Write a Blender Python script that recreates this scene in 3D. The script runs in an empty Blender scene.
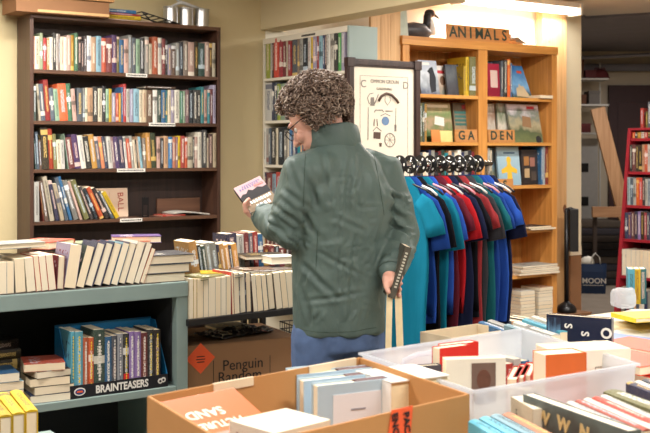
import bpy, bmesh, math, random
from mathutils import Vector, Matrix, noise
random.seed(7)
F = 1080.0; HX = 325.0; HY = 150.0; EYE = 1.45
C = bpy.context.scene.collection
PI = math.pi

# ------------------------------------------------------------------ colour and materials
def lin(c):
    return tuple(((v/255.0)/12.92 if v/255.0 <= 0.04045 else ((v/255.0+0.055)/1.055)**2.4) for v in c)
def rgba(c): return (*lin(c), 1.0)
MATS = {}
def newmat(name):
    m = bpy.data.materials.new(name); m.use_nodes = True
    nt = m.node_tree; b = nt.nodes['Principled BSDF']
    return m, nt, b
def N(nt, typ, **kw):
    n = nt.nodes.new(typ)
    for k, v in kw.items():
        if k.startswith('i_'): n.inputs[int(k[2:])].default_value = v
        else: setattr(n, k, v)
    return n
def mt(nt, op, a, b=None, c=None):
    n = nt.nodes.new('ShaderNodeMath'); n.operation = op
    for i, v in enumerate((a, b, c)):
        if v is None: continue
        if isinstance(v, (int, float)): n.inputs[i].default_value = v
        else: nt.links.new(v, n.inputs[i])
    return n.outputs[0]
def mixc(nt, fac, a, b):
    n = nt.nodes.new('ShaderNodeMix'); n.data_type = 'RGBA'
    for i, v in ((0, fac), (6, a), (7, b)):
        if isinstance(v, (int, float)): n.inputs[i].default_value = v
        elif isinstance(v, tuple): n.inputs[i].default_value = v
        else: nt.links.new(v, n.inputs[i])
    return n.outputs[2]
def plain(name, col, rough=0.6, var=0.12, scale=18, bump=0.0, metal=0.0, spec=0.4, bscale=None):
    if name in MATS: return MATS[name]
    m, nt, b = newmat(name)
    tc = N(nt, 'ShaderNodeTexCoord')
    nz = N(nt, 'ShaderNodeTexNoise'); nz.inputs['Scale'].default_value = scale; nz.inputs['Detail'].default_value = 5
    nt.links.new(tc.outputs['Object'], nz.inputs['Vector'])
    c = rgba(col); d = tuple(v*(1-var*1.6) for v in c[:3])+(1,); e = tuple(min(1, v*(1+var)) for v in c[:3])+(1,)
    nt.links.new(mixc(nt, nz.outputs['Fac'], d, e), b.inputs['Base Color'])
    b.inputs['Roughness'].default_value = rough; b.inputs['Metallic'].default_value = metal
    b.inputs['Specular IOR Level'].default_value = spec
    if bump:
        bp = N(nt, 'ShaderNodeBump'); bp.inputs['Strength'].default_value = bump; bp.inputs['Distance'].default_value = 0.004
        n2 = N(nt, 'ShaderNodeTexNoise'); n2.inputs['Scale'].default_value = bscale or scale*6
        nt.links.new(tc.outputs['Object'], n2.inputs['Vector']); nt.links.new(n2.outputs['Fac'], bp.inputs['Height'])
        nt.links.new(bp.outputs[0], b.inputs['Normal'])
    MATS[name] = m
    return m
def wood(name, c1, c2, rough=0.45, axis='Z', knots=False, sc=1.0):
    if name in MATS: return MATS[name]
    m, nt, b = newmat(name)
    tc = N(nt, 'ShaderNodeTexCoord'); mp = N(nt, 'ShaderNodeMapping')
    s = {'X': (1.2, 22, 22), 'Y': (22, 1.2, 22), 'Z': (22, 22, 1.2)}[axis]
    mp.inputs['Scale'].default_value = tuple(v*sc for v in s)
    nt.links.new(tc.outputs['Object'], mp.inputs['Vector'])
    nz = N(nt, 'ShaderNodeTexNoise'); nz.inputs['Scale'].default_value = 1.6; nz.inputs['Detail'].default_value = 6
    nz.inputs['Distortion'].default_value = 0.8
    nt.links.new(mp.outputs[0], nz.inputs['Vector'])
    rp = N(nt, 'ShaderNodeValToRGB'); rp.color_ramp.elements[0].position = 0.3; rp.color_ramp.elements[1].position = 0.7
    rp.color_ramp.elements[0].color = rgba(c1); rp.color_ramp.elements[1].color = rgba(c2)
    nt.links.new(nz.outputs['Fac'], rp.inputs[0])
    col = rp.outputs[0]
    if knots:
        vo = N(nt, 'ShaderNodeTexVoronoi'); vo.inputs['Scale'].default_value = 2.6
        mp2 = N(nt, 'ShaderNodeMapping'); mp2.inputs['Scale'].default_value = (1.6, 1.6, 0.9)
        nt.links.new(tc.outputs['Object'], mp2.inputs['Vector']); nt.links.new(mp2.outputs[0], vo.inputs['Vector'])
        k = mt(nt, 'LESS_THAN', vo.outputs['Distance'], 0.085)
        col = mixc(nt, k, col, rgba((120, 72, 38)))
    nt.links.new(col, b.inputs['Base Color'])
    b.inputs['Roughness'].default_value = rough
    bp = N(nt, 'ShaderNodeBump'); bp.inputs['Strength'].default_value = 0.15; bp.inputs['Distance'].default_value = 0.002
    nt.links.new(nz.outputs['Fac'], bp.inputs['Height']); nt.links.new(bp.outputs[0], b.inputs['Normal'])
    MATS[name] = m
    return m
def emit(name, col, s):
    m, nt, b = newmat(name)
    b.inputs['Base Color'].default_value = rgba(col); b.inputs['Emission Color'].default_value = rgba(col)
    b.inputs['Emission Strength'].default_value = s
    return m

def cover_material():
    # book covers: the object's own colour, printed lettering on spine and covers from the UV map
    m, nt, b = newmat('printed_cover')
    oi = N(nt, 'ShaderNodeObjectInfo'); uv = N(nt, 'ShaderNodeUVMap'); sp = N(nt, 'ShaderNodeSeparateXYZ')
    nt.links.new(uv.outputs[0], sp.inputs[0])
    u, v = sp.outputs[0], sp.outputs[1]; rnd = oi.outputs['Random']; base = oi.outputs['Color']
    bw = N(nt, 'ShaderNodeRGBToBW'); nt.links.new(base, bw.inputs[0])
    lt = mt(nt, 'GREATER_THAN', bw.outputs[0], 0.3)
    r1 = N(nt, 'ShaderNodeValToRGB'); r1.color_ramp.interpolation = 'CONSTANT'
    def ramp(r, cols):
        e = r.color_ramp.elements
        while len(e) > 1: e.remove(e[-1])
        e[0].position = 0; e[0].color = rgba(cols[0])
        for i, c in enumerate(cols[1:]): x = e.new((i+1)/len(cols)); x.color = rgba(c)
    ramp(r1, [(235, 230, 215), (225, 190, 110), (240, 240, 240), (200, 215, 225), (235, 205, 190), (250, 245, 230)])
    r2 = N(nt, 'ShaderNodeValToRGB'); r2.color_ramp.interpolation = 'CONSTANT'
    ramp(r2, [(40, 38, 42), (120, 40, 36), (36, 52, 90), (60, 56, 50), (30, 70, 62), (30, 30, 30)])
    rr = mt(nt, 'FRACT', mt(nt, 'MULTIPLY', rnd, 7.31))
    nt.links.new(rr, r1.inputs[0]); nt.links.new(rr, r2.inputs[0])
    acc = mixc(nt, lt, r1.outputs[0], r2.outputs[0])
    cx = N(nt, 'ShaderNodeCombineXYZ')
    nt.links.new(mt(nt, 'MULTIPLY', u, 5.0), cx.inputs[0])
    nt.links.new(mt(nt, 'MULTIPLY_ADD', v, 75.0, mt(nt, 'MULTIPLY', rnd, 91.0)), cx.inputs[1])
    nz = N(nt, 'ShaderNodeTexNoise'); nz.inputs['Scale'].default_value = 1.0; nz.inputs['Detail'].default_value = 2
    nt.links.new(cx.outputs[0], nz.inputs['Vector'])
    txt = mt(nt, 'GREATER_THAN', nz.outputs['Fac'], 0.5)
    inu = mt(nt, 'LESS_THAN', mt(nt, 'ABSOLUTE', mt(nt, 'SUBTRACT', u, 0.5)), 0.2)
    r3 = mt(nt, 'FRACT', mt(nt, 'MULTIPLY', rnd, 17.7))
    lo = mt(nt, 'GREATER_THAN', v, mt(nt, 'MULTIPLY_ADD', r3, 0.2, 0.12))
    hi = mt(nt, 'LESS_THAN', v, mt(nt, 'MULTIPLY_ADD', r3, -0.2, 0.95))
    mask = mt(nt, 'MULTIPLY', mt(nt, 'MULTIPLY', txt, inu), mt(nt, 'MULTIPLY', lo, hi))
    # coloured band at foot or head of some spines
    r4 = mt(nt, 'FRACT', mt(nt, 'MULTIPLY', rnd, 29.3))
    band = mt(nt, 'MULTIPLY', mt(nt, 'LESS_THAN', mt(nt, 'ABSOLUTE', mt(nt, 'SUBTRACT', v, r4)), 0.06), mt(nt, 'GREATER_THAN', r3, 0.62))
    onsp = mt(nt, 'LESS_THAN', u, 1.0)
    # small mottled print on spine
    n3 = N(nt, 'ShaderNodeTexNoise'); n3.inputs['Scale'].default_value = 4.0; n3.inputs['Detail'].default_value = 3
    nt.links.new(cx.outputs[0], n3.inputs['Vector'])
    b2 = mixc(nt, mt(nt, 'MULTIPLY', mt(nt, 'GREATER_THAN', n3.outputs['Fac'], 0.56), 0.2), base, acc)
    c1 = mixc(nt, mt(nt, 'MULTIPLY', mt(nt, 'MAXIMUM', mask, mt(nt, 'MULTIPLY', band, 0.8)), mt(nt, 'MULTIPLY', onsp, 0.85)), b2, acc)
    # cover faces (u from 2 to 3): title block and picture patches
    cz = N(nt, 'ShaderNodeCombineXYZ'); nt.links.new(mt(nt, 'MULTIPLY', u, 14.0), cz.inputs[0]); nt.links.new(mt(nt, 'MULTIPLY', v, 9.0), cz.inputs[1])
    nt.links.new(mt(nt, 'MULTIPLY', rnd, 50.0), cz.inputs[2])
    n4 = N(nt, 'ShaderNodeTexNoise'); n4.inputs['Scale'].default_value = 1.0; nt.links.new(cz.outputs[0], n4.inputs['Vector'])
    onc = mt(nt, 'MULTIPLY', mt(nt, 'GREATER_THAN', u, 2.1), mt(nt, 'LESS_THAN', u, 2.9))
    tb = mt(nt, 'MULTIPLY', mt(nt, 'GREATER_THAN', n4.outputs['Fac'], 0.56), mt(nt, 'LESS_THAN', mt(nt, 'ABSOLUTE', mt(nt, 'SUBTRACT', v, 0.7)), 0.14))
    c2 = mixc(nt, mt(nt, 'MULTIPLY', mt(nt, 'MULTIPLY', tb, onc), 0.8), c1, acc)
    nt.links.new(c2, b.inputs['Base Color'])
    b.inputs['Roughness'].default_value = 0.5; b.inputs['Specular IOR Level'].default_value = 0.28
    return m
COVER = cover_material()
def page_material():
    m, nt, b = newmat('page_edges')
    tc = N(nt, 'ShaderNodeTexCoord'); mp = N(nt, 'ShaderNodeMapping'); mp.inputs['Scale'].default_value = (700, 6, 6)
    nt.links.new(tc.outputs['Object'], mp.inputs['Vector'])
    nz = N(nt, 'ShaderNodeTexNoise'); nz.inputs['Scale'].default_value = 1; nt.links.new(mp.outputs[0], nz.inputs['Vector'])
    oi = N(nt, 'ShaderNodeObjectInfo')
    tint = mixc(nt, oi.outputs['Random'], rgba((238, 229, 208)), rgba((240, 222, 190)))
    dark = mixc(nt, 0.2, tint, rgba((150, 128, 96)))
    nt.links.new(mixc(nt, nz.outputs['Fac'], dark, tint), b.inputs['Base Color'])
    b.inputs['Roughness'].default_value = 0.85; b.inputs['Specular IOR Level'].default_value = 0.1
    return m
PAGES = page_material()
def picture(name, stops, sc=(3, 3, 3), band=None, rough=0.35, seed=0):
    """printed picture: noise blotches through a ramp of the picture's colours; band=(colour, v0, v1) in object z"""
    if name in MATS: return MATS[name]
    m, nt, b = newmat(name)
    tc = N(nt, 'ShaderNodeTexCoord'); mp = N(nt, 'ShaderNodeMapping'); mp.inputs['Scale'].default_value = sc
    mp.inputs['Location'].default_value = (seed*3.7, seed*1.9, seed*5.1)
    nt.links.new(tc.outputs['Generated'], mp.inputs['Vector'])
    nz = N(nt, 'ShaderNodeTexNoise'); nz.inputs['Scale'].default_value = 1.0; nz.inputs['Detail'].default_value = 4
    nt.links.new(mp.outputs[0], nz.inputs['Vector'])
    sp = N(nt, 'ShaderNodeSeparateXYZ'); nt.links.new(tc.outputs['Generated'], sp.inputs[0])
    rp = N(nt, 'ShaderNodeValToRGB'); e = rp.color_ramp.elements
    while len(e) > 1: e.remove(e[-1])
    e[0].position = 0.0; e[0].color = rgba(stops[0][1])
    for p, c in stops[1:]: x = e.new(p); x.color = rgba(c)
    f = mt(nt, 'ADD', mt(nt, 'MULTIPLY', mt(nt, 'SUBTRACT', nz.outputs['Fac'], 0.5), 0.7), sp.outputs[2])
    nt.links.new(f, rp.inputs[0]); nt.links.new(rp.outputs[0], b.inputs['Base Color'])
    b.inputs['Roughness'].default_value = rough
    MATS[name] = m
    return m

# ------------------------------------------------------------------ mesh helpers
def bx(bm, x0, x1, y0, y1, z0, z1, bevel=0.0, M=None, mi=0):
    vs = [bm.verts.new(p) for p in ((x0,y0,z0),(x1,y0,z0),(x1,y1,z0),(x0,y1,z0),(x0,y0,z1),(x1,y0,z1),(x1,y1,z1),(x0,y1,z1))]
    fs = [bm.faces.new([vs[i] for i in q]) for q in ((0,3,2,1),(4,5,6,7),(0,1,5,4),(1,2,6,5),(2,3,7,6),(3,0,4,7))]
    for f in fs: f.material_index = mi
    if bevel:
        es = list({e for f in fs for e in f.edges})
        r = bmesh.ops.bevel(bm, geom=es, offset=bevel, segments=2, affect='EDGES', profile=0.7)
        vs = list({v for f in r['faces'] for v in f.verts} | {v for v in vs if v.is_valid})
    if M is not None:
        for v in vs: v.co = M @ v.co
    return vs
def tube(bm, pts, rad, seg=10, caps=True, mi=0, flat=None):
    pts = [Vector(p) for p in pts]; n = len(pts)
    if isinstance(rad, (int, float)): rad = [rad]*n
    rings = []; prev = None
    for i, p in enumerate(pts):
        d = (pts[min(i+1, n-1)] - pts[max(i-1, 0)])
        if d.length < 1e-9: d = Vector((0, 0, 1))
        d.normalize()
        if prev is None:
            a = Vector((0, 0, 1)) if abs(d.z) < 0.9 else Vector((1, 0, 0))
            x = d.cross(a).normalized()
        else:
            x = (prev - d*prev.dot(d))
            x = x.normalized() if x.length > 1e-6 else d.orthogonal().normalized()
        prev = x; y = d.cross(x)
        r = rad[i]; rx, ry = (r if isinstance(r, tuple) else (r, r))
        rings.append([bm.verts.new(p + x*rx*math.cos(2*PI*k/seg) + y*ry*math.sin(2*PI*k/seg)) for k in range(seg)])
    for a, b in zip(rings, rings[1:]):
        for k in range(seg):
            f = bm.faces.new((a[k], a[(k+1) % seg], b[(k+1) % seg], b[k])); f.material_index = mi; f.smooth = True
    if caps:
        f = bm.faces.new(rings[0][::-1]); f.material_index = mi
        f = bm.faces.new(rings[-1]); f.material_index = mi
    return rings
def lathe(bm, prof, seg=24, c=(0, 0, 0), mi=0):
    rings = []
    for r, z in prof:
        rings.append([bm.verts.new((c[0]+max(r, 1e-4)*math.cos(2*PI*k/seg), c[1]+max(r, 1e-4)*math.sin(2*PI*k/seg), c[2]+z)) for k in range(seg)])
    for a, b in zip(rings, rings[1:]):
        for k in range(seg):
            f = bm.faces.new((a[k], a[(k+1) % seg], b[(k+1) % seg], b[k])); f.smooth = True; f.material_index = mi
    bm.faces.new(rings[0][::-1]).material_index = mi; bm.faces.new(rings[-1]).material_index = mi
def ell(bm, c, r, M=None, seg=20, mi=0):
    ret = bmesh.ops.create_uvsphere(bm, u_segments=seg, v_segments=seg//2+2, radius=1.0)
    R = M or Matrix.Identity(4)
    for v in ret['verts']:
        v.co = R @ Vector((v.co.x*r[0]+c[0], v.co.y*r[1]+c[1], v.co.z*r[2]+c[2]))
        for f in v.link_faces: f.material_index = mi; f.smooth = True
def prism(bm, outline, y0, y1, mi=0, M=None):
    """outline in (x, z), extruded along y"""
    a = [bm.verts.new((x, y0, z)) for x, z in outline]; b = [bm.verts.new((x, y1, z)) for x, z in outline]
    fs = [bm.faces.new(a), bm.faces.new(b[::-1])]
    n = len(a)
    for i in range(n): fs.append(bm.faces.new((a[i], b[i], b[(i+1) % n], a[(i+1) % n])))
    for f in fs: f.material_index = mi
    if M is not None:
        for v in a+b: v.co = M @ v.co
def obj(name, bm, mat, parent=None, M=None, smooth=False):
    if isinstance(bm, bmesh.types.BMesh):
        bmesh.ops.recalc_face_normals(bm, faces=bm.faces[:])
        me = bpy.data.meshes.new(name); bm.to_mesh(me); bm.free()
    else: me = bm
    o = bpy.data.objects.new(name, me); C.objects.link(o)
    for m in (mat if isinstance(mat, (list, tuple)) else [mat]): me.materials.append(m)
    if smooth:
        for p in me.polygons: p.use_smooth = True
    if parent is not None: o.parent = parent
    if M is not None: o.matrix_local = M
    return o
def tag(o, label, cat, group=None, kind=None):
    if label: o['label'] = label
    if cat: o['category'] = cat
    if group: o['group'] = group
    if kind: o['kind'] = kind
    return o
def empty(name, M, label=None, cat=None, group=None):
    o = bpy.data.objects.new(name, None); C.objects.link(o); o.matrix_local = M
    o.empty_display_size = 0.05
    return tag(o, label, cat, group)
def B(): return bmesh.new()
def text(s, size, mat, parent, M, name='lettering', ext=0.0008, align='CENTER', sx=1.0, bold=0.0):
    cu = bpy.data.curves.new('t', 'FONT'); cu.body = s; cu.size = size; cu.extrude = ext; cu.align_x = align; cu.align_y = 'CENTER'
    cu.resolution_u = 3; cu.offset = bold
    t = bpy.data.objects.new('t', cu); C.objects.link(t)
    dg = bpy.context.evaluated_depsgraph_get()
    me = bpy.data.meshes.new_from_object(t.evaluated_get(dg))
    bpy.data.objects.remove(t); bpy.data.curves.remove(cu)
    me.transform(Matrix.Diagonal((sx, 1, 1, 1)))
    me.materials.clear()
    return obj(name, me, mat, parent, M)
def T(x, y, z): return Matrix.Translation((x, y, z))
def RZ(a): return Matrix.Rotation(a, 4, 'Z')
def RX(a): return Matrix.Rotation(a, 4, 'X')
def RY(a): return Matrix.Rotation(a, 4, 'Y')
STAND = RX(PI/2)      # text lying in xy stands up facing -y

def W(px, py, Z): return Vector(((px-HX)/F*Z, Z, EYE-(py-HY)/F*Z))
def G(px, py, z):
    Z = (EYE-z)*F/(py-HY); return Vector(((px-HX)/F*Z, Z, z))
class Fr:
    """a piece of furniture's own axes: x along its front, y into it"""
    def __init__(s, x, y, ang): s.x, s.y, s.a = x, y, ang; s.c, s.s = math.cos(ang), math.sin(ang)
    def M(s, x=0, y=0, z=0): return T(s.x, s.y, 0) @ RZ(s.a) @ T(x, y, z)
    def t(s, px, y=0):
        r = (px-HX)/F
        ox, oy = s.x - y*s.s, s.y + y*s.c
        return (r*oy-ox)/(s.c-r*s.s)
    def Z(s, t, y=0): return s.y + t*s.s + y*s.c
    def z(s, py, t, y=0): return EYE-(py-HY)/F*s.Z(t, y)
    def sub(s, t, y=0, da=0): return Fr(s.x+t*s.c-y*s.s, s.y+t*s.s+y*s.c, s.a+da)
ANG = math.atan2(.5655, .8246)
D1 = Vector((.8246, .5655, 0)); D2 = Vector((-.5655, .8246, 0))

# ------------------------------------------------------------------ books
COL = dict(orange=(205,95,50), cream=(226,214,188), sage=(150,160,125), red=(178,48,40), amber=(206,150,70), black=(20,19,22), white=(228,225,216),
 tan=(205,165,130), gold=(190,140,50), green=(60,120,80), charcoal=(46,46,52), light_blue=(150,190,205), brick=(196,82,54), maroon=(116,38,44),
 purple=(78,50,110), olive=(120,116,60), blue=(30,110,165), pink=(214,176,162), grey=(140,138,130), slate=(78,90,104), pale_green=(160,190,160),
 light_grey=(188,186,176), brown=(104,74,54), taupe=(140,124,112), dark_green=(40,66,56), navy=(38,48,84), teal=(40,130,140), lavender=(180,172,196),
 yellow=(222,186,50), salmon=(206,130,98), mauve=(140,104,112), beige=(206,188,158), lime=(176,190,70), crimson=(170,36,58), ivory=(236,230,214),
 dark_brown=(66,46,44), bright_yellow=(246,206,50), sky_blue=(110,195,220), violet=(140,110,175), scarlet=(214,60,40), bright_green=(70,170,80), silver=(170,172,176),
 bright_orange=(232,98,40), pale_blue=(190,208,216))
def book_bm(t, h, d, pages=False, hard=True, only=None):
    bm = B(); uvl = bm.loops.layers.uv.new('UVMap')
    c = min(0.0028 if hard else 0.0012, t*0.2); ins = 0.003 if hard else 0.0004
    def cov(x0, x1, y0, y1, z0, z1):
        return bx(bm, x0, x1, y0, y1, z0, z1)
    if only != 'pages':
        if pages: yb0, yb1, sp0, sp1 = 0.0, d, d-c, d
        else: yb0, yb1, sp0, sp1 = 0.0, d, 0.0, c
        cov(0, c, yb0, yb1, 0, h); cov(t-c, t, yb0, yb1, 0, h)
        # spine, slightly rounded
        r = min(t*0.16, 0.004)*(1 if pages else -1)
        ye = d if pages else 0.0
        yi = ye - c if pages else ye + c
        n = 4; pts = []
        for i in range(n+1):
            a = i/n; pts.append((a*t, ye + r*math.sin(PI*a)))
        lo = [bm.verts.new((x, y, 0)) for x, y in pts] + [bm.verts.new((t, yi, 0)), bm.verts.new((0, yi, 0))]
        hi = [bm.verts.new((x, y, h)) for x, y in pts] + [bm.verts.new((t, yi, h)), bm.verts.new((0, yi, h))]
        bm.faces.new(lo); bm.faces.new(hi)
        for i in range(len(lo)): bm.faces.new((lo[i], lo[(i+1) % len(lo)], hi[(i+1) % len(lo)], hi[i]))
    nf = len(bm.faces)
    if only != 'cover':
        y0, y1 = (ins, d-c) if pages else (c, d-ins)
        vs = bx(bm, c, t-c, y0, y1, ins, h-ins, mi=(0 if only == 'pages' else 1))
    bmesh.ops.recalc_face_normals(bm, faces=bm.faces[:])
    bm.faces.ensure_lookup_table()
    for f in bm.faces:
        nrm = f.normal
        for l in f.loops:
            p = l.vert.co
            if abs(nrm.y) > 0.6: l[uvl].uv = (p.x/t, p.z/h)
            elif abs(nrm.x) > 0.6: l[uvl].uv = (2+p.y/d, p.z/h)
            else: l[uvl].uv = (5, 5)
    return bm
def jit(c, a=0.10):
    k = random.uniform(0.5, 0.92); return tuple(min(1, max(0, v*k)) for v in lin(COL[c]))+(1,)
ALLBOOKS = []
def book(M, t, h, d, col, label, group, pages=False, hard=True, parts=False, cat=None, name='book', colour=None):
    if name == 'book' and cat is None: name = 'hardback' if hard else 'paperback'; cat = 'hardback book' if hard else 'paperback'
    c = colour or jit(col)
    if parts:
        r = empty(name, M, label, cat, group)
        o = obj('cover', book_bm(t, h, d, pages, hard, 'cover'), COVER, r); o.color = c
        p = obj('page_block', book_bm(t, h, d, pages, hard, 'pages'), PAGES, r)
        ALLBOOKS.append(r); return r
    o = obj(name, book_bm(t, h, d, pages, hard), [COVER, PAGES], None, M); o.color = c
    tag(o, label, cat, group); ALLBOOKS.append(o)
    return o
ORD = ['first','second','third','fourth','fifth','sixth','seventh','eighth','ninth','tenth','eleventh','twelfth','thirteenth','fourteenth','fifteenth','sixteenth','seventeenth','eighteenth','nineteenth']
TENS = {2:'twent',3:'thirt',4:'fort',5:'fift',6:'sixt'}
def ordn(i):
    if i <= 19: return ORD[i-1]
    a, b = divmod(i, 10)
    return TENS[a]+'ieth' if b == 0 else TENS[a]+'y-'+ORD[b-1]
def nm(c): return c.replace('_', '-')
STUFF = bmesh.new(); SPAL = ['slate', 'navy', 'maroon', 'tan', 'white', 'charcoal', 'teal', 'cream', 'grey', 'dark_green']
def stuff_book(M, t, h, d, k):
    bm = book_bm(t, h, d, False, False)
    me = bpy.data.meshes.new('t'); bm.to_mesh(me); bm.free(); me.transform(M)
    n0 = len(STUFF.faces); STUFF.from_mesh(me); STUFF.faces.ensure_lookup_table()
    for f in STUFF.faces[n0:]: f.material_index = 10 if f.material_index == 1 else k % 10
    bpy.data.meshes.remove(me)
def stuff_row(fr, x0, x1, zs, y, h, seed, tmin=0.016, tmax=0.034):
    r = random.Random(seed); x = x0; k = seed
    while x < x1-tmin:
        t = min(r.uniform(tmin, tmax), x1-x); stuff_book(fr.M(x, y, zs+0.0004), t-0.0008, h+r.uniform(-0.012, 0.012), 0.15, k*7+seed); x += t; k += 1
def row(fr, spec, zs, depth, place, group, x0=None, y0=0.0, lean=None, pages=False, parts=False, hard=0.62, prot=0.0, ends=('edge','edge'), first='left'):
    """spec: list of (px of right edge, px y of top, colour); base boundaries projected on the front plane"""
    t0 = fr.t(x0, y0); prevlean = 0.0
    n = len(spec); out = []
    for i, (xe, ty, col) in enumerate(spec):
        t1 = fr.t(xe, y0); pitch = t1-t0
        a = math.radians(lean(i, xe) if lean else random.uniform(-0.2, 0.2)*0)
        Zm = fr.Z((t0+t1)/2, y0)
        h = (EYE-(ty-HY)/F*Zm - zs)/math.cos(a) + random.uniform(-0.001, 0.001)
        gap = 0.0
        if a < 0 and abs(a) > abs(min(prevlean, 0)): gap = h*(math.tan(-a)-math.tan(-min(prevlean, 0)))
        if a > 0 and prevlean > a + 1e-6: pass
        th = max(0.004, (pitch-gap)*math.cos(a)-0.0007)
        d = min(depth, h*0.72) if depth > 0 else -depth
        yo = y0 + random.uniform(0, 0.006)
        if a > 0: base = fr.M(t0, yo, zs + th*math.sin(a)+0.0004) @ RY(a)
        else: base = fr.M(t0+gap, yo, zs+0.0004) @ RY(a)
        L = nm(spec[i-1][2]) if i else ends[0]; R = nm(spec[i+1][2]) if i < n-1 else ends[1]
        lab = f"{nm(col)} book between {L} and {R}, {ordn(i+1)} from left {place}"
        if len(lab.split()) > 16: lab = f"{nm(col)} book, {ordn(i+1)} from left {place}"
        out.append(book(base, th, h, d, col, lab, group, pages=pages, hard=random.random() < hard, parts=parts))
        t0 = t1; prevlean = a
    return out
def flat(fr, x, y, z, w, d, t, rot, col, label, group=None, parts=True, hard=True, pages_front=True, name='book', cat=None, colour=None):
    """a book lying down: w across (x), d deep (y), t thick; its page edge looks to the front when pages_front"""
    # local book axes: x=thick -> up, y=depth (fore edge at 0 when pages) , z=height -> -x
    A = Matrix(((0,0,-1,0),(0,1,0,0),(1,0,0,0),(0,0,0,1)))
    M = fr.M(x, y, z) @ RZ(rot) @ T(w/2, -d/2, 0) @ A
    return book(M, t, w, d, col, label, group, pages=pages_front, hard=hard, parts=parts, name=name, cat=cat, colour=colour)
# ------------------------------------------------------------------ camera
cam = bpy.data.cameras.new('camera'); co = bpy.data.objects.new('camera', cam); C.objects.link(co)
co.location = (0, 0, EYE); co.rotation_euler = (PI/2, 0, 0)
cam.sensor_width = 36; cam.lens = F/650*36; cam.shift_y = -(216.5-HY)/650
cam.clip_start = 0.05
cam.dof.use_dof = True; cam.dof.focus_distance = 4.3; cam.dof.aperture_fstop = 7.5
sc = bpy.context.scene; sc.camera = co
sc.view_settings.view_transform = 'Standard'; sc.view_settings.look = 'None'; sc.view_settings.gamma = 1
sc.view_settings.exposure = 0.0

R = Fr(0, 0, ANG)      # room axes: x = u along the back wall, y = v towards it
CEIL = 2.62; WV = 6.09
tan_wall = plain('wall_paint_tan', (205, 188, 146), 0.7, 0.05, 2.5, bump=0.12, bscale=60)
lit_wall = plain('wall_paint_lit', (240, 234, 216), 0.7, 0.03, 3)  # glow of the nearby tube put into the alcove wall as a whiter colour
cream_trim = plain('cream_trim_paint', (226, 214, 184), 0.6, 0.04, 6)
ceil_m = plain('ceiling_paint', (214, 204, 190), 0.8, 0.06, 3)
beam_m = plain('beam_paint', (214, 198, 160), 0.7, 0.04, 3)
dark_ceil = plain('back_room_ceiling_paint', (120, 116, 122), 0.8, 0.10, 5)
back_wall = plain('back_room_wall_paint', (190, 176, 156), 0.8, 0.08, 2)
def floor_mat():
    m, nt, b = newmat('floor_grey_vinyl')
    tc = N(nt, 'ShaderNodeTexCoord'); nz = N(nt, 'ShaderNodeTexNoise'); nz.inputs['Scale'].default_value = 5; nz.inputs['Detail'].default_value = 8
    n2 = N(nt, 'ShaderNodeTexNoise'); n2.inputs['Scale'].default_value = 260
    nt.links.new(tc.outputs['Object'], nz.inputs['Vector']); nt.links.new(tc.outputs['Object'], n2.inputs['Vector'])
    c = mixc(nt, nz.outputs['Fac'], rgba((120, 108, 96)), rgba((172, 160, 146)))
    c = mixc(nt, mt(nt, 'MULTIPLY', n2.outputs['Fac'], 0.5), c, rgba((96, 84, 74)))
    nt.links.new(c, b.inputs['Base Color']); b.inputs['Roughness'].default_value = 0.6
    return m
def struct(name, bm, m, M=None):
    o = obj(name, bm, m, None, M); o['kind'] = 'structure'; return o
bm = B(); bx(bm, -8, 8, -4, 16, -0.08, 0); struct('floor', bm, floor_mat())
def slab(pts, z0, z1):
    bm = B(); lo = [bm.verts.new((x, y, z0)) for x, y in pts]; hi = [bm.verts.new((x, y, z1)) for x, y in pts]
    bm.faces.new(lo[::-1]); bm.faces.new(hi)
    for i in range(len(lo)): bm.faces.new((lo[i], lo[(i+1) % len(lo)], hi[(i+1) % len(lo)], hi[i]))
    return bm
struct('ceiling', slab([(-8,-4),(6,-4),(6,7.4),(2.8,9.16),(2.28,9.43),(2.0,8.78),(-8,2.1)], CEIL, CEIL+0.08), ceil_m)
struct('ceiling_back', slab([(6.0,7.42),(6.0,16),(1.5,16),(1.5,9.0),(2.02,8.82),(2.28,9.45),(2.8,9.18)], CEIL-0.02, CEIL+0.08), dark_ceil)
bm = B(); bx(bm, -6, 3.70, WV, WV+0.1, 0, CEIL); struct('wall_back', bm, tan_wall, R.M())
bm = B(); bx(bm, 3.70, 6.66, WV, WV+0.1, 0, CEIL); struct('wall_alcove', bm, lit_wall, R.M())
bm = B(); bx(bm, 6.44, 6.675, WV-0.035, WV, 0, CEIL-0.002); struct('trim_1', bm, cream_trim, R.M())
bm = B(); bx(bm, 3.664, 3.84, -3, WV, 2.24, CEIL); struct('trim_beam', bm, beam_m, R.M())
bm = B(); bx(bm, -0.1, 0, -2, 8.3, 0, CEIL); struct('wall_left', bm, tan_wall, T(-5.0, 0, 0))
bm = B(); bx(bm, 0, 0.1, -3, 13, 0, CEIL); struct('wall_right', bm, tan_wall, T(5.9, 0, 0))
bm = B(); bx(bm, -8, 6, -3.1, -3, 0, CEIL); struct('wall_front', bm, tan_wall)
bm = B(); bx(bm, 1.9, 6, 12.6, 12.7, 0, CEIL-0.02); struct('wall_back_room', bm, back_wall)
bm = B(); bx(bm, 0, 3.7, 0, 0.08, 0, CEIL-0.02); struct('wall_back_room_left', bm, back_wall, T(1.94, 8.95, 0) @ RZ(math.atan2(3.65, 0.10)))
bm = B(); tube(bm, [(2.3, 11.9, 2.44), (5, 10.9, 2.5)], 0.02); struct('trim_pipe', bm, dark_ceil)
bm = B(); bx(bm, 2.7, 5.8, 12.4, 12.5, 2.36, 2.44); struct('trim_ledge', bm, dark_ceil)
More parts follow.
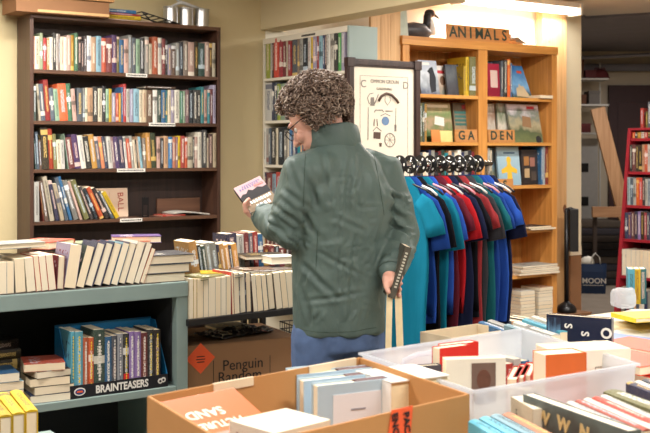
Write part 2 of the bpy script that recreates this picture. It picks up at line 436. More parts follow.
# pine post beside the animal shelves
pine = wood('pine_boards', (196, 150, 98), (222, 180, 128), 0.5, 'Z', knots=True)
pine_post = empty('pine_post', R.M(6.335, WV-0.001, 0), 'knotty pine post right of the orange wooden bookcase', 'post')
bm = B(); bx(bm, -0.17, 0.10, -0.10, -0.03, 0, CEIL-0.002, 0.004); obj('board', bm, pine, pine_post)
for z in (0.4, 1.35, 2.3): bm = B(); tube(bm, [(-0.1, -0.101, z), (-0.1, -0.104, z)], 0.006, 8); obj('nail', bm, plain('steel_grey', (120, 118, 116), 0.35, 0.05, metal=0.8), pine_post)

# ------------------------------------------------------------------ lights: fluorescent fittings on the ceiling
tube_m = emit('fluorescent_tube', (255, 250, 240), 7.0)
metal_white = plain('white_enamel', (225, 222, 216), 0.4, 0.03)
def fitting(M, label, L=1.22, group=None):
    r = empty('fluorescent_light', M, label, 'ceiling light', group)
    bm = B(); prism(bm, [(-L/2, 0.06), (L/2, 0.06), (L/2, 0.02), (-L/2, 0.02)], -0.06, 0.06)
    obj('housing', bm, metal_white, r)
    for s in (-1, 1): bm = B(); bx(bm, s*L/2-0.012, s*L/2+0.012, -0.07, 0.07, -0.035, 0.062, 0.004); obj('end_cap', bm, metal_white, r)
    for y in (-0.028, 0.028):
        bm = B(); tube(bm, [(-L/2+0.02, y, -0.006), (L/2-0.02, y, -0.006)], 0.019, 12); obj('tube', bm, tube_m, r)
    return r
def area(M, w, h, p, col=(1.0, 0.955, 0.905)):
    l = bpy.data.lights.new('lamp_or_fill_light', 'AREA'); l.shape = 'RECTANGLE'; l.size = w; l.size_y = h; l.energy = p; l.color = col
    o = bpy.data.objects.new('lamp_or_fill_light', l); C.objects.link(o); o.matrix_local = M
    return o
fx = fitting(T(1.46, 8.12, 2.535) @ RZ(ANG), 'white fluorescent tube light glowing above the animals shelf')
for x in (-0.45, 0.45): bm = B(); bx(bm, x-0.01, x+0.01, -0.01, 0.01, 0.06, CEIL-2.535); obj('bracket', bm, metal_white, fx)
area(T(1.46, 8.12, 2.49) @ RZ(ANG), 1.2, 0.08, 20, (1, .97, .92))
k = 0
WHERE = ['ceiling tube light above the left end of the cardboard box table','ceiling tube light above the front display table','ceiling tube light at the right over the front display table','ceiling tube light over the teal table','ceiling tube light over the person','ceiling tube light at the far right of the shop','ceiling tube light at the far left wall','ceiling tube light in front of the walnut bookcase']
for (u, v) in ((0.2, 1.2), (2.2, 1.2), (4.6, 1.0), (0.2, 3.4), (2.3, 3.9), (5.2, 3.2), (-1.6, 4.4), (1.6, 5.1)):
    area(R.M(u, v, CEIL-0.10), 1.2, 0.12, (42 if v < 1.5 else 52) if u > -1 else 8)
    fitting(R.M(u, v, CEIL-0.0605), WHERE[k], group='ceiling tube lights over the shop'); k += 1
area(R.M(5.0, 4.6, CEIL-0.10), 1.2, 0.12, 40); fitting(R.M(5.0, 4.6, CEIL-0.0605), 'added fill tube light over the t-shirt rack', group='ceiling tube lights over the shop')  # added fill light with its own fitting, brightens the alcove and its bookcase
wd = bpy.data.worlds.new('World'); sc.world = wd; wd.use_nodes = True
wd.node_tree.nodes['Background'].inputs[0].default_value = (1.0, 0.95, 0.88, 1); wd.node_tree.nodes['Background'].inputs[1].default_value = 0.4
# ------------------------------------------------------------------ dark bookcase, left
P1 = Vector((-.2704*6.0, 6.0)); LC = Fr(P1.x, P1.y, ANG); _t = LC.t(29.9); LC = LC.sub(_t)
dark_lam = wood('dark_walnut_laminate', (58, 38, 30), (84, 56, 42), 0.4, 'Z')
dark_lamx = wood('dark_walnut_shelf', (72, 48, 36), (104, 72, 52), 0.4, 'X')
dark_back = wood('dark_back_panel', (40, 28, 25), (58, 40, 34), 0.5, 'Z')
LCW = LC.t(220.6); LCD = 0.215; LTOP = 2.185
case = empty('bookcase', LC.M(), 'tall dark walnut bookcase with five shelves against the tan wall', 'bookcase')
for x0 in (0, LCW-0.022):
    bm = B(); bx(bm, x0, x0+0.022, 0, LCD, 0, LTOP, 0.002); obj('side_panel', bm, dark_lam, case)
bm = B(); bx(bm, 0.001, LCW-0.001, -0.004, LCD, LTOP, LTOP+0.022, 0.002); obj('top', bm, dark_lamx, case)
bm = B(); bx(bm, 0.022, LCW-0.022, LCD-0.008, LCD-0.001, 0.02, LTOP); obj('back_panel', bm, dark_back, case)
LSH = [1.900, 1.613, 1.342, 1.050, 0.76, 0.46, 0.10]
for z in LSH:
    bm = B(); bx(bm, 0.023, LCW-0.023, 0.002, LCD-0.009, z-0.02, z, 0.0015); obj('shelf', bm, dark_lamx, case)
bm = B(); bx(bm, 0.72*LCW, LCW-0.04, LCD-0.020, LCD-0.009, 1.055, 1.15); obj('backing_board', bm, wood('brown_board', (96, 66, 50), (124, 86, 64), 0.5, 'X'), case)
paper = plain('white_card', (232, 228, 218), 0.6, 0.03)
ink = plain('black_ink', (30, 28, 28), 0.5, 0.02)
for (a, b, z) in ((126, 147, 1.9), (149, 175, 1.613), (117, 145, 1.342), (120, 142, 1.05)):
    ta, tb = LC.t(a), LC.t(b)
    bm = B(); bx(bm, ta, tb, -0.0035, 0.001, z-0.021, z-0.001); o = obj('shelf_label', bm, paper, case)
    o['label'] = 'white printed shelf label strip'
    bm = B(); random.seed(int(a)); x = ta+0.008
    while x < tb-0.012:
        w = random.uniform(0.004, 0.009); bx(bm, x, x+w, -0.0042, -0.0034, z-0.015, z-0.007); x += w+0.003
    obj('printed_words', bm, ink, o)
random.seed(11)
r1 = [(34.9,36,'orange'),(39.8,36,'cream'),(43,33,'sage'),(47,38,'red'),(49.7,38,'amber'),(53,37,'ivory'),(56.5,33,'black'),(58.2,34,'white'),(60.5,34,'taupe'),(64,37,'cream'),(67,37,'ivory'),(71,35,'pink'),(74.3,35,'gold'),(78,33,'green'),(81.5,37,'black'),(84,41,'charcoal'),(87,36,'dark_brown'),(91.5,36,'white'),(96.3,37,'tan'),(101.6,36,'light_blue'),(106.4,38,'brick'),(112,38,'maroon'),(117,35,'purple'),(119.5,37,'olive'),(124,40,'blue'),(128.5,39,'pink'),(132,35,'grey'),(136,38,'slate'),(140,39,'pale_green'),(144.8,38,'black'),(149,37,'light_grey'),(152.5,44,'cream'),(158,37,'orange'),(162,38,'ivory'),(165.5,39,'maroon'),(168,40,'black'),(171.5,45,'lavender'),(176,46,'brown'),(179.5,43,'light_grey'),(183.5,42,'charcoal'),(188.4,41,'taupe'),(194.5,42,'pink'),(198.5,42,'black'),(205,43,'dark_green'),(209.5,42,'pink'),(212.5,43,'dark_brown'),(215.6,43,'cream')]
row(LC, r1, 1.90, 0.16, 'on top shelf of walnut bookcase', 'books on the top shelf of the walnut bookcase', x0=33.3)
r2 = [(36.5,86,'dark_green'),(41.5,84,'cream'),(46,84,'slate'),(51,80,'crimson'),(55.5,88,'slate'),(60,89,'pale_green'),(68.5,84,'bright_orange'),(73,84,'green'),(77,89,'pink'),(83,88,'slate'),(85.5,88,'grey'),(88,88,'cream'),(92.8,88,'tan'),(98,87,'black'),(102.5,88.5,'cream'),(106,86,'black'),(109,89,'pale_green'),(112,89,'yellow'),(116,93,'lavender'),(119,93,'brick'),(121.5,93,'gold'),(123.5,87,'blue'),(126.5,84,'red'),(130,89,'light_grey'),(133.5,89,'lavender'),(139.5,89,'light_blue'),(142.5,90,'cream'),(146.6,90,'beige'),(153,90,'brown'),(157.5,90,'white'),(161.5,90,'dark_green'),(166,90,'blue'),(168,90,'teal'),(171,90,'cream'),(174.6,90,'lavender'),(180,90,'ivory'),(183,91,'green'),(185.5,91,'pale_green'),(189,90,'mauve'),(193.5,90,'black'),(197.5,90,'charcoal'),(201,90,'black'),(204.5,87,'teal'),(207.6,90,'pink'),(210.2,90,'teal'),(213,89,'maroon'),(216.2,85,'lavender')]
row(LC, r2, 1.613, 0.16, 'on second shelf of walnut bookcase', 'books on the second shelf of the walnut bookcase', x0=33.6, lean=lambda i, x: -4.5 if 37 < x < 78 else 0)
tb = LC.t(163); flat(LC, tb, 0.10, 1.613+0.206, 0.20, 0.13, 0.012, 0.03, 'brown', 'thin brown book lying flat on top of the upright books, second walnut shelf', pages_front=False)
r3 = [(37,140,'dark_green'),(40,132,'slate'),(42.5,140,'brown'),(49.5,128,'charcoal'),(54,129,'red'),(57.5,134,'olive'),(61.5,140,'cream'),(65.5,140,'white'),(69,134,'pale_green'),(75.5,138,'maroon'),(81.5,135,'purple'),(86.5,136,'ivory'),(92.6,137,'black'),(98,135,'gold'),(102,137,'slate'),(105.5,137,'salmon'),(109,137,'navy'),(113.4,137,'white'),(116,137,'mauve'),(120.5,137,'purple'),(126,137,'navy'),(128.5,137,'white'),(132,139,'brick'),(135,136,'light_grey'),(137.4,140,'cream'),(139,140,'black'),(141,137,'tan'),(143.5,137,'light_blue'),(147,138,'taupe'),(151.5,133,'amber'),(157,133,'dark_green'),(160.5,137,'pink'),(163.7,138,'black'),(168.5,136,'tan'),(172.5,137,'blue'),(176,137,'salmon'),(178,137,'mauve'),(180.6,136,'yellow'),(184.8,136,'red'),(187.5,137,'bright_orange'),(193,137,'cream'),(194.7,137,'black'),(198,137,'pink'),(202,132,'ivory'),(207,130,'charcoal'),(209,138,'cream'),(213.2,134,'dark_brown'),(216.4,133,'beige')]
row(LC, r3, 1.342, 0.16, 'on third shelf of walnut bookcase', 'books on the third shelf of the walnut bookcase', x0=34, lean=lambda i, x: (-3 if 40 < x < 66 else -8 if 66 < x < 110 else -6 if 110 < x < 145 else -3 if x < 158 else 0))
r4 = [(39.5,182,'white'),(44,183,'maroon'),(49,181,'brown'),(55,177,'cream'),(60,181,'navy'),(65,184,'beige'),(69,178,'slate'),(73,177,'blue'),(79.5,181,'grey'),(83,182,'pink'),(90,181,'olive'),(94.5,187,'charcoal'),(99,189,'black'),(105,188,'brick'),(111,189,'black'),(115,192,'slate'),(121,193,'bright_yellow')]
row(LC, r4, 1.05, 0.15, 'on fourth shelf of walnut bookcase', 'books leaning on the fourth shelf of the walnut bookcase', x0=34.2, lean=lambda i, x: -(0.5 if x < 40 else 7 + (x-44)*0.30))
# BALL book, face-out, lying on its long side against the back
tb0, tb1 = LC.t(105), LC.t(138.5)
bb = empty('ball_book', LC.M(tb0, 0.145, 1.0515) @ RX(-0.08), 'pale pink book lettered BALL facing out beside the leaning yellow book', 'book')
wB = tb1-tb0
pinkc = plain('pale_pink_cloth', (226, 196, 170), 0.6, 0.05)
bm = B(); bx(bm, 0, wB, 0, 0.003, 0, 0.172); bx(bm, 0, wB, 0.027, 0.03, 0, 0.172); bx(bm, -0.001, 0.003, 0, 0.03, 0, 0.172); obj('cover', bm, pinkc, bb)
bm = B(); bx(bm, 0.003, wB-0.003, 0.003, 0.027, 0.002, 0.169); obj('page_block', bm, PAGES, bb)
text('BALL', 0.052, plain('brick_red_ink', (170, 60, 46), 0.6), bb, T(wB*0.77, -0.0008, 0.090) @ STAND @ RZ(-PI/2), sx=1.0)
bm = B()
bx(bm, wB*0.12, wB*0.13, -0.001, 0.0004, 0, 0.17); bx(bm, wB*0.44, wB*0.445, -0.001, 0.0004, 0.03, 0.15); bx(bm, wB*0.46, wB*0.49, -0.001, 0.0004, 0.018, 0.026)
obj('printed_rule', bm, plain('faded_red_ink', (190, 120, 96), 0.6), bb)
be = empty('bookend', LC.M(LC.t(149), 0.05, 1.05), 'black metal bookend right of the BALL book', 'bookend')
bm = B()
bx(bm, -0.022, -0.014, 0, 0.003, 0, 0.118); bx(bm, 0.014, 0.022, 0, 0.003, 0, 0.118); bx(bm, -0.014, 0.014, 0, 0.003, 0.072, 0.118)
bx(bm, -0.014, 0.014, 0, 0.003, 0, 0.006); bx(bm, -0.022, 0.022, 0.003, 0.075, 0.0005, 0.0025)
obj('plate', bm, plain('black_metal', (26, 25, 27), 0.35, 0.05, metal=0.3), be)
flat(LC, LC.t(176), 0.09, 1.0505, 0.155, 0.12, 0.009, 0.05, 'scarlet', 'thin red book lying flat right of the black bookend', pages_front=False)
pf = empty('loose_magazine', LC.M(LC.t(190), 0.10, 1.063) @ RY(0.02), 'white open magazine sagging over the thin red book', 'magazine')
bm = B()
for l, zz in enumerate((0.0, 0.004)):
    n = 10; top = [];
    for i in range(n+1):
        a = i/n; x = -0.10+0.245*a; z = zz + 0.010*math.sin(a*PI*1.3)*(1-a*0.3)+0.001
        top.append((x, z))
    prism(bm, top + [(x, z-0.003) for x, z in top[::-1]], -0.08, 0.08)
obj('pages', bm, plain('magazine_paper', (205, 200, 190), 0.4, 0.06), pf)
# on top of the case
cardb = plain('cardboard', (176, 130, 84), 0.75, 0.08, 9, bump=0.05)
cardd = plain('old_cardboard', (140, 100, 68), 0.8, 0.10, 9)
cb = empty('cardboard_tray', LC.M(0, 0, 0) , 'large flat brown cardboard box on the walnut bookcase', 'box')
cb.matrix_local = LC.M(0.02, -0.07, LTOP+0.0225) @ RZ(0.0)
bm = B(); bx(bm, -0.12, 0.42, 0.0, 0.24, 0, 0.085, 0.003); obj('box_body', bm, cardd, cb)
bm = B(); prism(bm, [(-0.14, 0.088), (0.445, 0.088), (0.445, 0.108), (-0.14, 0.19)], -0.015, 0.255)
obj('lid', bm, cardb, cb)
bm = B(); bx(bm, 0.0, 0.42, -0.0012, 0.0, 0.004, 0.018); obj('edge_strip', bm, plain('kraft_light', (214, 170, 118), 0.7), cb)
random.seed(3)
zz = LTOP+0.0225
sx = LC.t(130)
for (w, d, t, col, rot, dx, lab) in ((0.30,0.15,0.008,'pink',0.02,0.02,'pale pink book at the bottom of the small pile on the walnut bookcase'),(0.22,0.16,0.022,'yellow',-0.05,-0.03,'thick yellow book in the pile on the walnut bookcase'),(0.23,0.15,0.014,'red',0.08,-0.04,'red book above the yellow one on the walnut bookcase'),(0.22,0.15,0.020,'blue',0.0,-0.06,'bright blue book topmost of the pile on the walnut bookcase')):
    flat(LC, sx+dx, 0.10, zz, w, d, t, rot, col, lab, 'books piled on top of the walnut bookcase', pages_front=False); zz += t+0.0006
wr = empty('wire_book_stand', LC.M(LC.t(164), 0.10, LTOP+0.0225), 'black folded wire book stand between the book pile and silver tins', 'book stand')
bm = B(); bk = MATS['black_metal']
for y in (-0.07, 0.07):
    tube(bm, [(-0.13, y, 0.062), (0.12, y, 0.006)], 0.004, 8); tube(bm, [(-0.13, y, 0.062), (-0.06, y, 0.005), (0.12, y, 0.005)], 0.004, 8)
for i in range(7):
    a = i/6; tube(bm, [(-0.13+0.25*a, -0.07, 0.062-0.056*a), (-0.13+0.25*a, 0.07, 0.062-0.056*a)], 0.0035, 6)
bx(bm, -0.06, 0.12, -0.06, 0.06, 0.001, 0.012); obj('wire_frame', bm, bk, wr)
tinm = plain('galvanised_steel', (200, 200, 200), 0.28, 0.10, 30, metal=0.85)
for i, x in enumerate((178, 193.5, 209.5)):
    t = empty('metal_tin', LC.M(LC.t(x), 0.10, LTOP+0.0225), ['leftmost of the three ribbed silver tins on the walnut bookcase','middle of the three ribbed silver tins on the walnut bookcase','rightmost of the three ribbed silver tins on the walnut bookcase'][i], 'tin', 'silver tins on the walnut bookcase')
    bm = B(); pr = [(0.0, 0)]
    for q in range(24): pr.append((0.044+0.0012*(q % 2), 0.002+q*0.0045))
    pr += [(0.047, 0.112), (0.047, 0.116), (0.040, 0.116), (0.040, 0.10), (0, 0.10)]
    lathe(bm, pr, 28); obj('can', bm, tinm, t)
bm = B(); tube(bm, [(-0.10, 0, 0.118), (-0.03, 0, 0.15), (0.05, 0, 0.13), (0.12, 0, 0.121)], [0.004, 0.012, 0.010, 0.003], 8)
for k in range(3): tube(bm, [(-0.02, 0, 0.14), (-0.07-k*0.01, 0.01*k, 0.175+0.006*k)], [0.008, 0.002], 6)
tag(obj('plastic_wrap', bm, plain('clear_plastic_wrap', (205, 205, 205), 0.2, 0.05), None, LC.M(LC.t(193), 0.10, LTOP+0.0225), smooth=True), 'twist of clear plastic wrap lying on the silver tins', 'plastic wrap')

# ------------------------------------------------------------------ white bookcase under the beam (faces left)
WC = Fr(0, 0, ANG-PI/2)
o = R.M(3.662, 6.06, 0).translation; WC = Fr(o.x, o.y, ANG-PI/2)
WW = 0.97; WD = 0.205; WTOP = 2.175
white_lam = plain('white_laminate', (222, 214, 196), 0.45, 0.03, 6)
teal_pale = plain('pale_teal_panel', (152, 168, 164), 0.5, 0.04, 8)
wcase = empty('white_bookcase', WC.M(), 'tall white bookcase standing end-on behind the person', 'bookcase')
bm = B(); bx(bm, 0, 0.02, 0, WD, 0, WTOP, 0.002); obj('side_panel', bm, white_lam, wcase)
bm = B(); bx(bm, WW-0.02, WW, 0, WD, 0, WTOP, 0.002); o = obj('side_panel', bm, teal_pale, wcase); o['label'] = 'pale teal end panel'
bm = B(); bx(bm, 0.02, WW-0.02, -0.003, WD, WTOP-0.035, WTOP, 0.002); obj('top', bm, white_lam, wcase)
bm = B(); bx(bm, 0.02, WW-0.02, WD-0.007, WD-0.001, 0.02, WTOP-0.036); obj('back_panel', bm, white_lam, wcase)
WSH = [1.915, 1.640, 1.355, 1.07, 0.755, 0.45, 0.1]
for z in WSH:
    bm = B(); bx(bm, 0.0205, WW-0.0205, 0.001, WD-0.008, z-0.018, z, 0.002); obj('shelf', bm, white_lam, wcase)
bm = B(); x = 0.47
while x < 0.62: bx(bm, x, x+0.006, -0.0042, -0.003, WTOP-0.026, WTOP-0.014); x += 0.009
obj('printed_words', bm, ink, wcase)
random.seed(21)
a1 = [(270,39,'lime'),(271.5,40,'white'),(273.8,40,'dark_brown'),(279,38.5,'scarlet'),(283,40,'crimson'),(285.7,39,'maroon'),(287.8,41,'cream'),(291.5,41,'red'),(296.8,37,'slate'),(299,38,'taupe'),(302.7,34,'light_grey'),(307.3,35,'black'),(310.4,32,'white'),(312.7,32,'bright_yellow'),(316.5,32,'lavender'),(318.4,32,'red'),(322,32,'light_blue'),(324.2,33,'navy'),(326.5,31,'black'),(330,29,'white'),(333.8,29,'ivory'),(337.6,32,'black'),(340.8,32,'bright_green'),(344.6,29,'lavender')]
row(WC, a1, 1.915, 0.17, 'on top shelf of white bookcase', 'books on the top shelf of the white bookcase', x0=265.5)
def filler(n0, n1, x0, x1, ty0, ty1, cols, seed):
    rnd = random.Random(seed); out = []; x = x0; k = 0
    while x < x1-1.5:
        x = min(x1, x+rnd.uniform(n0, n1)); a = (x-x0)/(x1-x0); out.append((x, ty0+(ty1-ty0)*a+rnd.uniform(-1.5, 2), cols[(k*7+seed) % len(cols)])); k += 1
    return out
a2 = [(271.5,83,'white'),(274,83,'navy'),(276.6,82,'slate'),(279.8,84,'lime'),(284,84,'pale_green')]
row(WC, a2, 1.640, 0.17, 'on second shelf of white bookcase', 'books on the second shelf of the white bookcase', x0=264.8)
a3 = [(265.8,128,'white'),(268.5,128,'light_grey'),(271,128,'slate'),(275.5,127,'black'),(278,128,'cream'),(284,127,'black'),(286,130,'grey'),(288.5,131,'cream'),(292,129,'blue'),(297,128,'navy')]
row(WC, a3, 1.355, 0.17, 'on third shelf of white bookcase', 'books on the third shelf of the white bookcase', x0=263.6)
a4 = [(266,172,'navy'),(272,173,'maroon'),(276,174,'light_blue'),(282,172,'scarlet'),(286,173,'white'),(290,174,'brick')]
row(WC, a4, 1.07, 0.17, 'on fourth shelf of white bookcase', 'books on the fourth shelf of the white bookcase', x0=263.6)
a5 = [(266,221,'maroon'),(270,222,'maroon'),(274,221,'dark_brown'),(278,221,'maroon'),(282,222,'crimson'),(286,221,'maroon'),(290,222,'dark_brown')]
row(WC, a5, 0.755, 0.17, 'on fifth shelf of white bookcase', 'books on the fifth shelf of the white bookcase', x0=264)

stuff_row(WC, WC.t(284)+0.001, WC.t(332), 1.640, 0.003, 0.225, 1)
row(WC, [(336.5,78,'charcoal'),(340,77,'light_grey'),(344.5,78,'slate')], 1.640, 0.17, 'at right end of second shelf, white bookcase', 'books at the right end of the second shelf of the white bookcase', x0=333)
stuff_row(WC, WC.t(297)+0.001, WC.t(342), 1.355, 0.003, 0.225, 2)
stuff_row(WC, WC.t(290)+0.001, WC.t(342), 1.07, 0.003, 0.21, 3)
# ------------------------------------------------------------------ teal shelf table
TF = Fr(-1.225, 4.07, ANG); TZ = 0.90
teal_paint = plain('pale_teal_paint', (130, 148, 144), 0.5, 0.08, 10, bump=0.05)
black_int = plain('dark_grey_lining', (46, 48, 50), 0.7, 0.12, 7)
TR = TF.t(188.3); TL = -1.0; TD = 0.62
tt = empty('shelf_table', TF.M(), 'pale teal painted wooden shelf table under rows of books', 'table')
bm = B(); bx(bm, TL, TR, 0, TD, TZ-0.062, TZ, 0.004); obj('tabletop', bm, teal_paint, tt)
for (a, b_) in ((TL, TL+0.05), (TR-0.052, TR)):
    bm = B(); bx(bm, a, b_, 0.004, TD-0.004, 0, TZ-0.0625, 0.003); obj('side_panel', bm, teal_paint, tt)
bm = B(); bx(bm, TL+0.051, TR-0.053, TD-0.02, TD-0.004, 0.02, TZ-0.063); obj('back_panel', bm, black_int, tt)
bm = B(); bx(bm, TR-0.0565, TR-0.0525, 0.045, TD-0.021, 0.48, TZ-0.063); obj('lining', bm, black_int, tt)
SZ = 0.468
bm = B(); bx(bm, TL+0.051, TR-0.053, 0.006, TD-0.021, SZ-0.03, SZ, 0.003); obj('shelf', bm, teal_paint, tt)
bm = B(); bx(bm, TL+0.051, TR-0.053, 0.006, TD-0.021, 0.05, 0.08, 0.003); obj('shelf', bm, teal_paint, tt)
bm = B(); bx(bm, TL+0.01, TR-0.12, 0.012, TD-0.03, TZ+0.0002, TZ+0.002); obj('worn_mat', bm, plain('dark_felt', (60, 56, 50), 0.9), tt)
def prow(fr, spec, zs, depth, place, group, x0, y0, leans, pages=True, parts=True, dz=None):
    """front table rows: spec (px right base, px y top, colour); leans gives degrees per book (+ right)"""
    random.seed(len(spec)*3+1)
    t0 = fr.t(x0, y0); n = len(spec); out = []
    prev = 0
    for i, (xe, ty, col) in enumerate(spec):
        t1 = fr.t(xe, y0); a = math.radians(leans[i]); Zm = fr.Z((t0+t1)/2, y0)
        h = (EYE-(ty-HY)/F*Zm-zs)/math.cos(a)
        nxt = math.radians(leans[i+1]) if i < n-1 else a
        gap0 = gap1 = 0
        if a < 0 and a < min(prev, 0): gap0 = h*(math.tan(-a)-math.tan(-min(prev, 0)))
        if a > 0 and nxt < a and i < n-1: gap1 = h*(math.tan(a)-math.tan(max(nxt, 0)))
        th = max(0.006, (t1-t0-gap0-gap1)*math.cos(a)-0.0006)
        if a > 0: M = fr.M(t0, y0, zs+th*math.sin(a)+0.0004) @ RY(a)
        else: M = fr.M(t0+gap0, y0, zs+0.0004) @ RY(a)
        L = nm(spec[i-1][2]) if i else 'row end'; R_ = nm(spec[i+1][2]) if i < n-1 else 'row end'
        side = 'page edges of' if pages else ''
        what = 'book showing pages' if pages else 'book'
        lab = f"{nm(col)} {what}, {ordn(i+1)} from left, {place}"
        out.append(book(M, th, h, depth, col, lab, group, pages=pages, hard=(col in ('navy','maroon','charcoal')), parts=parts))
        t0 = t1; prev = a
    return out
tz = TZ+0.0022
prow(TF, [(7,262,'white'),(14,262,'white'),(26,259,'cream'),(36,258,'cream'),(42,256,'scarlet'),(49,256,'red'),(56.5,255,'scarlet'),(64,256,'maroon'),(76,246,'lavender'),(84.5,248,'dark_green'),(93.5,245,'navy'),(102,245,'navy'),(111,245,'navy'),(118,245,'light_blue'),(126,245,'navy'),(134,244,'white'),(140,245,'taupe'),(144.5,250,'orange')],
     tz, 0.15, 'front row on teal table', 'books on the front row of the teal table', -1.5, 0.03,
     [0,0,-3,-5,-6,-6,-6,3,9,16,18,18,18,18,18,18,20,21])
prow(TF, [(-14,262,'white'),(-26,262,'cream'),(-40,262,'red'),(-52,260,'white')][::-1], tz, 0.15, 'left end of teal table', 'books at the hidden left end of the teal table', -64, 0.03, [0,0,0,0])
# second row behind, spines up out of sight, and flat ones lying on top
random.seed(5)
prow(TF, [(20,256,'grey'),(32,256,'white'),(42,254,'cream'),(52,255,'green'),(64,254,'white'),(76,256,'red'),(88,256,'navy'),(100,255,'maroon'),(112,254,'grey'),(124,254,'slate')],
     tz, 0.13, 'back row on teal table', 'books on the back row of the teal table', 6, 0.22, [0]*10)
def on(fr, px, y, py): t = fr.t(px, y); return t, fr.z(py, t, y)
t, z = TF.t(15, 0.12), TF.z(250, TF.t(15, 0.12), 0.12)
zf = TZ+0.126
flat(TF, TF.t(10, 0.13), 0.12, zf+0.045, 0.22, 0.15, 0.020, 0.15, 'light_grey', 'grey paperback lying on the white books, left end of teal table')
flat(TF, TF.t(22, 0.30), 0.30, zf+0.026, 0.20, 0.14, 0.018, -0.1, 'navy', 'dark glossy paperback lying behind the grey one on the teal table')
flat(TF, TF.t(44, 0.29), 0.29, zf+0.022, 0.17, 0.20, 0.030, -0.9, 'brick', 'brick-red paperback lying askew behind the red books on the teal table')
flat(TF, TF.t(68, 0.30), 0.30, zf+0.018, 0.20, 0.14, 0.018, -0.15, 'sage', 'green paperback lying behind the white book on the teal table')
flat(TF, TF.t(121, 0.30), 0.30, zf+0.018, 0.22, 0.14, 0.014, -0.05, 'orange', 'orange-edged paperback lying behind the navy books on the teal table')
flat(TF, TF.t(136, 0.33), 0.33, zf+0.020, 0.21, 0.13, 0.030, -0.35, 'purple', 'purple paperback lying on top behind the navy books on the teal table')
# stack of three at the right end
s0 = TF.t(169, 0.02)
zz = TZ+0.0005
for (dx, w, lab, col) in ((-0.010, 0.185, 'bottom of the three dark hardbacks stacked at the right end of the teal table', 'charcoal'), (0.008, 0.19, 'middle of the three dark hardbacks stacked at the right end of the teal table', 'slate'), (0.024, 0.20, 'top one of the three dark hardbacks stacked at the right end of the teal table', 'charcoal')):
    flat(TF, s0+dx, 0.13, zz, w, 0.21, 0.037, -0.06, col, lab, 'dark hardbacks stacked on the teal table'); zz += 0.0376
# ---- lower shelf: brainteaser display box
bxl, bxr = TF.t(70, 0.02), TF.t(168, 0.02)
BW = bxr-bxl
disp = empty('display_box', TF.M(bxl, 0.02, SZ+0.0004), 'blue and black cardboard counter display lettered BRAINTEASERS on the lower teal shelf', 'display box')
blue_card = plain('blue_card', (24, 110, 160), 0.4, 0.10, 8); blk_card = plain('black_card', (26, 25, 30), 0.45, 0.05)
bm = B(); bx(bm, 0, BW, 0, 0.004, 0, 0.052, 0.001); o = obj('front_lip', bm, blk_card, disp)
text('BRAINTEASERS', 0.042, plain('white_print', (225, 222, 215), 0.5), o, T(BW*0.52, -0.001, 0.025) @ STAND, sx=0.82, bold=0.0012)
for x, nn in ((BW*0.095, 'a'), (BW*0.93, 'b')):
    bm = B()
    if nn == 'a':
        prism(bm, [(x+0.024*math.cos(k*PI/10), 0.026+0.016*math.sin(k*PI/10)) for k in range(20)], -0.0012, 0.0002)
        prism(bm, [(x+0.019*math.cos(k*PI/10), 0.026+0.011*math.sin(k*PI/10)) for k in range(20)], -0.002, -0.0011, mi=1)
        prism(bm, [(x-0.014, 0.023), (x+0.014, 0.023), (x+0.010, 0.030), (x-0.010, 0.030)], -0.003, -0.0019, mi=2)
        obj('emblem', bm, [plain('white_print', (225,222,215)), plain('navy_print', (30, 50, 120), 0.4), plain('orange_print', (230, 100, 50), 0.4)], o)
    else:
        for q, (dx, dz) in enumerate(((-0.006, 0), (0.008, 0.004))):
            prism(bm, [(x+dx+0.011*math.cos(k*PI/8), 0.026+dz+0.011*math.sin(k*PI/8)) for k in range(16)], -0.0012-0.0004*q, 0.0002)
            prism(bm, [(x+dx+0.005*math.cos(k*PI/8), 0.026+dz+0.005*math.sin(k*PI/8)) for k in range(16)], -0.0026, -0.0011, mi=1)
        obj('emblem', bm, [plain('white_print', (225,222,215)), blk_card], o)
bm = B(); bx(bm, 0.0, BW, 0.0045, 0.165, 0, 0.003); obj('floor_card', bm, blue_card, disp)
bm = B(); bx(bm, 0, BW, 0.166, 0.170, 0, 0.27, 0.001); obj('back_card', bm, blue_card, disp)
for x in (0, BW-0.003):
    bm = B(); M = Matrix(((0,1,0,0),(1,0,0,0),(0,0,1,0),(0,0,0,1)))
    prism(bm, [(0.0045, 0), (0.1655, 0), (0.1655, 0.262), (0.12, 0.262), (0.0045, 0.054)], x, x+0.003, M=M); obj('side_card', bm, blue_card, disp)
bs = [(73.4,331,'sky_blue'),(81.3,331,'sky_blue'),(86.7,337,'orange'),(92,337,'bright_orange'),(103,329,'dark_green'),(109.8,336,'blue'),(115.5,335,'slate'),(121.2,333,'silver'),(127.2,333,'black'),(133,331,'violet'),(139.2,331,'violet'),(145.6,332,'maroon'),(152,329,'black'),(158.6,329,'black')]
bl = ['leftmost of the two sky-blue puzzle books in the display box','second sky-blue puzzle book, beside the amber one in the display box','amber-orange book right of the sky-blue pair in the display box','bright orange book left of the dark green one in the display box','thick dark green book in the middle-left of the display box','blue book right of the dark green one in the display box','slate-blue book between the blue and silver ones in the display box','silver book with dark title left of the black and red one','black book with red foot between silver and violet ones in the display','left one of the two violet books in the display box','right one of the two violet books in the display box','dark maroon book between the violet and black ones in the display box','left one of the two black books with yellow titles in the display','rightmost black book with yellow title in the display box']
t0 = TF.t(62.5, 0.045)+0.024; t0 = max(t0, bxl+0.006)
ylw = plain('yellow_print', (236, 210, 60), 0.5); wprt = MATS['white_print']; blkp = MATS['black_ink']
titles = {0: ('BIG BOOK', ylw), 1: ('BIG BOOK', ylw), 3: ('PUZZLES', ylw), 12: ('THINK', ylw), 13: ('THINK', ylw), 9: ('LOGIC', wprt), 10: ('LOGIC', wprt)}
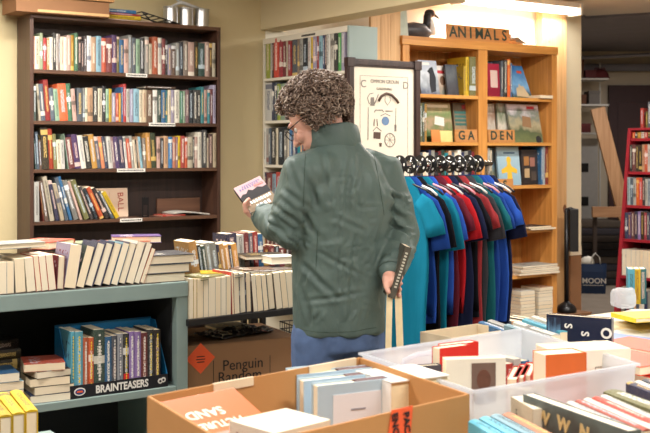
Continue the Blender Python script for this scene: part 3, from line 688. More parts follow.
for i, (xe, ty, col) in enumerate(bs):
    t1 = TF.t(xe, 0.045)
    if i == len(bs)-1: t1 = min(t1, bxr-0.006)
    Zm = TF.Z((t0+t1)/2, 0.045); zb = SZ+0.004; h = EYE-(ty-HY)/F*Zm-zb
    b = book(TF.M(t0, 0.0265, zb) , t1-t0-0.0008, h, 0.14, col, bl[i], 'puzzle books in the display box', hard=False, parts=True)
    w = t1-t0; cov = b.children[0]
    # printed spine marks (illegible from the photograph): rows of small letter blocks
    bm = B(); rr = random.Random(i); zc = h*0.93; 
    while zc > h*0.22:
        l = rr.uniform(0.006, 0.011); bx(bm, w*0.41, w*0.59, -0.0045, -0.0030, zc-l, zc); zc -= l+0.004
        if rr.random() < 0.15: zc -= 0.012
    c = {'sky_blue': [ylw, blkp][0], 'orange': wprt, 'bright_orange': ylw, 'black': ylw}.get(col, wprt)
    if i == 8: 
        bm2 = B(); bx(bm2, 0.001, w-0.002, -0.0044, -0.0030, 0.03, 0.07); obj('red_band', bm2, plain('red_print', (200, 40, 40), 0.4), cov)
    obj('spine_title', bm, c, cov)
    t0 = t1
# stacks left of the box
zz = SZ+0.0004; sx = TF.t(46, 0.1)
for i, (t, col, dx, rot, lab) in enumerate(((0.030,'navy',0.0,-0.1,'bottom paperback of the stack of five left of the display box'),(0.032,'black',0.012,-0.05,'second paperback from the bottom, stack left of the display box'),(0.032,'black',0.0,-0.12,'middle paperback of the stack left of the display box'),(0.026,'dark_brown',0.01,0.05,'dark paperback under the red one, stack left of the display box'),(0.030,'brick',-0.01,-0.25,'red and yellow paperback topmost of the stack left of the display box'))):
    flat(TF, sx+dx, 0.11, zz, 0.155, 0.17, t, rot, col, lab, 'paperbacks stacked left of the display box', hard=False); zz += t+0.0006
zz = SZ+0.0004; sx = TF.t(6, 0.1)
for i, (t, col, dx, rot, lab) in enumerate(((0.034,'cream',-0.02,-0.1,'cream book at the bottom of the stack under the blue one'),(0.03,'grey',0.0,-0.06,'grey book below the blue one, left end of lower shelf'),(0.032,'light_blue',0.0,-0.05,'pale spine book directly under the blue one on the lower shelf'),(0.034,'blue',-0.012,-0.12,'blue book topmost of the leftmost stack on the lower teal shelf'))):
    flat(TF, sx+dx-0.03, 0.11, zz, 0.155, 0.17, t, rot, col, lab, 'books in the leftmost stack on the lower shelf', hard=False); zz += t+0.0006
zz = SZ+0.0004; sx = TF.t(4, 0.38)
for i in range(5):
    flat(TF, sx-0.01*i, 0.40, zz, 0.17, 0.12, 0.04, 0.02*i, 'black', f"black paperback, {ordn(i+1)} from bottom of the black pile at back of lower shelf", 'black paperbacks piled at the back of the lower shelf', pages_front=False, hard=False); zz += 0.0406

# ------------------------------------------------------------------ black cart with books
CF = Fr(*(W(188.5, 150, 4.5).xy), ANG+0.06)
blackp = plain('black_painted_steel', (30, 29, 31), 0.4, 0.06)
CWd = CF.t(318); CZ = 0.742
KF_leg = CF.t(262, 0.5)
cart = empty('book_cart', CF.M(), 'black metal book cart full of books behind the teal table', 'cart')
bm = B(); bx(bm, 0, CWd, 0, 0.60, CZ-0.028, CZ, 0.003); obj('tray', bm, blackp, cart)
for x in (KF_leg, CWd-0.03):
    for y in (0.50, 0.57): bm = B(); bx(bm, x, x+0.024, y, y+0.024, 0.06, CZ-0.029); obj('leg', bm, blackp, cart); 
for x in (0.003,):
    for y in (0.50, 0.57): bm = B(); bx(bm, x, x+0.024, y, y+0.024, 0.06, CZ-0.029); obj('leg', bm, blackp, cart)
for x in (0.015, KF_leg+0.012, CWd-0.018):
    for y in (0.512, 0.582): bm = B(); tube(bm, [(x-0.012, y, 0.03), (x+0.012, y, 0.03)], 0.03, 14); obj('caster', bm, blackp, cart)
bm = B(); bx(bm, 0.0, CWd, 0.235, 0.59, 0.862, 0.874, 0.002); 
obj('riser', bm, blackp, cart)
for x in (0.0, CWd-0.012): bm = B(); bx(bm, x, x+0.012, 0.24, 0.585, CZ+0.0005, 0.8615); obj('riser_support', bm, blackp, cart)
prow(CF, [(193.5,279,'cream'),(197,279,'yellow'),(203.5,279,'taupe'),(208.5,278,'white'),(215.5,278,'cream'),(221,277.5,'white'),(226.3,277,'grey'),(231,276,'white'),(234.5,272,'scarlet'),(240,273,'black'),(246.5,273,'navy'),(252,272.5,'charcoal'),(258,275,'brown'),(263.5,275,'white'),(269,275,'slate'),(276,274,'charcoal'),(283,273,'taupe'),(289,272,'grey'),(295,272,'white'),(301,272,'cream')],
     CZ+0.0004, 0.15, 'front row of black cart', 'books on the front row of the black cart', 189.2, 0.012, [0]*8+[-2]*4+[-5,-5,-6,-6,-7,-7,-7,-7])
rz = 0.8745
prow(CF, [(201,242,'amber'),(205,245,'black'),(209,246,'dark_green'),(214,243,'grey'),(220,243,'grey'),(223,245,'navy'),(227.5,244,'amber'),(232,245,'amber'),(235,246,'navy'),(240.5,244,'amber')],
     rz, 0.13, 'middle row of black cart', 'books on the raised row of the black cart', 188, 0.26, [-9]*10, pages=False)
prow(CF, [(238,234,'navy'),(245,235,'white'),(250,233,'maroon'),(254,233,'slate'),(259,232,'red'),(264,234,'blue'),(270,246,'maroon'),(275,246,'maroon'),(280,246,'dark_brown'),(285,246,'maroon')],
     rz, 0.12, 'back row of black cart', 'books on the back row of the black cart', 226, 0.43, [-3]*10, pages=False)
zz = CZ+0.155
random.seed(9)
lying = [(206, 0.10, 0.20, 0.15, 0.012, 0.25, 'olive', 'olive paperback lying leftmost across the front row of the cart'), (222, 0.14, 0.19, 0.13, 0.014, -0.5, 'yellow', 'yellow paperback lying across the front row of the cart'),
 (238, 0.10, 0.20, 0.14, 0.010, 0.35, 'grey', 'grey magazine lying across the middle of the cart'), (252, 0.16, 0.18, 0.12, 0.014, -0.35, 'brown', 'brown paperback lying behind the grey magazine on the cart'),
 (268, 0.12, 0.20, 0.15, 0.012, 0.2, 'taupe', 'taupe magazine lying on the right side of the cart')]
for (px, y, w, d, t, rot, col, lab) in lying:
    flat(CF, CF.t(px, y), y, zz+0.003+0.0*y, w, d, t, rot, col, lab, 'paperbacks lying across the cart')
for (px, y, w, d, t, rot, col, lab, dz) in [(262, 0.33, 0.20, 0.16, 0.020, -0.35, 'charcoal', 'charcoal glossy magazine lying near the person on the cart', 0.03), (279, 0.20, 0.13, 0.12, 0.034, -0.2, 'white', 'thick white paperback showing pages beside the person on the cart', 0.018)]:
    flat(CF, CF.t(px, y), y, zz+dz+0.01, w, d, t, rot, col, lab, 'paperbacks lying across the cart')

# big carton on the floor below
KF = Fr(*(W(186, 150, 4.66).xy), ANG-0.13)
KW = KF.t(299); kraft = plain('kraft_carton', (150, 112, 78), 0.75, 0.05, 6, bump=0.04, bscale=60)
ct = empty('carton', KF.M(), 'large brown carton printed Penguin Random with orange diamond sticker, under the black cart', 'box')
bm = B(); bx(bm, 0, KW, 0, 0.44, 0, 0.598, 0.004); obj('box_body', bm, kraft, ct)
bm = B(); bx(bm, 0, KW, -0.001, 0.218, 0.5985, 0.6025, 0.001); obj('flap', bm, kraft, ct)
bm = B(); bx(bm, 0, KW, 0.222, 0.441, 0.5985, 0.6025, 0.001); obj('flap', bm, kraft, ct)
inkb = plain('dark_print', (44, 38, 36), 0.6)
text('Penguin', 0.066, inkb, ct, T(KF.t(243), -0.001, KF.z(364, KF.t(245))) @ STAND, sx=0.95)
text('Random', 0.066, inkb, ct, T(KF.t(240), -0.001, KF.z(376, KF.t(240))) @ STAND, sx=0.95)
bm = B(); 
for px in (213.5, 270): x = KF.t(px); bx(bm, x-0.0012, x+0.0012, -0.001, 0.001, 0.33, 0.53)
obj('printed_rule', bm, inkb, ct)
x = KF.t(200.5); z = KF.z(351, x); orange_st = plain('orange_sticker', (240, 96, 50), 0.5, 0.03)
bm = B(); h = 0.095; bx(bm, -h/2, h/2, -0.0012, -0.0002, -h/2, h/2); o = obj('sticker', bm, orange_st, ct, T(x, 0, 0.545) @ RY(PI/4))
bm = B()
for k, (w_) in enumerate((0.036, 0.042, 0.034)):
    bx(bm, -w_/2, w_/2, -0.0022, -0.0011, 0.006-k*0.012, 0.010-k*0.012)
obj('sticker_print', bm, inkb, o, RY(-PI/4))
# crumpled newspaper bag on carton + a few objects on the lower cart level
bm = B(); ret = bmesh.ops.create_grid(bm, x_segments=24, y_segments=18, size=0.5)
for v in bm.verts:
    x, y = v.co.x*0.34, v.co.y*0.20
    v.co = Vector((x, y, 0.006+0.022*abs(noise.noise(Vector((x*22, y*22, 0)))) + 0.012*abs(noise.noise(Vector((x*50, y*50, 3))))))
o = obj('plastic_sheet', bm, plain('grey_plastic_film', (92, 86, 84), 0.2, 0.35, 30), None, KF.M(KW*0.58, 0.20, 0.603) @ RZ(0.35), smooth=True)
md = o.modifiers.new('thick', 'SOLIDIFY'); md.thickness = 0.0015; md.offset = 1
tag(o, 'crumpled grey plastic film lying on the brown carton', 'plastic film')
flat(KF, KW*0.62, 0.37, 0.6035, 0.17, 0.12, 0.016, 0.1, 'light_grey', 'thin grey book lying at the back of the brown carton')
# wire rack right of the carton
wrk = empty('wire_basket', KF.M(KW+0.02, -0.05, 0), 'black wire basket right of the brown carton under the cart', 'basket')
bm = B()
for z in (0.05, 0.36, 0.60, 0.635): tube(bm, [(0, 0, z), (0.30, 0, z), (0.30, 0.3, z), (0, 0.3, z), (0, 0, z)], 0.003, 6)
for i in range(13):
    x = i*0.025; tube(bm, [(x, 0, 0.0), (x, 0, 0.635)], 0.0016, 5); tube(bm, [(x, 0.3, 0.0), (x, 0.3, 0.635)], 0.0016, 5)
for i in range(1, 12):
    y = i*0.025; tube(bm, [(0, y, 0.0), (0, y, 0.635)], 0.0016, 5); tube(bm, [(0.3, y, 0.0), (0.3, y, 0.635)], 0.0016, 5)
obj('wire_frame', bm, blackp, wrk)
# yellow books lower left, on a low shelf nearer the camera
YF = Fr(*(W(-42, 150, 2.72).xy), ANG)
low = empty('low_bookshelf', YF.M(), 'low grey shelf unit at the lower left carrying the yellow books', 'bookcase')
bm = B(); bx(bm, 0, 0.46, 0, 0.60, 0.519, 0.549, 0.003); obj('top', bm, teal_paint, low)
for x in (0, 0.44): bm = B(); bx(bm, x, x+0.02, 0.005, 0.595, 0, 0.5185); obj('side_panel', bm, teal_paint, low)
bm = B(); bx(bm, 0.0205, 0.4395, 0.01, 0.59, 0.15, 0.165); obj('shelf', bm, teal_paint, low)
for i in range(4):
    n_ = G(32-13*i, 411+2.6*i, 0.74); f_ = G(5-13*i, 378+2.6*i, 0.74); d = (f_-n_).normalized(); L_ = 0.27
    book(T(n_.x, n_.y, 0.74) @ RZ(math.atan2(d.y, d.x)-PI/2) @ T(-0.017, 0, 0) @ Matrix(((1,0,0,0),(0,0,1,0),(0,-1,0,0),(0,0,0,1))), 0.033, L_, 0.19, 'bright_yellow',
         ['rightmost yellow book standing spine-up in the lower left corner','second yellow book from the right in the lower left corner','third yellow book from the right in the lower left corner','leftmost yellow book in the lower left corner, cut by the picture edge'][i], 'yellow books in the lower left corner', parts=True)
# ------------------------------------------------------------------ orange wooden bookcase (animals / garden)
AC = Fr(.527, 7.3, ANG); AW = AC.t(557.0); AD = 0.33; ATOP = 2.165
maple = wood('orange_maple', (184, 122, 58), (214, 152, 80), 0.4, 'Z')
maplex = wood('orange_maple_shelf', (188, 126, 60), (218, 158, 84), 0.4, 'X')
acase = empty('wooden_bookcase', AC.M(), 'orange wooden double bookcase with animal and garden books', 'bookcase')
dvx0, dvx1 = AC.t(478.5), AC.t(487.5)
TH = 0.045
for a, b_ in ((0, TH+0.012), (dvx0, dvx1), (AW-TH-0.01, AW)):
    bm = B(); bx(bm, a, b_, 0, AD, 0, ATOP-0.001, 0.002); obj('upright', bm, maple, acase)
bm = B(); bx(bm, -0.01, AW+0.005, -0.008, AD, ATOP, ATOP+0.06, 0.003); obj('top', bm, maplex, acase)
bm = B(); bx(bm, TH, AW-TH, AD-0.01, AD-0.001, 0.02, ATOP-0.001); obj('back_panel', bm, maple, acase)
bayL = (TH+0.013, dvx0-0.001); bayR = (dvx1+0.001, AW-TH-0.011)
ASH = [1.835, 1.505, 1.19, 0.86, 0.53, 0.12]
for bay in (bayL, bayR):
    for z in ASH:
        bm = B(); bx(bm, bay[0], bay[1], 0.002, AD-0.011, z-0.024, z, 0.0015); obj('shelf', bm, maplex, acase)
def face_book(fr, px0, px1, pytop, zs, y, stops, label, cover_col, t=0.016, lean=0.20, group=None, name='picture_book', cat='book', turn=0.0, extras=None, sc=(4, 4, 4)):
    a, b_ = fr.t(px0, y), fr.t(px1, y); w = b_-a; m = (a+b_)/2
    h = (fr.z(pytop, m, y+0.03)-zs)/math.cos(lean)
    r = empty(name, fr.M(m, y, zs+0.0015) @ RZ(turn) @ RX(-lean), label, cat, group)
    bm = B(); bx(bm, -w/2, w/2, 0, 0.0016, 0, h); bx(bm, -w/2, w/2, t-0.0016, t, 0, h); bx(bm, -w/2-0.0005, -w/2+0.0015, 0, t, 0, h)
    obj('cover', bm, picture(label[:40].replace(' ', '_'), stops, sc, seed=len(label)), r)
    bm = B(); bx(bm, -w/2+0.0018, w/2-0.002, 0.0018, t-0.0018, 0.001, h-0.001); obj('page_block', bm, PAGES, r)
    if extras: extras(r, w, h)
    return r
def band(r, w, h, z0, z1, col, name='title_band', x0=0.05, x1=0.95):
    bm = B(); bx(bm, -w/2+w*x0, -w/2+w*x1, -0.0012, 0.0002, h*z0, h*z1); return obj(name, bm, plain('ink_%d_%d_%d' % col, col, 0.45, 0.03), r)
# shelf 1 left
def ex1(r, w, h):
    bm = B(); prism(bm, [(x*w*0.5, z*h) for x, z in ((0.1,0.05),(0.62,0.1),(0.75,0.5),(0.5,0.82),(0.2,0.78),(-0.1,0.68),(0.12,0.6),(0.0,0.3))], -0.0012, 0.0002); obj('bird_silhouette', bm, plain('ink_dark', (40, 44, 50)), r)
    band(r, w, h, 0.86, 0.94, (235, 235, 230), x0=0.1, x1=0.6)
face_book(AC, 421.5, 440, 60.5, 1.835, 0.06, [(0.0,(90,100,120)),(0.35,(160,170,180)),(0.6,(206,214,222)),(0.9,(180,190,205))], 'pale picture book with dark bird cover at the left of the top shelf', None, extras=ex1, lean=0.18)
def ex2(r, w, h):
    bm = B(); prism(bm, [(w*0.02+w*0.2*math.cos(k*PI/8), h*0.5+h*0.16*math.sin(k*PI/8)) for k in range(16)], -0.0012, 0.0002); obj('portrait', bm, plain('ink_brown', (120, 90, 70)), r)
    band(r, w, h, 0.74, 0.84, (200, 60, 70), x0=0.1, x1=0.85)
face_book(AC, 437, 450.5, 66, 1.835, 0.12, [(0.0,(120,130,120)),(0.4,(190,170,150)),(0.7,(220,214,206)),(1.0,(225,220,214))], 'white picture book with red title beside the dark bird cover book', None, extras=ex2, lean=0.15)
face_book(AC, 448, 463.5, 65, 1.835, 0.08, [(0.0,(60,60,66)),(0.45,(80,84,92)),(0.7,(100,106,112)),(1.0,(70,78,90))], 'dark slate picture book left of the yellow-spined book', None, lean=0.15)
row(AC, [(466.2,66,'yellow'),(469.5,57,'yellow'),(477.5,57,'olive')], 1.835, 0.20, 'on top left shelf of orange bookcase', 'upright books on the top left shelf of the orange bookcase', x0=464, y0=0.03)
# shelf 2 left
def ex3(r, w, h):
    band(r, w, h, 0.88, 0.95, (236, 220, 190), x0=0.1, x1=0.9); 
    bm = B(); prism(bm, [(-w*0.15, h*0.45), (w*0.2, h*0.4), (w*0.22, h*0.62), (-w*0.1, h*0.66)], -0.0012, 0.0002); obj('photo_block', bm, plain('ink_white', (228, 226, 216)), r)
face_book(AC, 426.5, 454, 103, 1.505, 0.10, [(0.0,(60,90,50)),(0.3,(110,130,80)),(0.5,(176,150,120)),(0.7,(120,140,90)),(0.95,(190,170,130))], 'large green garden book facing out above the GA board', None, extras=ex3, lean=0.16)
def ex4(r, w, h):
    for z in (0.72, 0.62, 0.52, 0.42): band(r, w, h, z, z+0.06, (60, 110, 104), x0=0.05, x1=0.95)
    band(r, w, h, 0.84, 0.95, (150, 50, 50), x0=0.55, x1=0.9)
face_book(AC, 456, 471.5, 103, 1.505, 0.11, [(0.0,(90,80,60)),(0.3,(160,140,110)),(0.6,(130,120,100)),(1.0,(96,84,70))], 'brown garden book with teal title bands behind the GA board', None, extras=ex4, lean=0.12)
row(AC, [(422.5,103,'olive'),(424.8,103,'dark_green'),(427.0,104,'gold')], 1.505, 0.2, 'on second left shelf of orange bookcase', 'upright books on the second left shelf of the orange bookcase', x0=419.5, y0=0.04)
for (a, b_, top, col, lab) in ((432, 440.5, 130, (206,130,70), 'small orange card leaning left of the yellow card, second left shelf'), (440.8, 453, 131, (232,200,130), 'small pale yellow card leaning right of the orange card, second left shelf')):
    face_book(AC, a, b_, top, 1.505, 0.035, [(0, col), (1, tuple(min(255, c+14) for c in col))], lab, None, t=0.004, lean=0.12, name='greeting_card', cat='card')
signw = wood('sign_wood', (176, 116, 62), (204, 146, 88), 0.5, 'X')
greenp = plain('dark_green_paint', (44, 62, 54), 0.5, 0.05)
def sign(fr, px0, px1, py0, py1, z, y, s, label, size, sx=1.0, lean=0.05):
    a, b_ = fr.t(px0, y), fr.t(px1, y); w = b_-a; m = (a+b_)/2; Zm = fr.Z(m, y); h = (py1-py0)/F*Zm
    r = empty('wooden_sign', fr.M(m, y, z+0.0015) @ RX(-lean), label, 'sign')
    bm = B(); bx(bm, -w/2, w/2, 0, 0.014, 0, h, 0.001); obj('board', bm, signw, r)
    if s:
        n = len(s); step = w/(n+0.35)
        for i, ch in enumerate(s): text(ch, size, greenp, r, T(-w/2+step*(i+0.68), -0.0006, h*0.5) @ STAND, name='letter', sx=sx, bold=0.0022)
    return r
sign(AC, 455.5, 477.6, 127, 139.5, 1.505, 0.006, 'GA', 'wooden sign board lettered GA left of the middle upright', 0.088)
sign(AC, 488.6, 515, 126, 138.5, 1.505, 0.006, 'DEN', 'wooden sign board lettered DEN right of the middle upright', 0.088)
sign(AC, 447.5, 510, 29.5, 44.8, ATOP+0.06, 0.04, 'ANIMALS', 'wooden sign lettered ANIMALS on top of the orange bookcase', 0.108)
# right bay shelf 1
def ex5(r, w, h):
    o = band(r, w, h, 0.28, 0.80, (205, 180, 170), 'frame_panel', 0.25, 0.80)
row(AC, [(489.8,62,'charcoal'),(492.5,62,'navy')], 1.835, 0.2, 'at back of top right shelf, orange bookcase', 'upright books left on the top right shelf of the orange bookcase', x0=488.2, y0=0.1)
face_book(AC, 487.9, 500.8, 64, 1.835, 0.05, [(0,(128,28,50)),(1,(160,36,62))], 'crimson book with pale framed panel on the top right shelf', None, extras=ex5, lean=0.06, t=0.03)
row(AC, [(503.5,61,'slate'),(507.4,60,'black'),(510.4,59.5,'bright_orange'),(512.8,63,'blue')], 1.835, 0.22, 'right of the crimson book, top right shelf', 'upright books beside the crimson book on the orange bookcase', x0=501.2, y0=0.04)
def ex6(r, w, h):
    bm = B(); prism(bm, [(x*w, z*h) for x, z in ((-0.3,0.06),(-0.2,0.30),(-0.05,0.34),(0.0,0.44),(0.08,0.36),(0.2,0.38),(0.36,0.1),(0.3,0.04))], -0.0012, 0.0002); obj('animal_picture', bm, plain('ink_sand', (206, 186, 150)), r)
    band(r, w, h, 0.76, 0.84, (230, 90, 70), x0=0.6, x1=0.85)
face_book(AC, 514, 532.5, 65, 1.835, 0.10, [(0.0,(70,90,60)),(0.18,(90,120,150)),(0.4,(120,176,220)),(1.0,(40,110,180))], 'sky-blue picture book with pale animal leaning on the top right shelf', None, extras=ex6, lean=0.42, t=0.012)
flat(AC, AC.t(540, 0.05), 0.06, 1.8355, 0.13, 0.16, 0.022, 0.0, 'white', 'small white book lying right of the sky-blue animal book', hard=False)
# right bay shelf 2
face_book(AC, 487.6, 496.5, 104, 1.505, 0.12, [(0,(90,80,70)),(0.4,(200,190,176)),(0.7,(150,120,100)),(1,(224,214,200))], 'pale photo book at the left of the second right shelf', None, lean=0.1)
face_book(AC, 499, 510.5, 103.5, 1.505, 0.12, [(0,(120,110,96)),(0.35,(214,206,190)),(0.75,(120,130,104)),(1,(196,190,180))], 'cream and grey photo book left of the big landscape magazine', None, lean=0.1)
def ex7(r, w, h):
    bm = B(); prism(bm, [(-w*0.1, h*0.42), (w*0.18, h*0.38), (w*0.2, h*0.66), (-w*0.06, h*0.7)], -0.0012, 0.0002); obj('cover_patch', bm, plain('ink_tan', (150, 116, 84)), r)
    bm = B(); prism(bm, [(w*0.36+w*0.09*math.cos(k*PI/8), h*0.08+w*0.09*math.sin(k*PI/8)) for k in range(16)], -0.0012, 0.0002); obj('round_seal', bm, plain('ink_dark', (40, 44, 50)), r)
    band(r, w, h, 0.88, 0.95, (200, 60, 70), x0=0.62, x1=0.86)
face_book(AC, 512.5, 543.5, 104.5, 1.505, 0.06, [(0.0,(110,120,80)),(0.3,(84,96,70)),(0.5,(170,160,130)),(0.7,(120,130,120)),(0.9,(226,214,220))], 'large landscape magazine facing out with round seal on second right shelf', None, extras=ex7, lean=0.22)
# right bay shelf 3
def ex8(r, w, h):
    bm = B(); prism(bm, [(x*w, z*h) for x, z in ((-0.12,0.05),(-0.10,0.34),(-0.34,0.30),(-0.36,0.40),(-0.1,0.50),(-0.07,0.58),(-0.11,0.66),(-0.06,0.74),(0.06,0.74),(0.11,0.66),(0.07,0.58),(0.1,0.50),(0.36,0.40),(0.34,0.30),(0.10,0.34),(0.12,0.05))], -0.0012, 0.0002); obj('figure_print', bm, plain('ink_yellow', (236, 190, 60)), r)
    band(r, w, h, 0.82, 0.86, (80, 110, 140), x0=0.3, x1=0.8)
face_book(AC, 499.5, 521.5, 147, 1.19, 0.06, [(0,(140,176,196)),(1,(176,204,216))], 'pale blue book with a yellow figure on the third right shelf', None, extras=ex8, lean=0.12)
face_book(AC, 493, 502, 148, 1.19, 0.13, [(0,(200,180,70)),(0.5,(140,176,196)),(1,(176,204,216))], 'second pale blue book behind the yellow-figure book', None, lean=0.08)
def ex9(r, w, h):
    for i, (x, z) in enumerate(((0.12,0.55),(0.45,0.52),(0.14,0.2),(0.5,0.12))):
        bm = B(); bx(bm, -w/2+w*x, -w/2+w*(x+0.27), -0.0012, 0.0002, h*z, h*(z+0.26)); obj('photo_print', bm, plain(['ink_amber','ink_rose','ink_sand2','ink_dark2'][i], [(170,120,70),(160,110,96),(186,160,120),(80,70,64)][i]), r)
face_book(AC, 522.5, 540.5, 150, 1.19, 0.06, [(0,(44,40,42)),(1,(62,56,56))], 'black book with four small photos on the third right shelf', None, extras=ex9, lean=0.05, t=0.03)
row(AC, [(543.2,147,'blue'),(545.6,146,'pale_blue'),(548.6,146,'maroon')], 1.19, 0.22, 'right end of third right shelf', 'upright books at the right end of the third right shelf', x0=541.2, y0=0.03)
row(AC, [(490.3,148,'white'),(492.3,150,'cream')], 1.19, 0.2, 'left end of third right shelf', 'upright books at the left end of the third right shelf', x0=488.2, y0=0.04)
sign(AC, 484, 513.5, 186, 198.5, 1.15, -0.022, 'TS', 'partly hidden wooden sign ending in TS below the yellow-figure book', 0.085)
# left bay, third shelf: packed picture books behind the hangers
stuff_row(AC, bayL[0]+0.002, bayL[1]-0.002, 1.19, 0.03, 0.25, 4, 0.02, 0.036)
# shelf 4 & below
zz = 0.8605
for i, (w, t, col, lab) in enumerate(((0.26,0.012,'white','white book lying lowest on the fourth right shelf'),(0.24,0.014,'black','black book lying on the white one, fourth right shelf'))):
    flat(AC, AC.t(535-4*i, 0.05), 0.06, zz, w, 0.20, t, 0.03*i, col, lab, hard=False); zz += t+0.0006
face_book(AC, 509, 518, 205, 0.86, 0.05, [(0,(120,120,116)),(0.5,(190,186,176)),(1,(150,150,150))], 'small grey picture card standing on the fourth right shelf', None, t=0.004, lean=0.1, name='greeting_card', cat='card')
zz = 0.5305
for i, (w, t, col) in enumerate(((0.40,0.016,'white'),(0.38,0.012,'grey'),(0.40,0.014,'ivory'),(0.36,0.012,'maroon'),(0.38,0.012,'light_grey'))):
    flat(AC, AC.t(532, 0.05), 0.065, zz, w, 0.20, t, 0.02*(i-2), col, f"{nm(col)} magazine, {ordn(i+1)} from bottom of the pile on the fifth right shelf", 'magazines piled on the fifth right shelf', hard=False); zz += t+0.0006
random.seed(31)
cyc = ['white','light_grey','cream','grey','white','pink','tan','white','light_blue','ivory']
for s_, (px, name_) in enumerate(((540, 'right'), (522, 'middle'), (503, 'left'))):
    zz = 0.1205
    for i in range([13, 12, 10][s_]):
        t = random.uniform(0.018, 0.030); col = cyc[(i*3+s_) % 10]
        if zz + t > 0.50: break
        if s_ == 2: stuff_book(AC.M(AC.t(px, 0.05)+0.0725, 0.01, zz) @ Matrix(((0,0,-1,0),(0,1,0,0),(1,0,0,0),(0,0,0,1))), t, 0.145, 0.17, i)
        else: flat(AC, AC.t(px, 0.05)+random.uniform(-.004, .004), 0.085, zz, 0.145, 0.19, t, random.uniform(-0.05, 0.05), col, f"{nm(col)} paperback, {ordn(i+1)} from bottom of the {name_} pile on the lowest right shelf", 'paperbacks piled on the lowest right shelf', hard=False, parts=False); zz += t+0.0006
# loon decoy
loon = empty('loon_decoy', AC.M(AC.t(432.5), 0.14, ATOP+0.0605) @ Matrix.Scale(1.1, 4), 'black and white loon decoy left of the ANIMALS sign', 'bird decoy')
lb = plain('loon_dark_grey', (74, 72, 76), 0.4, 0.25, 40); lw = plain('loon_white', (228, 224, 216), 0.5)
bm = B(); tube(bm, [(-0.16,0,0.045),(-0.12,0,0.052),(-0.05,0,0.055),(0.02,0,0.052),(0.07,0,0.045),(0.095,0,0.04)], [(0.01,0.006),(0.035,0.04),(0.045,0.052),(0.045,0.05),(0.03,0.035),(0.01,0.01)], 16); obj('body', bm, lb, loon)
bm = B(); tube(bm, [(0.045,0,0.06),(0.062,0,0.11),(0.064,0,0.15),(0.075,0,0.168)], [0.034,0.026,0.025,0.026], 16); ell(bm, (0.085,0,0.170), (0.040,0.027,0.028)); obj('head', bm, plain('loon_black', (40,38,42), 0.3), loon)
bm = B(); tube(bm, [(0.112,0,0.168),(0.150,0,0.150),(0.172,0,0.138)], [0.010,0.007,0.001], 10); obj('beak', bm, MATS['loon_black'], loon)
bm = B(); tube(bm, [(0.088,0,0.135),(0.100,0,0.08),(0.098,0,0.035)], [(0.010,0.014),(0.026,0.032),(0.024,0.03)], 14); obj('breast', bm, lw, loon)
bm = B(); ell(bm, (0.098,-0.024,0.178), (0.005,0.003,0.005), seg=10); obj('eye', bm, plain('red_bead', (150, 30, 30), 0.2), loon)
bm = B(); bx(bm, -0.10, 0.08, -0.03, 0.03, 0, 0.012, 0.002); obj('base', bm, lb, loon)
duck = empty('duck_decoy', AC.M(AC.t(525), 0.14, ATOP+0.0605), 'small brown carved bird lying right of the ANIMALS sign', 'bird decoy')
brn = plain('carved_brown', (134, 98, 66), 0.5, 0.35, 30)
bm = B(); tube(bm, [(-0.10,0,0.02),(-0.06,0,0.035),(0.0,0,0.038),(0.07,0,0.028),(0.125,0,0.012)], [(0.008,0.008),(0.03,0.03),(0.036,0.034),(0.024,0.022),(0.004,0.004)], 14); obj('body', bm, brn, duck)
bm = B(); ell(bm, (-0.045,-0.01,0.075), (0.030,0.02,0.02)); tube(bm, [(-0.04,0,0.05),(-0.045,-0.005,0.07)], 0.018, 10); obj('head', bm, brn, duck)
bm = B(); tube(bm, [(-0.07,-0.01,0.074),(-0.10,-0.012,0.068)], [0.007,0.002], 8); obj('beak', bm, plain('beak_ochre', (190, 140, 70)), duck)
bm = B(); prism(bm, [(-0.03,0.06),(0.03,0.068),(0.11,0.03),(0.125,0.018),(0.02,0.03)], -0.034, -0.026); obj('wing', bm, plain('wing_grey', (96, 92, 90), 0.5, 0.3, 30), duck)
bm = B(); prism(bm, [(-0.03,0.06),(0.03,0.068),(0.11,0.03),(0.125,0.018),(0.02,0.03)], 0.026, 0.034); obj('wing', bm, MATS['wing_grey'], duck)
gb = empty('glass_tile', AC.M(AC.t(409), 0.06, ATOP+0.0605) @ RX(-0.12), 'pale green glass panel standing left of the loon decoy', 'glass panel')
bm = B(); bx(bm, -0.035, 0.045, 0, 0.012, 0, 0.19, 0.002); obj('panel', bm, plain('sea_glass', (196, 208, 196), 0.15, 0.2, 20), gb)
# pine boards between white case and orange bookcase
pb = empty('wooden_partition', AC.M(-0.006, 0.02, 0), 'knotty pine boards left of the orange bookcase behind the framed poster', 'partition')
xa = AC.t(374, 0.02)
for i in range(3):
    x0 = -0.25 + i*0.084
    bm = B(); bx(bm, x0, x0+0.0825, 0, 0.022, 0, 2.40, 0.002); obj('board', bm, pine, pb)

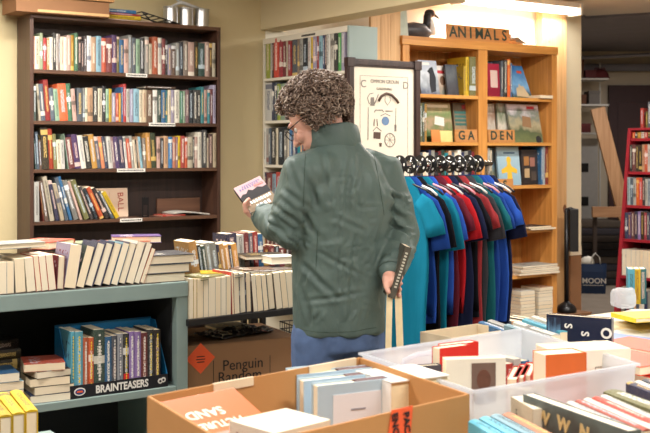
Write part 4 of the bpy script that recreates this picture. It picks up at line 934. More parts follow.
# ------------------------------------------------------------------ framed poster on the end of the white bookcase
e = WC.M(WW, 0, 0).translation
pz = R  # wall axes
nearv = -(e.x*(-D2.x)+e.y*(-D2.y))
endp = Vector((e.x, e.y, 0)) - D2*0.034
PF = Fr(endp.x, endp.y, ANG); _t = PF.t(347.5); PF = PF.sub(_t); PW = PF.t(420.5)
ptop = PF.z(57.5, 0); PH = 0.80
frw = wood('dark_frame_wood', (46, 32, 30), (70, 50, 44), 0.35, 'Z')
po = empty('framed_poster', PF.M(0, 0, ptop-PH), 'dark-framed poster of garden tools hanging behind the person', 'poster')
fw = 0.048
for (a, b_) in ((0, fw), (PW-fw, PW)):
    bm = B(); bx(bm, a, b_, 0, 0.030, 0, PH, 0.003); bx(bm, a+0.010, b_-0.010, -0.005, 0.001, 0.04, PH-0.04, 0.002); obj('frame_stile', bm, frw, po)
for (a, b_) in ((0.002, fw), (PH-fw, PH-0.002)):
    bm = B(); bx(bm, fw+0.0004, PW-fw-0.0004, 0.001, 0.029, a, b_, 0.003); bx(bm, fw-0.01, PW-fw+0.01, -0.004, 0.001, a+0.010, b_-0.010, 0.002); obj('frame_rail', bm, frw, po)
for x in (-0.003, PW-fw-0.003):
    for z in (-0.003, PH-fw-0.003):
        bm = B(); bx(bm, x, x+fw+0.006, -0.010, 0.031, z, z+fw+0.006, 0.002); obj('corner_block', bm, frw, po)
sheet_m = plain('poster_paper', (236, 226, 208), 0.5, 0.03)
bm = B(); bx(bm, fw, PW-fw, 0.006, 0.012, fw, PH-fw); sh = obj('poster_sheet', bm, sheet_m, po)
gi = plain('poster_grey_ink', (134, 126, 118), 0.6); bi = plain('poster_brown_ink', (92, 70, 58), 0.6); bl_ = plain('poster_blue_ink', (110, 140, 176), 0.6)
cxm = PW/2; Y = 0.0052
def P_(name, outline, m): bm = B(); prism(bm, outline, Y-0.0004, 0.0062); return obj(name, bm, m, sh)
zt = PH-fw
text('C', 0.062, gi, sh, T(fw+0.070, Y, zt-0.100) @ STAND); text('D', 0.062, gi, sh, T(PW-fw-0.062, Y, zt-0.100) @ STAND)
text('OMMON GROUN', 0.031, gi, sh, T(cxm+0.004, Y, zt-0.082) @ STAND, sx=0.86)
text('GARDENING', 0.020, gi, sh, T(cxm, Y, zt-0.125) @ STAND)
for (a, b_, c_, d_) in ((fw+0.045, PW-fw-0.045, zt-0.052, zt-0.050), (fw+0.045, fw+0.047, fw+0.05, zt-0.05), (PW-fw-0.047, PW-fw-0.045, fw+0.05, zt-0.05)):
    bm = B(); bx(bm, a, b_, Y-0.0003, 0.0062, c_, d_); obj('border_line', bm, gi, sh)
def pt(px, py): x = PF.t(px); return x, PF.z(py, x)-(ptop-PH)
def stroke(name, pts, r, m): bm = B(); tube(bm, [(pt(a, b_)[0], 0.0058, pt(a, b_)[1]) for a, b_ in pts], r, 6); return obj(name, bm, m, sh)
# watering can, scythe arc, horse collar
x, z = pt(373, 101)
P_('watering_can', [(x-0.016, z-0.028), (x+0.016, z-0.028), (x+0.012, z+0.022), (x-0.012, z+0.022)], gi)
stroke('can_spout', [(375,104),(378,97),(379,94)], 0.003, gi); stroke('can_handle', [(370,104),(368,98),(370,94),(374,93)], 0.0025, gi)
stroke('scythe_blade', [(379,101),(382,96),(387,93.5),(392,95),(397,100),(399,103)], 0.009, bi)
stroke('horse_shoe', [(386,96),(385.5,101),(388,105),(391,101),(390.5,96)], 0.002, gi)
stroke('fork_handle', [(369,107),(368.5,140)], 0.0025, gi); stroke('spade_handle', [(396.5,108),(396,128)], 0.002, gi)
x, z = pt(396, 128); P_('spade_head', [(x-0.007, z-0.02), (x+0.007, z-0.02), (x+0.008, z+0.02), (x-0.008, z+0.02)], gi)
stroke('garden_line', [(375,112),(376,110),(383,110),(384,112)], 0.003, gi); stroke('hand_rake', [(386,111),(393,111)], 0.003, gi)
x, z = pt(386, 121); P_('blue_pot', [(x+0.028*math.cos(k*PI/10), z+0.026*math.sin(k*PI/10)) for k in range(20)], bl_); stroke('pot_handle', [(381,116),(386,113.5),(391,116)], 0.002, gi)
stroke('small_tool', [(375,119),(374.5,126)], 0.003, bi); stroke('small_tool', [(377.5,119),(378,126)], 0.003, bi)
x, z = pt(377.5, 135); P_('basket', [(x-0.027, z-0.020), (x+0.026, z-0.024), (x+0.028, z+0.016), (x-0.024, z+0.018)], bi); stroke('basket_handle', [(373.5,131),(377,127),(382,131)], 0.002, bi)
bm = B(); x, z = pt(390.5, 140); rr = 0.038
tube(bm, [(x+rr*math.cos(k*PI/12), 0.0058, z+rr*1.05*math.sin(k*PI/12)) for k in range(25)], 0.003, 6)
for k in range(8):
    a = k*PI/4; tube(bm, [(x, 0.0058, z), (x+rr*math.cos(a), 0.0058, z+rr*1.05*math.sin(a))], 0.0014, 5)
obj('wheel', bm, gi, sh)
x, z = pt(381, 145); P_('small_pot', [(x-0.008, z-0.01), (x+0.008, z-0.01), (x+0.010, z+0.012), (x-0.010, z+0.012)], bi)

# ------------------------------------------------------------------ clothes rack with t-shirts and hangers
RA = math.radians(42); rd = Vector((math.cos(RA), math.sin(RA), 0)); RO = W(397, 150, 4.80); RO.z = 0
RK = Fr(RO.x, RO.y, RA); RL = RK.t(491); RZh = 1.385
rack = empty('garment_rack', RK.M(), 'chrome garment rack full of t-shirts beside the person', 'clothes rack')
chrome = plain('chrome', (190, 190, 192), 0.18, 0.03, metal=1.0)
bm = B(); tube(bm, [(-0.10, 0, RZh), (RL, 0, RZh)], 0.0125, 14); obj('rail', bm, chrome, rack)
for x in (-0.09, RL-0.03):
    bm = B(); tube(bm, [(x, 0, 0.06), (x, 0, RZh-0.012)], 0.012, 12); obj('upright', bm, chrome, rack)
    bm = B(); tube(bm, [(x, -0.24, 0.07), (x, 0.24, 0.07)], 0.012, 12); obj('foot', bm, chrome, rack)
    for y in (-0.23, 0.23): bm = B(); tube(bm, [(x-0.012, y, 0.03), (x+0.012, y, 0.03)], 0.03, 14); obj('caster', bm, blackp, rack)
def cloth_mat():
    m, nt, b = newmat('jersey_cotton'); oi = N(nt, 'ShaderNodeObjectInfo'); tc = N(nt, 'ShaderNodeTexCoord')
    nz = N(nt, 'ShaderNodeTexNoise'); nz.inputs['Scale'].default_value = 9; nt.links.new(tc.outputs['Object'], nz.inputs['Vector'])
    dk = mixc(nt, 0.12, oi.outputs['Color'], (0, 0, 0, 1)); nt.links.new(mixc(nt, nz.outputs['Fac'], dk, oi.outputs['Color']), b.inputs['Base Color'])
    b.inputs['Roughness'].default_value = 0.9; b.inputs['Specular IOR Level'].default_value = 0.1
    bp = N(nt, 'ShaderNodeBump'); bp.inputs['Strength'].default_value = 0.8; bp.inputs['Distance'].default_value = 0.02
    mp = N(nt, 'ShaderNodeMapping'); mp.inputs['Scale'].default_value = (13, 13, 3); nt.links.new(tc.outputs['Object'], mp.inputs['Vector'])
    n2 = N(nt, 'ShaderNodeTexNoise'); n2.inputs['Scale'].default_value = 1; nt.links.new(mp.outputs[0], n2.inputs['Vector']); nt.links.new(n2.outputs['Fac'], bp.inputs['Height'])
    nt.links.new(bp.outputs[0], b.inputs['Normal']); return m
JER = cloth_mat()
def shirt_body(seed, L, hw=0.20):
    rnd = random.Random(seed); p1, p2, p3 = rnd.uniform(0, 6), rnd.uniform(0, 6), rnd.uniform(0, 6)
    bm = B(); seg = 40; rings = []
    zs = [0.012, -0.004, -0.022, -0.045, -0.075, -0.11, -0.16, -0.22, -0.28, -0.36, -0.44, -0.52, -0.60, -L+0.05, -L+0.015, -L]
    for z in zs:
        k = min(1, max(0, (0.012-z)/0.12)); w = 0.075+(hw-0.03-0.075)*(k**0.75)
        if z < -0.11: w = hw-0.03+0.018*min(1, (-z-0.11)/0.3)
        amp = 0.004+0.020*min(1, max(0, -z-0.05)/0.5); dpt = 0.012+0.008*min(1, -z/0.3 if z < 0 else 0)
        wdrop = 0.0; ring = []
        for i in range(seg):
            a = 2*PI*i/seg; x = w*math.copysign(abs(math.cos(a))**0.8, math.cos(a)); s = math.sin(a)
            y = dpt*math.copysign(abs(s)**0.6, s) + amp*math.sin(x*34+p1)*0.5 + amp*math.sin(x*17+p2+z*2)*0.5
            x2 = x*(1-0.06*min(1, max(0, -z)/0.7)) + 0.006*math.sin(z*12+p3)
            ring.append(bm.verts.new((y, x2, z + (0.010*math.sin(x*20+p1) if z < -0.6 else 0))))
        rings.append(ring)
    for a, b_ in zip(rings, rings[1:]):
        for i in range(seg): f = bm.faces.new((a[i], a[(i+1) % seg], b_[(i+1) % seg], b_[i])); f.smooth = True
    return bm
def sleeve_bm(seed, s):
    rnd = random.Random(seed+99*s); bm = B(); p = rnd.uniform(0, 6); k = rnd.uniform(0.8, 1.15)
    pts = [(0, s*0.130, -0.085), (0.0, s*0.170, -0.115), (0.003, s*0.195, -0.165), (0.004, s*0.212, -0.22*k), (0.004, s*0.224, -0.275*k)]
    rad = [(0.055, 0.014), (0.075, 0.018), (0.082, 0.018), (0.086, 0.020), (0.088, 0.021)]
    # flattened tube: wide in the shirt's plane
    rings = []
    for i, (q, (ra, rb)) in enumerate(zip(pts, rad)):
        d = Vector(pts[min(i+1, 4)])-Vector(pts[max(i-1, 0)]); d.normalize(); n_ = Vector((1, 0, 0)); x = d.cross(n_).normalized()
        rings.append([bm.verts.new(Vector(q)+x*ra*0.62*math.cos(2*PI*j/20)+n_*rb*(1+0.3*math.sin(3*2*PI*j/20+p))*math.sin(2*PI*j/20)) for j in range(20)])
    for a, b_ in zip(rings, rings[1:]):
        for j in range(20): f = bm.faces.new((a[j], a[(j+1) % 20], b_[(j+1) % 20], b_[j])); f.smooth = True
    bm.faces.new(rings[0]); bm.faces.new(rings[-1][::-1])
    return bm
TEE = dict(turquoise=(20,116,144), royal_blue=(34,70,150), black=(24,24,30), navy=(30,36,66), red=(176,32,40), maroon=(96,32,46), charcoal=(62,62,68), dark_teal=(30,100,110), bright_blue=(44,84,176), dusty_red=(150,52,56))
seq = [('turquoise',.745),('royal_blue',.62),('black',.74),('turquoise',.745),('bright_blue',.60),('maroon',.72),('red',.58),('navy',.745),('black',.62),('dusty_red',.70),('charcoal',.72),('dark_teal',.66),('royal_blue',.72),('bright_blue',.66),('navy',.72)]
npos = len(seq); hang_names = []
black_plastic = plain('black_plastic', (22, 22, 24), 0.3, 0.04); white_plastic = plain('white_plastic', (225, 222, 216), 0.35, 0.03); pink_pl = plain('pink_plastic', (222, 150, 160), 0.35, 0.03)
def hanger(x, yaw, mat_, label, disc=True):
    h = empty('clothes_hanger', RK.M(x, 0, RZh) @ RZ(yaw), label, 'hanger', 'hangers on the garment rack')
    bm = B(); pts = [(0, 0.020*math.cos(a), 0.0145+0.006+0.0*a+0.020*math.sin(a)-0.012) for a in [math.radians(d) for d in range(-30, 190, 20)]]
    pts = [(0, 0.0175*math.cos(math.radians(d)), 0.0175*math.sin(math.radians(d))) for d in range(-20, 200, 20)] + [(0, -0.012, -0.018), (0, 0, -0.040), (0, 0, -0.062)]
    tube(bm, pts, 0.0022, 8); obj('hook', bm, chrome, h)
    bm = B(); tube(bm, [(0, -0.205, -0.130), (0, -0.17, -0.108), (0, -0.06, -0.075), (0, 0, -0.062), (0, 0.06, -0.075), (0, 0.17, -0.108), (0, 0.205, -0.130)], 0.005, 8); obj('arms', bm, mat_, h)
    return h
random.seed(77)
for i, (c, L) in enumerate(seq):
    x = 0.0 + (RL-0.075)*i/(npos-1); yaw = random.uniform(-0.05, 0.05)
    nb = seq[i-1][0] if i else 'person'
    hm, hn = [(black_plastic, 'black'), (white_plastic, 'white'), (black_plastic, 'black'), (pink_pl, 'pink')][i % 4]
    hanger(x, yaw, hm, f"{hn} plastic hanger holding the {nm(c)} t-shirt, {ordn(i+1)} from the person")
    t = empty('t_shirt', RK.M(x, 0, RZh-0.066) @ RZ(yaw) @ Matrix.Diagonal((0.9, 1, 1, 1)), f"{nm(c)} t-shirt on the rack, {ordn(i+1)} from the person's side", 't-shirt', 't-shirts on the garment rack')
    col = (*lin(TEE[c]), 1)
    o = obj('torso', shirt_body(i, L), JER, t); o.color = col
    for s in (-1, 1): o = obj('sleeve', sleeve_bm(i, s), JER, t); o.color = col
    if i in (0, 3):
        bm = B(); 
        for q in range(4): bx(bm, -0.0285, -0.0275, -0.15, -0.10, -0.24-q*0.012, -0.232-q*0.012)
        if i == 3: obj('chest_print', bm, white_plastic, t)
        else: bm.free()
# round size dividers on the rail
for i in range(9):
    x = 0.0 + (RL-0.12)*i/8 + 0.018
    d = empty('size_divider', RK.M(x, 0, RZh) @ RY(PI/2) @ RZ(0.3*i), f"round black size divider on the rail, {ordn(i+1)} from the person", 'size divider', 'round black size dividers on the rack rail')
    bm = B(); seg = 24
    for (r0, r1) in ((0.0145, 0.042),):
        vi = [[bm.verts.new((r*math.cos(2*PI*k/seg), r*math.sin(2*PI*k/seg), z)) for k in range(seg)] for r, z in ((r0, -0.002), (r1, -0.002), (r1, 0.002), (r0, 0.002))]
        for q in range(4):
            a, b_ = vi[q], vi[(q+1) % 4]
            for k in range(seg): bm.faces.new((a[k], a[(k+1) % seg], b_[(k+1) % seg], b_[k]))
    obj('disc', bm, black_plastic, d)
    for s in range(4):
        bm = B(); a = s*PI/2; cx_, cy_ = 0.028*math.cos(a), 0.028*math.sin(a); bx(bm, cx_-0.006, cx_+0.006, cy_-0.004, cy_+0.004, -0.0028, -0.0019); obj('size_mark', bm, white_plastic, d)
# low wooden crates beneath the rack
for i, px in enumerate((452, 486)):
    p = W(452, 150, 5.95) + D1*0.43*i
    cr = empty('wooden_crate', T(p.x, p.y, 0) @ RZ(ANG), ['wooden crate of books on the floor under the t-shirts, left one','wooden crate of books on the floor under the t-shirts, right one'][i], 'crate')
    bm = B()
    bx(bm, -0.20, 0.20, -0.15, -0.135, 0.0, 0.44, 0.001); obj('front_board', bm, maple, cr)
    bm = B(); bx(bm, -0.20, 0.20, 0.135, 0.15, 0.0, 0.44, 0.001); obj('back_board', bm, maple, cr)
    for x in (-0.20, 0.185): bm = B(); bx(bm, x, x+0.015, -0.1345, 0.1345, 0.0, 0.44, 0.001); obj('end_board', bm, maple, cr)
    bm = B(); bx(bm, -0.184, 0.184, -0.134, 0.134, 0.26, 0.272); obj('bottom_board', bm, maple, cr)
    fr = Fr(p.x, p.y, ANG); x = -0.18; k = 0
    while x < 0.15:
        t = random.uniform(0.018, 0.034); col = ['red','navy','white','maroon','gold','slate','cream','scarlet'][(k*3+i) % 8]
        stuff_book(fr.M(x, -0.10, 0.2725), t, random.uniform(0.19, 0.22), 0.15, k*3+i); x += t+0.001; k += 1
# ------------------------------------------------------------------ back room
shelfw = plain('shelf_white', (196, 192, 186), 0.6, 0.05)
p = W(581, 150, 12.0)
bs_ = empty('storage_shelf', T(p.x, p.y, 0), 'white storage shelves with boxes in the dim back room', 'shelves')
for z in (2.25, 1.96, 1.645):
    bm = B(); bx(bm, -0.24, 0.31, 0, 0.35, z-0.02, z, 0.002); obj('shelf', bm, shelfw, bs_)
for x in (-0.24, 0.295):
    bm = B(); bx(bm, x, x+0.015, 0.352, 0.37, 0.0, 2.45); obj('bracket_rail', bm, shelfw, bs_)
bxm = [plain('old_brown_box', (96, 62, 44), 0.8, 0.1), plain('dark_red_box', (96, 36, 38), 0.7, 0.1), plain('dusty_grey_box', (110, 104, 100), 0.8, 0.1)]
for (x, z, w, h, m, lab) in ((-0.10, 2.25, 0.28, 0.22, 0, 'brown box on the upper shelf of the dim back room'), (0.12, 2.25, 0.12, 0.09, 1, 'dark red box right of the brown one on the upper back-room shelf'),
        (-0.05, 1.96, 0.24, 0.11, 0, 'wide brown box on the middle shelf of the back room'), (0.16, 1.96, 0.12, 0.15, 2, 'dusty grey box on the middle back-room shelf'), (0.02, 1.645, 0.20, 0.10, 1, 'dark red box on the lowest back-room shelf')):
    b = empty('storage_box', T(p.x+x, p.y+0.15, z+0.0005), lab, 'box')
    bm = B(); bx(bm, -w/2, w/2, -0.11, 0.11, 0, h*0.8, 0.003); obj('box_body', bm, bxm[m], b)
    bm = B(); bx(bm, -w/2-0.004, w/2+0.004, -0.114, 0.114, h*0.8+0.0005, h, 0.003); obj('lid', bm, bxm[m], b)
h = empty('hard_hat', T(p.x+0.24, p.y+0.12, 2.2505), 'dark red helmet at the right end of the upper back-room shelf', 'helmet')
bm = B(); lathe(bm, [(0.0, 0.0), (0.11, 0.0), (0.115, 0.006), (0.10, 0.014), (0.095, 0.05), (0.07, 0.09), (0.03, 0.108), (0, 0.11)], 20); obj('shell', bm, bxm[1], h)
bm = B(); tube(bm, [(-0.105, 0, 0.012), (-0.05, 0, 0.118), (0.05, 0, 0.118), (0.105, 0, 0.012)], 0.006, 8); obj('ridge', bm, bxm[1], h)
# dark door panel on back wall
dr = plain('dark_maroon_door', (58, 34, 36), 0.6, 0.12)
pd = W(608.5, 150, 12.56)
dd = empty('door_1', T(pd.x, 12.58, 0)); dd['kind'] = 'structure'
bm = B(); bx(bm, 0, 0.95, -0.045, 0.015, 0, EYE+(150-85)/F*12.5, 0.003); obj('door_leaf', bm, dr, dd)
for i in range(2):
    bm = B(); bx(bm, 0.10, 0.85, -0.055, -0.046, 0.25+i*0.95, 1.05+i*0.95, 0.004); obj('door_panel', bm, dr, dd)
bm = B(); tube(bm, [(0.08, -0.055, 1.0), (0.08, -0.11, 1.0)], 0.012, 10); ell(bm, (0.08, -0.12, 1.0), (0.03, 0.03, 0.03), seg=12); obj('door_knob', bm, chrome, dd)
# pale cabinet / panels
pc = W(590, 150, 12.25)
ec = empty('metal_cabinet', T(pc.x, pc.y, 0), 'pale grey metal cabinet in the back room below the shelves', 'cabinet')
bm = B(); bx(bm, -0.22, 0.09, 0, 0.28, 0, 1.58, 0.004); obj('cabinet_body', bm, plain('grey_cabinet', (156, 154, 152), 0.5, 0.08), ec)
for z in (0.82, 1.2):
    bm = B(); bx(bm, -0.10, -0.02, -0.012, -0.0005, z, z+0.10, 0.002); obj('switch_box', bm, black_plastic, ec)
# diagonal and horizontal timbers
pineraw = wood('raw_timber', (156, 112, 76), (186, 142, 102), 0.6, 'Z')
a_, b_ = W(598, 108, 11.6), W(628, 226, 11.6)
tb_ = empty('timber_brace', T(0, 0, 0), 'diagonal raw timber leaning in the dim back room', 'timber')
d = (b_-a_); nrm = Vector((d.z, 0, -d.x)).normalized()*0.075
bm = B()
lo = a_ + d*1.9
base = a_ + d*((a_.z)/(a_.z-b_.z))
vs = [(q.x, q.y+dy, max(0.0, q.z)) for dy in (0, 0.05) for q in (a_+nrm, a_-nrm, base-nrm, base+nrm)]
V = [bm.verts.new(v) for v in vs]
for q in ((0,1,2,3),(7,6,5,4),(0,4,5,1),(1,5,6,2),(2,6,7,3),(3,7,4,0)): bm.faces.new([V[i] for i in q])
bpy.data.objects.remove(tb_); tag(obj('timber_brace', bm, pineraw), 'diagonal raw timber plank leaning in the dim back room', 'timber')
q = W(608, 212, 11.3)
tag(obj('timber_rail', (lambda bm: (bx(bm, -0.16, 0.30, 0, 0.05, -0.055, 0.055, 0.003), bm)[1])(B()), wood('raw_timber_x', (146, 104, 72), (172, 130, 94), 0.6, 'X'), None, T(q.x, q.y, q.z)), 'horizontal raw timber board below the diagonal plank in the back room', 'timber')
for x in (-0.12, 0.26):
    bm = B(); bx(bm, -0.02, 0.02, 0.051, 0.09, 0.0, q.z+0.04, 0.002); tag(obj('timber_post', bm, plain('dark_stained_post', (60, 48, 42), 0.7), None, T(q.x+x, q.y, 0)), ['upright timber post at the left end of the horizontal back-room board','upright timber post at the right end of the horizontal back-room board'][x > 0], 'timber')
# pile of folded dark rugs
rugc = [(42,40,42),(60,52,48),(50,46,52),(74,64,56),(38,36,40)]
pr = W(606, 150, 11.75); zz = 0.0
for i in range(9):
    m = plain('rug_%d' % (i % 5), rugc[i % 5], 0.95, 0.2, 20, bump=0.3); bm = B(); t = 0.075
    bx(bm, -0.34, 0.36+0.02*math.sin(i*2), -0.2, 0.2, zz+0.001, zz+t, 0.022)
    for v in bm.verts: v.co.z += 0.010*math.sin(v.co.x*9+i)*(1 if zz > 0 else 0) * 0; v.co.x += 0.015*math.sin(i*1.7)
    tag(obj('folded_rug', bm, m, None, T(pr.x, pr.y, 0), smooth=False), f"dark folded rug, {ordn(i+1)} from the bottom of the back-room pile", 'rug', 'folded rugs piled in the back room'); zz += t+0.002
# blue tote bag
pt_ = W(592.5, 150, 10.95)
bag = empty('tote_bag', T(pt_.x, pt_.y, 0) @ RZ(-0.15), 'navy blue tote bag lettered MOON in white standing on the back-room floor', 'bag')
navyb = plain('navy_bag', (24, 48, 84), 0.5, 0.1)
bm = B(); vs = []
for z, w, d in ((0, 0.125, 0.06), (0.10, 0.132, 0.07), (0.22, 0.135, 0.065), (0.30, 0.14, 0.05)):
    vs.append([bm.verts.new((w*math.copysign(abs(math.cos(a))**0.35, math.cos(a)), d*math.copysign(abs(math.sin(a))**0.35, math.sin(a)), z)) for a in [2*PI*k/28+0.01 for k in range(28)]])
for a, b2 in zip(vs, vs[1:]):
    for k in range(28): bm.faces.new((a[k], a[(k+1) % 28], b2[(k+1) % 28], b2[k]))
bm.faces.new(vs[0][::-1]); bg = obj('bag_body', bm, navyb, bag); md = bg.modifiers.new('thick', 'SOLIDIFY'); md.thickness = 0.003
text('MOON', 0.075, white_plastic, bag, T(0.01, -0.0745, 0.13) @ STAND, sx=1.0, bold=0.001, name='bag_lettering')
bm = B(); bx(bm, -0.10, 0.10, -0.0725, -0.070, 0.085, 0.090); obj('bag_rule', bm, white_plastic, bag)
for y in (-0.045, 0.045):
    bm = B(); tube(bm, [(-0.02, y, 0.27), (-0.01, y*0.8, 0.36), (0.03, y*0.6, 0.405), (0.07, y*0.8, 0.36), (0.08, y, 0.27)], [(0.009, 0.003)]*5, 8); obj('bag_handle', bm, white_plastic, bag)
bm = B()
ret = bmesh.ops.create_icosphere(bm, subdivisions=3, radius=1)
for v in bm.verts: v.co = Vector((v.co.x*0.07-0.05, v.co.y*0.04, 0.31+v.co.z*0.06)) + Vector((0,0,1))*0.02*noise.noise(v.co*3)
tag(obj('tissue_paper', bm, paper, None, T(pt_.x, pt_.y, 0) @ RZ(-0.15), smooth=True), 'crumpled white tissue paper poking out of the blue tote bag', 'paper')
# black stand by the column
ps = W(566.5, 150, 8.35)
lc_ = empty('low_carton', T(ps.x, ps.y, 0) @ RZ(ANG), 'low brown carton on the floor under the black stand by the cream column', 'box')
bm = B(); bx(bm, -0.11, 0.17, -0.10, 0.10, 0, 0.19, 0.003); obj('box_body', bm, cardd, lc_)
bm = B(); bx(bm, -0.114, 0.174, -0.104, 0.104, 0.1905, 0.196, 0.002); obj('lid', bm, cardd, lc_)
st = empty('umbrella_stand', T(ps.x, ps.y, 0.1965), 'black metal stand with round base on the low carton by the cream column', 'stand')
bm = B(); lathe(bm, [(0, 0), (0.075, 0), (0.078, 0.02), (0.065, 0.05), (0.03, 0.075), (0.016, 0.085), (0, 0.085)], 24); obj('base', bm, black_plastic, st)
bm = B(); tube(bm, [(0, 0, 0.08), (0, 0, 0.80)], 0.018, 12); obj('pole', bm, black_plastic, st)
bm = B(); tube(bm, [(0, 0, 0.79), (0.03, 0, 0.80), (0.06, 0, 0.79)], 0.014, 10); bx(bm, 0.02, 0.085, -0.04, 0.04, 0.47, 0.80, 0.006); obj('panel', bm, blackp, st)
pk = W(576, 150, 8.52)
c2 = empty('flat_carton', T(pk.x, pk.y, 0) @ RZ(ANG), 'brown flat carton leaning behind the black stand', 'box')
bm = B(); bx(bm, -0.06, 0.06, 0, 0.05, 0, 0.62, 0.002); obj('box_body', bm, cardd, c2)
zz = 0.6205
for i in range(3):
    flat(Fr(pk.x, pk.y, ANG), 0.0, 0.026, zz, 0.13, 0.05, 0.022, 0.0, 'white', f"white magazine, {ordn(i+1)} from bottom on the flat carton by the column", 'white magazines on the flat carton', parts=False, hard=False); zz += 0.0225

# ------------------------------------------------------------------ red bookcase (faces left, leaning display)
rr_ = plain('crimson_painted_wood', (160, 36, 50), 0.4, 0.08, 8)
oR = W(612.5, 150, 8.7)
RC = Fr(oR.x, oR.y, ANG-PI/2+0.1); RWd = 0.95; RTOP = EYE-(124-150)/F*8.7-0.05
red = empty('red_bookcase', RC.M(), 'crimson slanted bookcase at the right edge', 'bookcase')
def yf(z): return 0.21*z/RTOP      # front leans back towards the top
for x in (0, RWd-0.03):
    bm = B(); M = Matrix(((0,1,0,0),(1,0,0,0),(0,0,1,0),(0,0,0,1)))
    prism(bm, [(0, 0), (0.36, 0), (0.36, RTOP), (yf(RTOP), RTOP)], x, x+0.03, M=M); obj('side_panel', bm, rr_, red)
bm = B(); bx(bm, 0.031, RWd-0.031, 0.35, 0.36, 0.02, RTOP); obj('back_panel', bm, plain('dark_red_back', (84, 24, 34), 0.5, 0.08), red)
rsh = [EYE-(y-150)/F*8.6 for y in (138, 172, 206, 240, 277)] + [0.12]
for z in rsh:
    bm = B(); bx(bm, 0.0305, RWd-0.0305, yf(z)+0.004, 0.349, z-0.022, z, 0.002); obj('shelf', bm, rr_, red)
random.seed(51)
sets = [['scarlet','charcoal','gold','white'],['black','maroon','charcoal','black','tan','bright_orange','white','black'],['pale_blue','slate','white','bright_orange','scarlet','charcoal','white'],['navy','purple','maroon','navy','violet','black','crimson'],['white','ivory','white','cream','white','ivory','white']]
names = ['top','second','third','fourth','fifth']
for j, z in enumerate(rsh[:5]):
    x = 0.036; k = 0; y = yf(z)+0.02
    gap = (rsh[j-1]-z-0.03) if j else RTOP-z-0.005
    wmin, wmax = (0.03, 0.05) if j == 4 else (0.022, 0.034)
    while x < 0.62:
        t = random.uniform(wmin, wmax); h = min(gap-0.01, [0.20, 0.225, 0.23, 0.225, 0.235][j]*random.uniform(0.93, 1.0)); col = sets[j][k % len(sets[j])]
        if j == 4: h = gap-0.055
        book(RC.M(x, y, z+0.0005), t-0.001, h, 0.17, col, f"{nm(col)} book, {ordn(k+1)} from left on {names[j]} shelf of red bookcase", f"books on the {names[j]} shelf of the red bookcase", pages=(j == 4), hard=random.random() < .5); x += t; k += 1
stuff_row(RC, 0.04, 0.6, 0.12, 0.06, 0.22, 6)



bm = B(); bx(bm, 0.0, RWd, yf(RTOP)+0.001, 0.36, RTOP+0.0005, RTOP+0.02, 0.002); obj('top', bm, rr_, red)
x = 0.10
for k, (t, h, col) in enumerate(((0.03, 0.16, 'scarlet'), (0.02, 0.13, 'olive'), (0.03, 0.21, 'slate'), (0.03, 0.20, 'charcoal'))):
    book(RC.M(x, yf(RTOP)+0.03, RTOP+0.0205), t-0.001, h, 0.13, col, f"{nm(col)} book, {ordn(k+1)} from left, standing on top of the red bookcase", 'books standing on top of the red bookcase'); x += t+(0.02 if k == 0 else 0)
area(T(3.3, 10.4, CEIL-0.15), 1.2, 0.3, 40)  # added fill light without a fitting, lifts the dark back room
# ------------------------------------------------------------------ front tables
tablew = plain('white_table_top', (224, 218, 206), 0.5, 0.03)
def poly_slab(name, pts, z0, z1, m, label, cat):
    r = empty(name, T(pts[0][0], pts[0][1], 0), label, cat)
    q = [(x-pts[0][0], y-pts[0][1]) for x, y in pts]
    obj('tabletop', slab(q, z0, z1), m, r)
    cx_ = sum(x for x, y in q)/4; cy_ = sum(y for x, y in q)/4
    for x, y in q:
        x, y = x+(cx_-x)*0.08, y+(cy_-y)*0.08
        bm = B(); tube(bm, [(x, y, 0), (x, y, z0-0.0005)], 0.02, 12); obj('leg', bm, chrome, r)
    return r
o = Vector((-0.52, 1.45, 0)); A1 = Vector((.78, .626, 0)); A2 = Vector((-.45, .893, 0))
FT = 0.70
c0 = Vector((-0.30, 1.30, 0)); 
P = [c0, c0+A1*2.6, c0+A1*2.6+A2*1.25, c0+A2*1.25]
P = [Vector(v+(0,)) for v in ((-0.16,1.42),(0.5,1.0),(2.6,2.6),(2.5,4.9),(1.45,5.1),(0.42,3.75),(0.02,2.9),(-0.42,2.25))]
front = empty('display_table', T(0.5, 2.0, 0), 'white-topped display table carrying the boxes and bins of books in front', 'table')
obj('tabletop', slab([(v.x-0.5, v.y-2.0) for v in P], FT-0.03, FT), tablew, front)
for v in (P[1], P[2], P[4], P[7]):
    w = v + (Vector((0.9, 2.9, 0))-v)*0.12; bm = B(); tube(bm, [(w.x-0.5, w.y-2.0, 0), (w.x-0.5, w.y-2.0, FT-0.031)], 0.02, 12); obj('leg', bm, chrome, front)
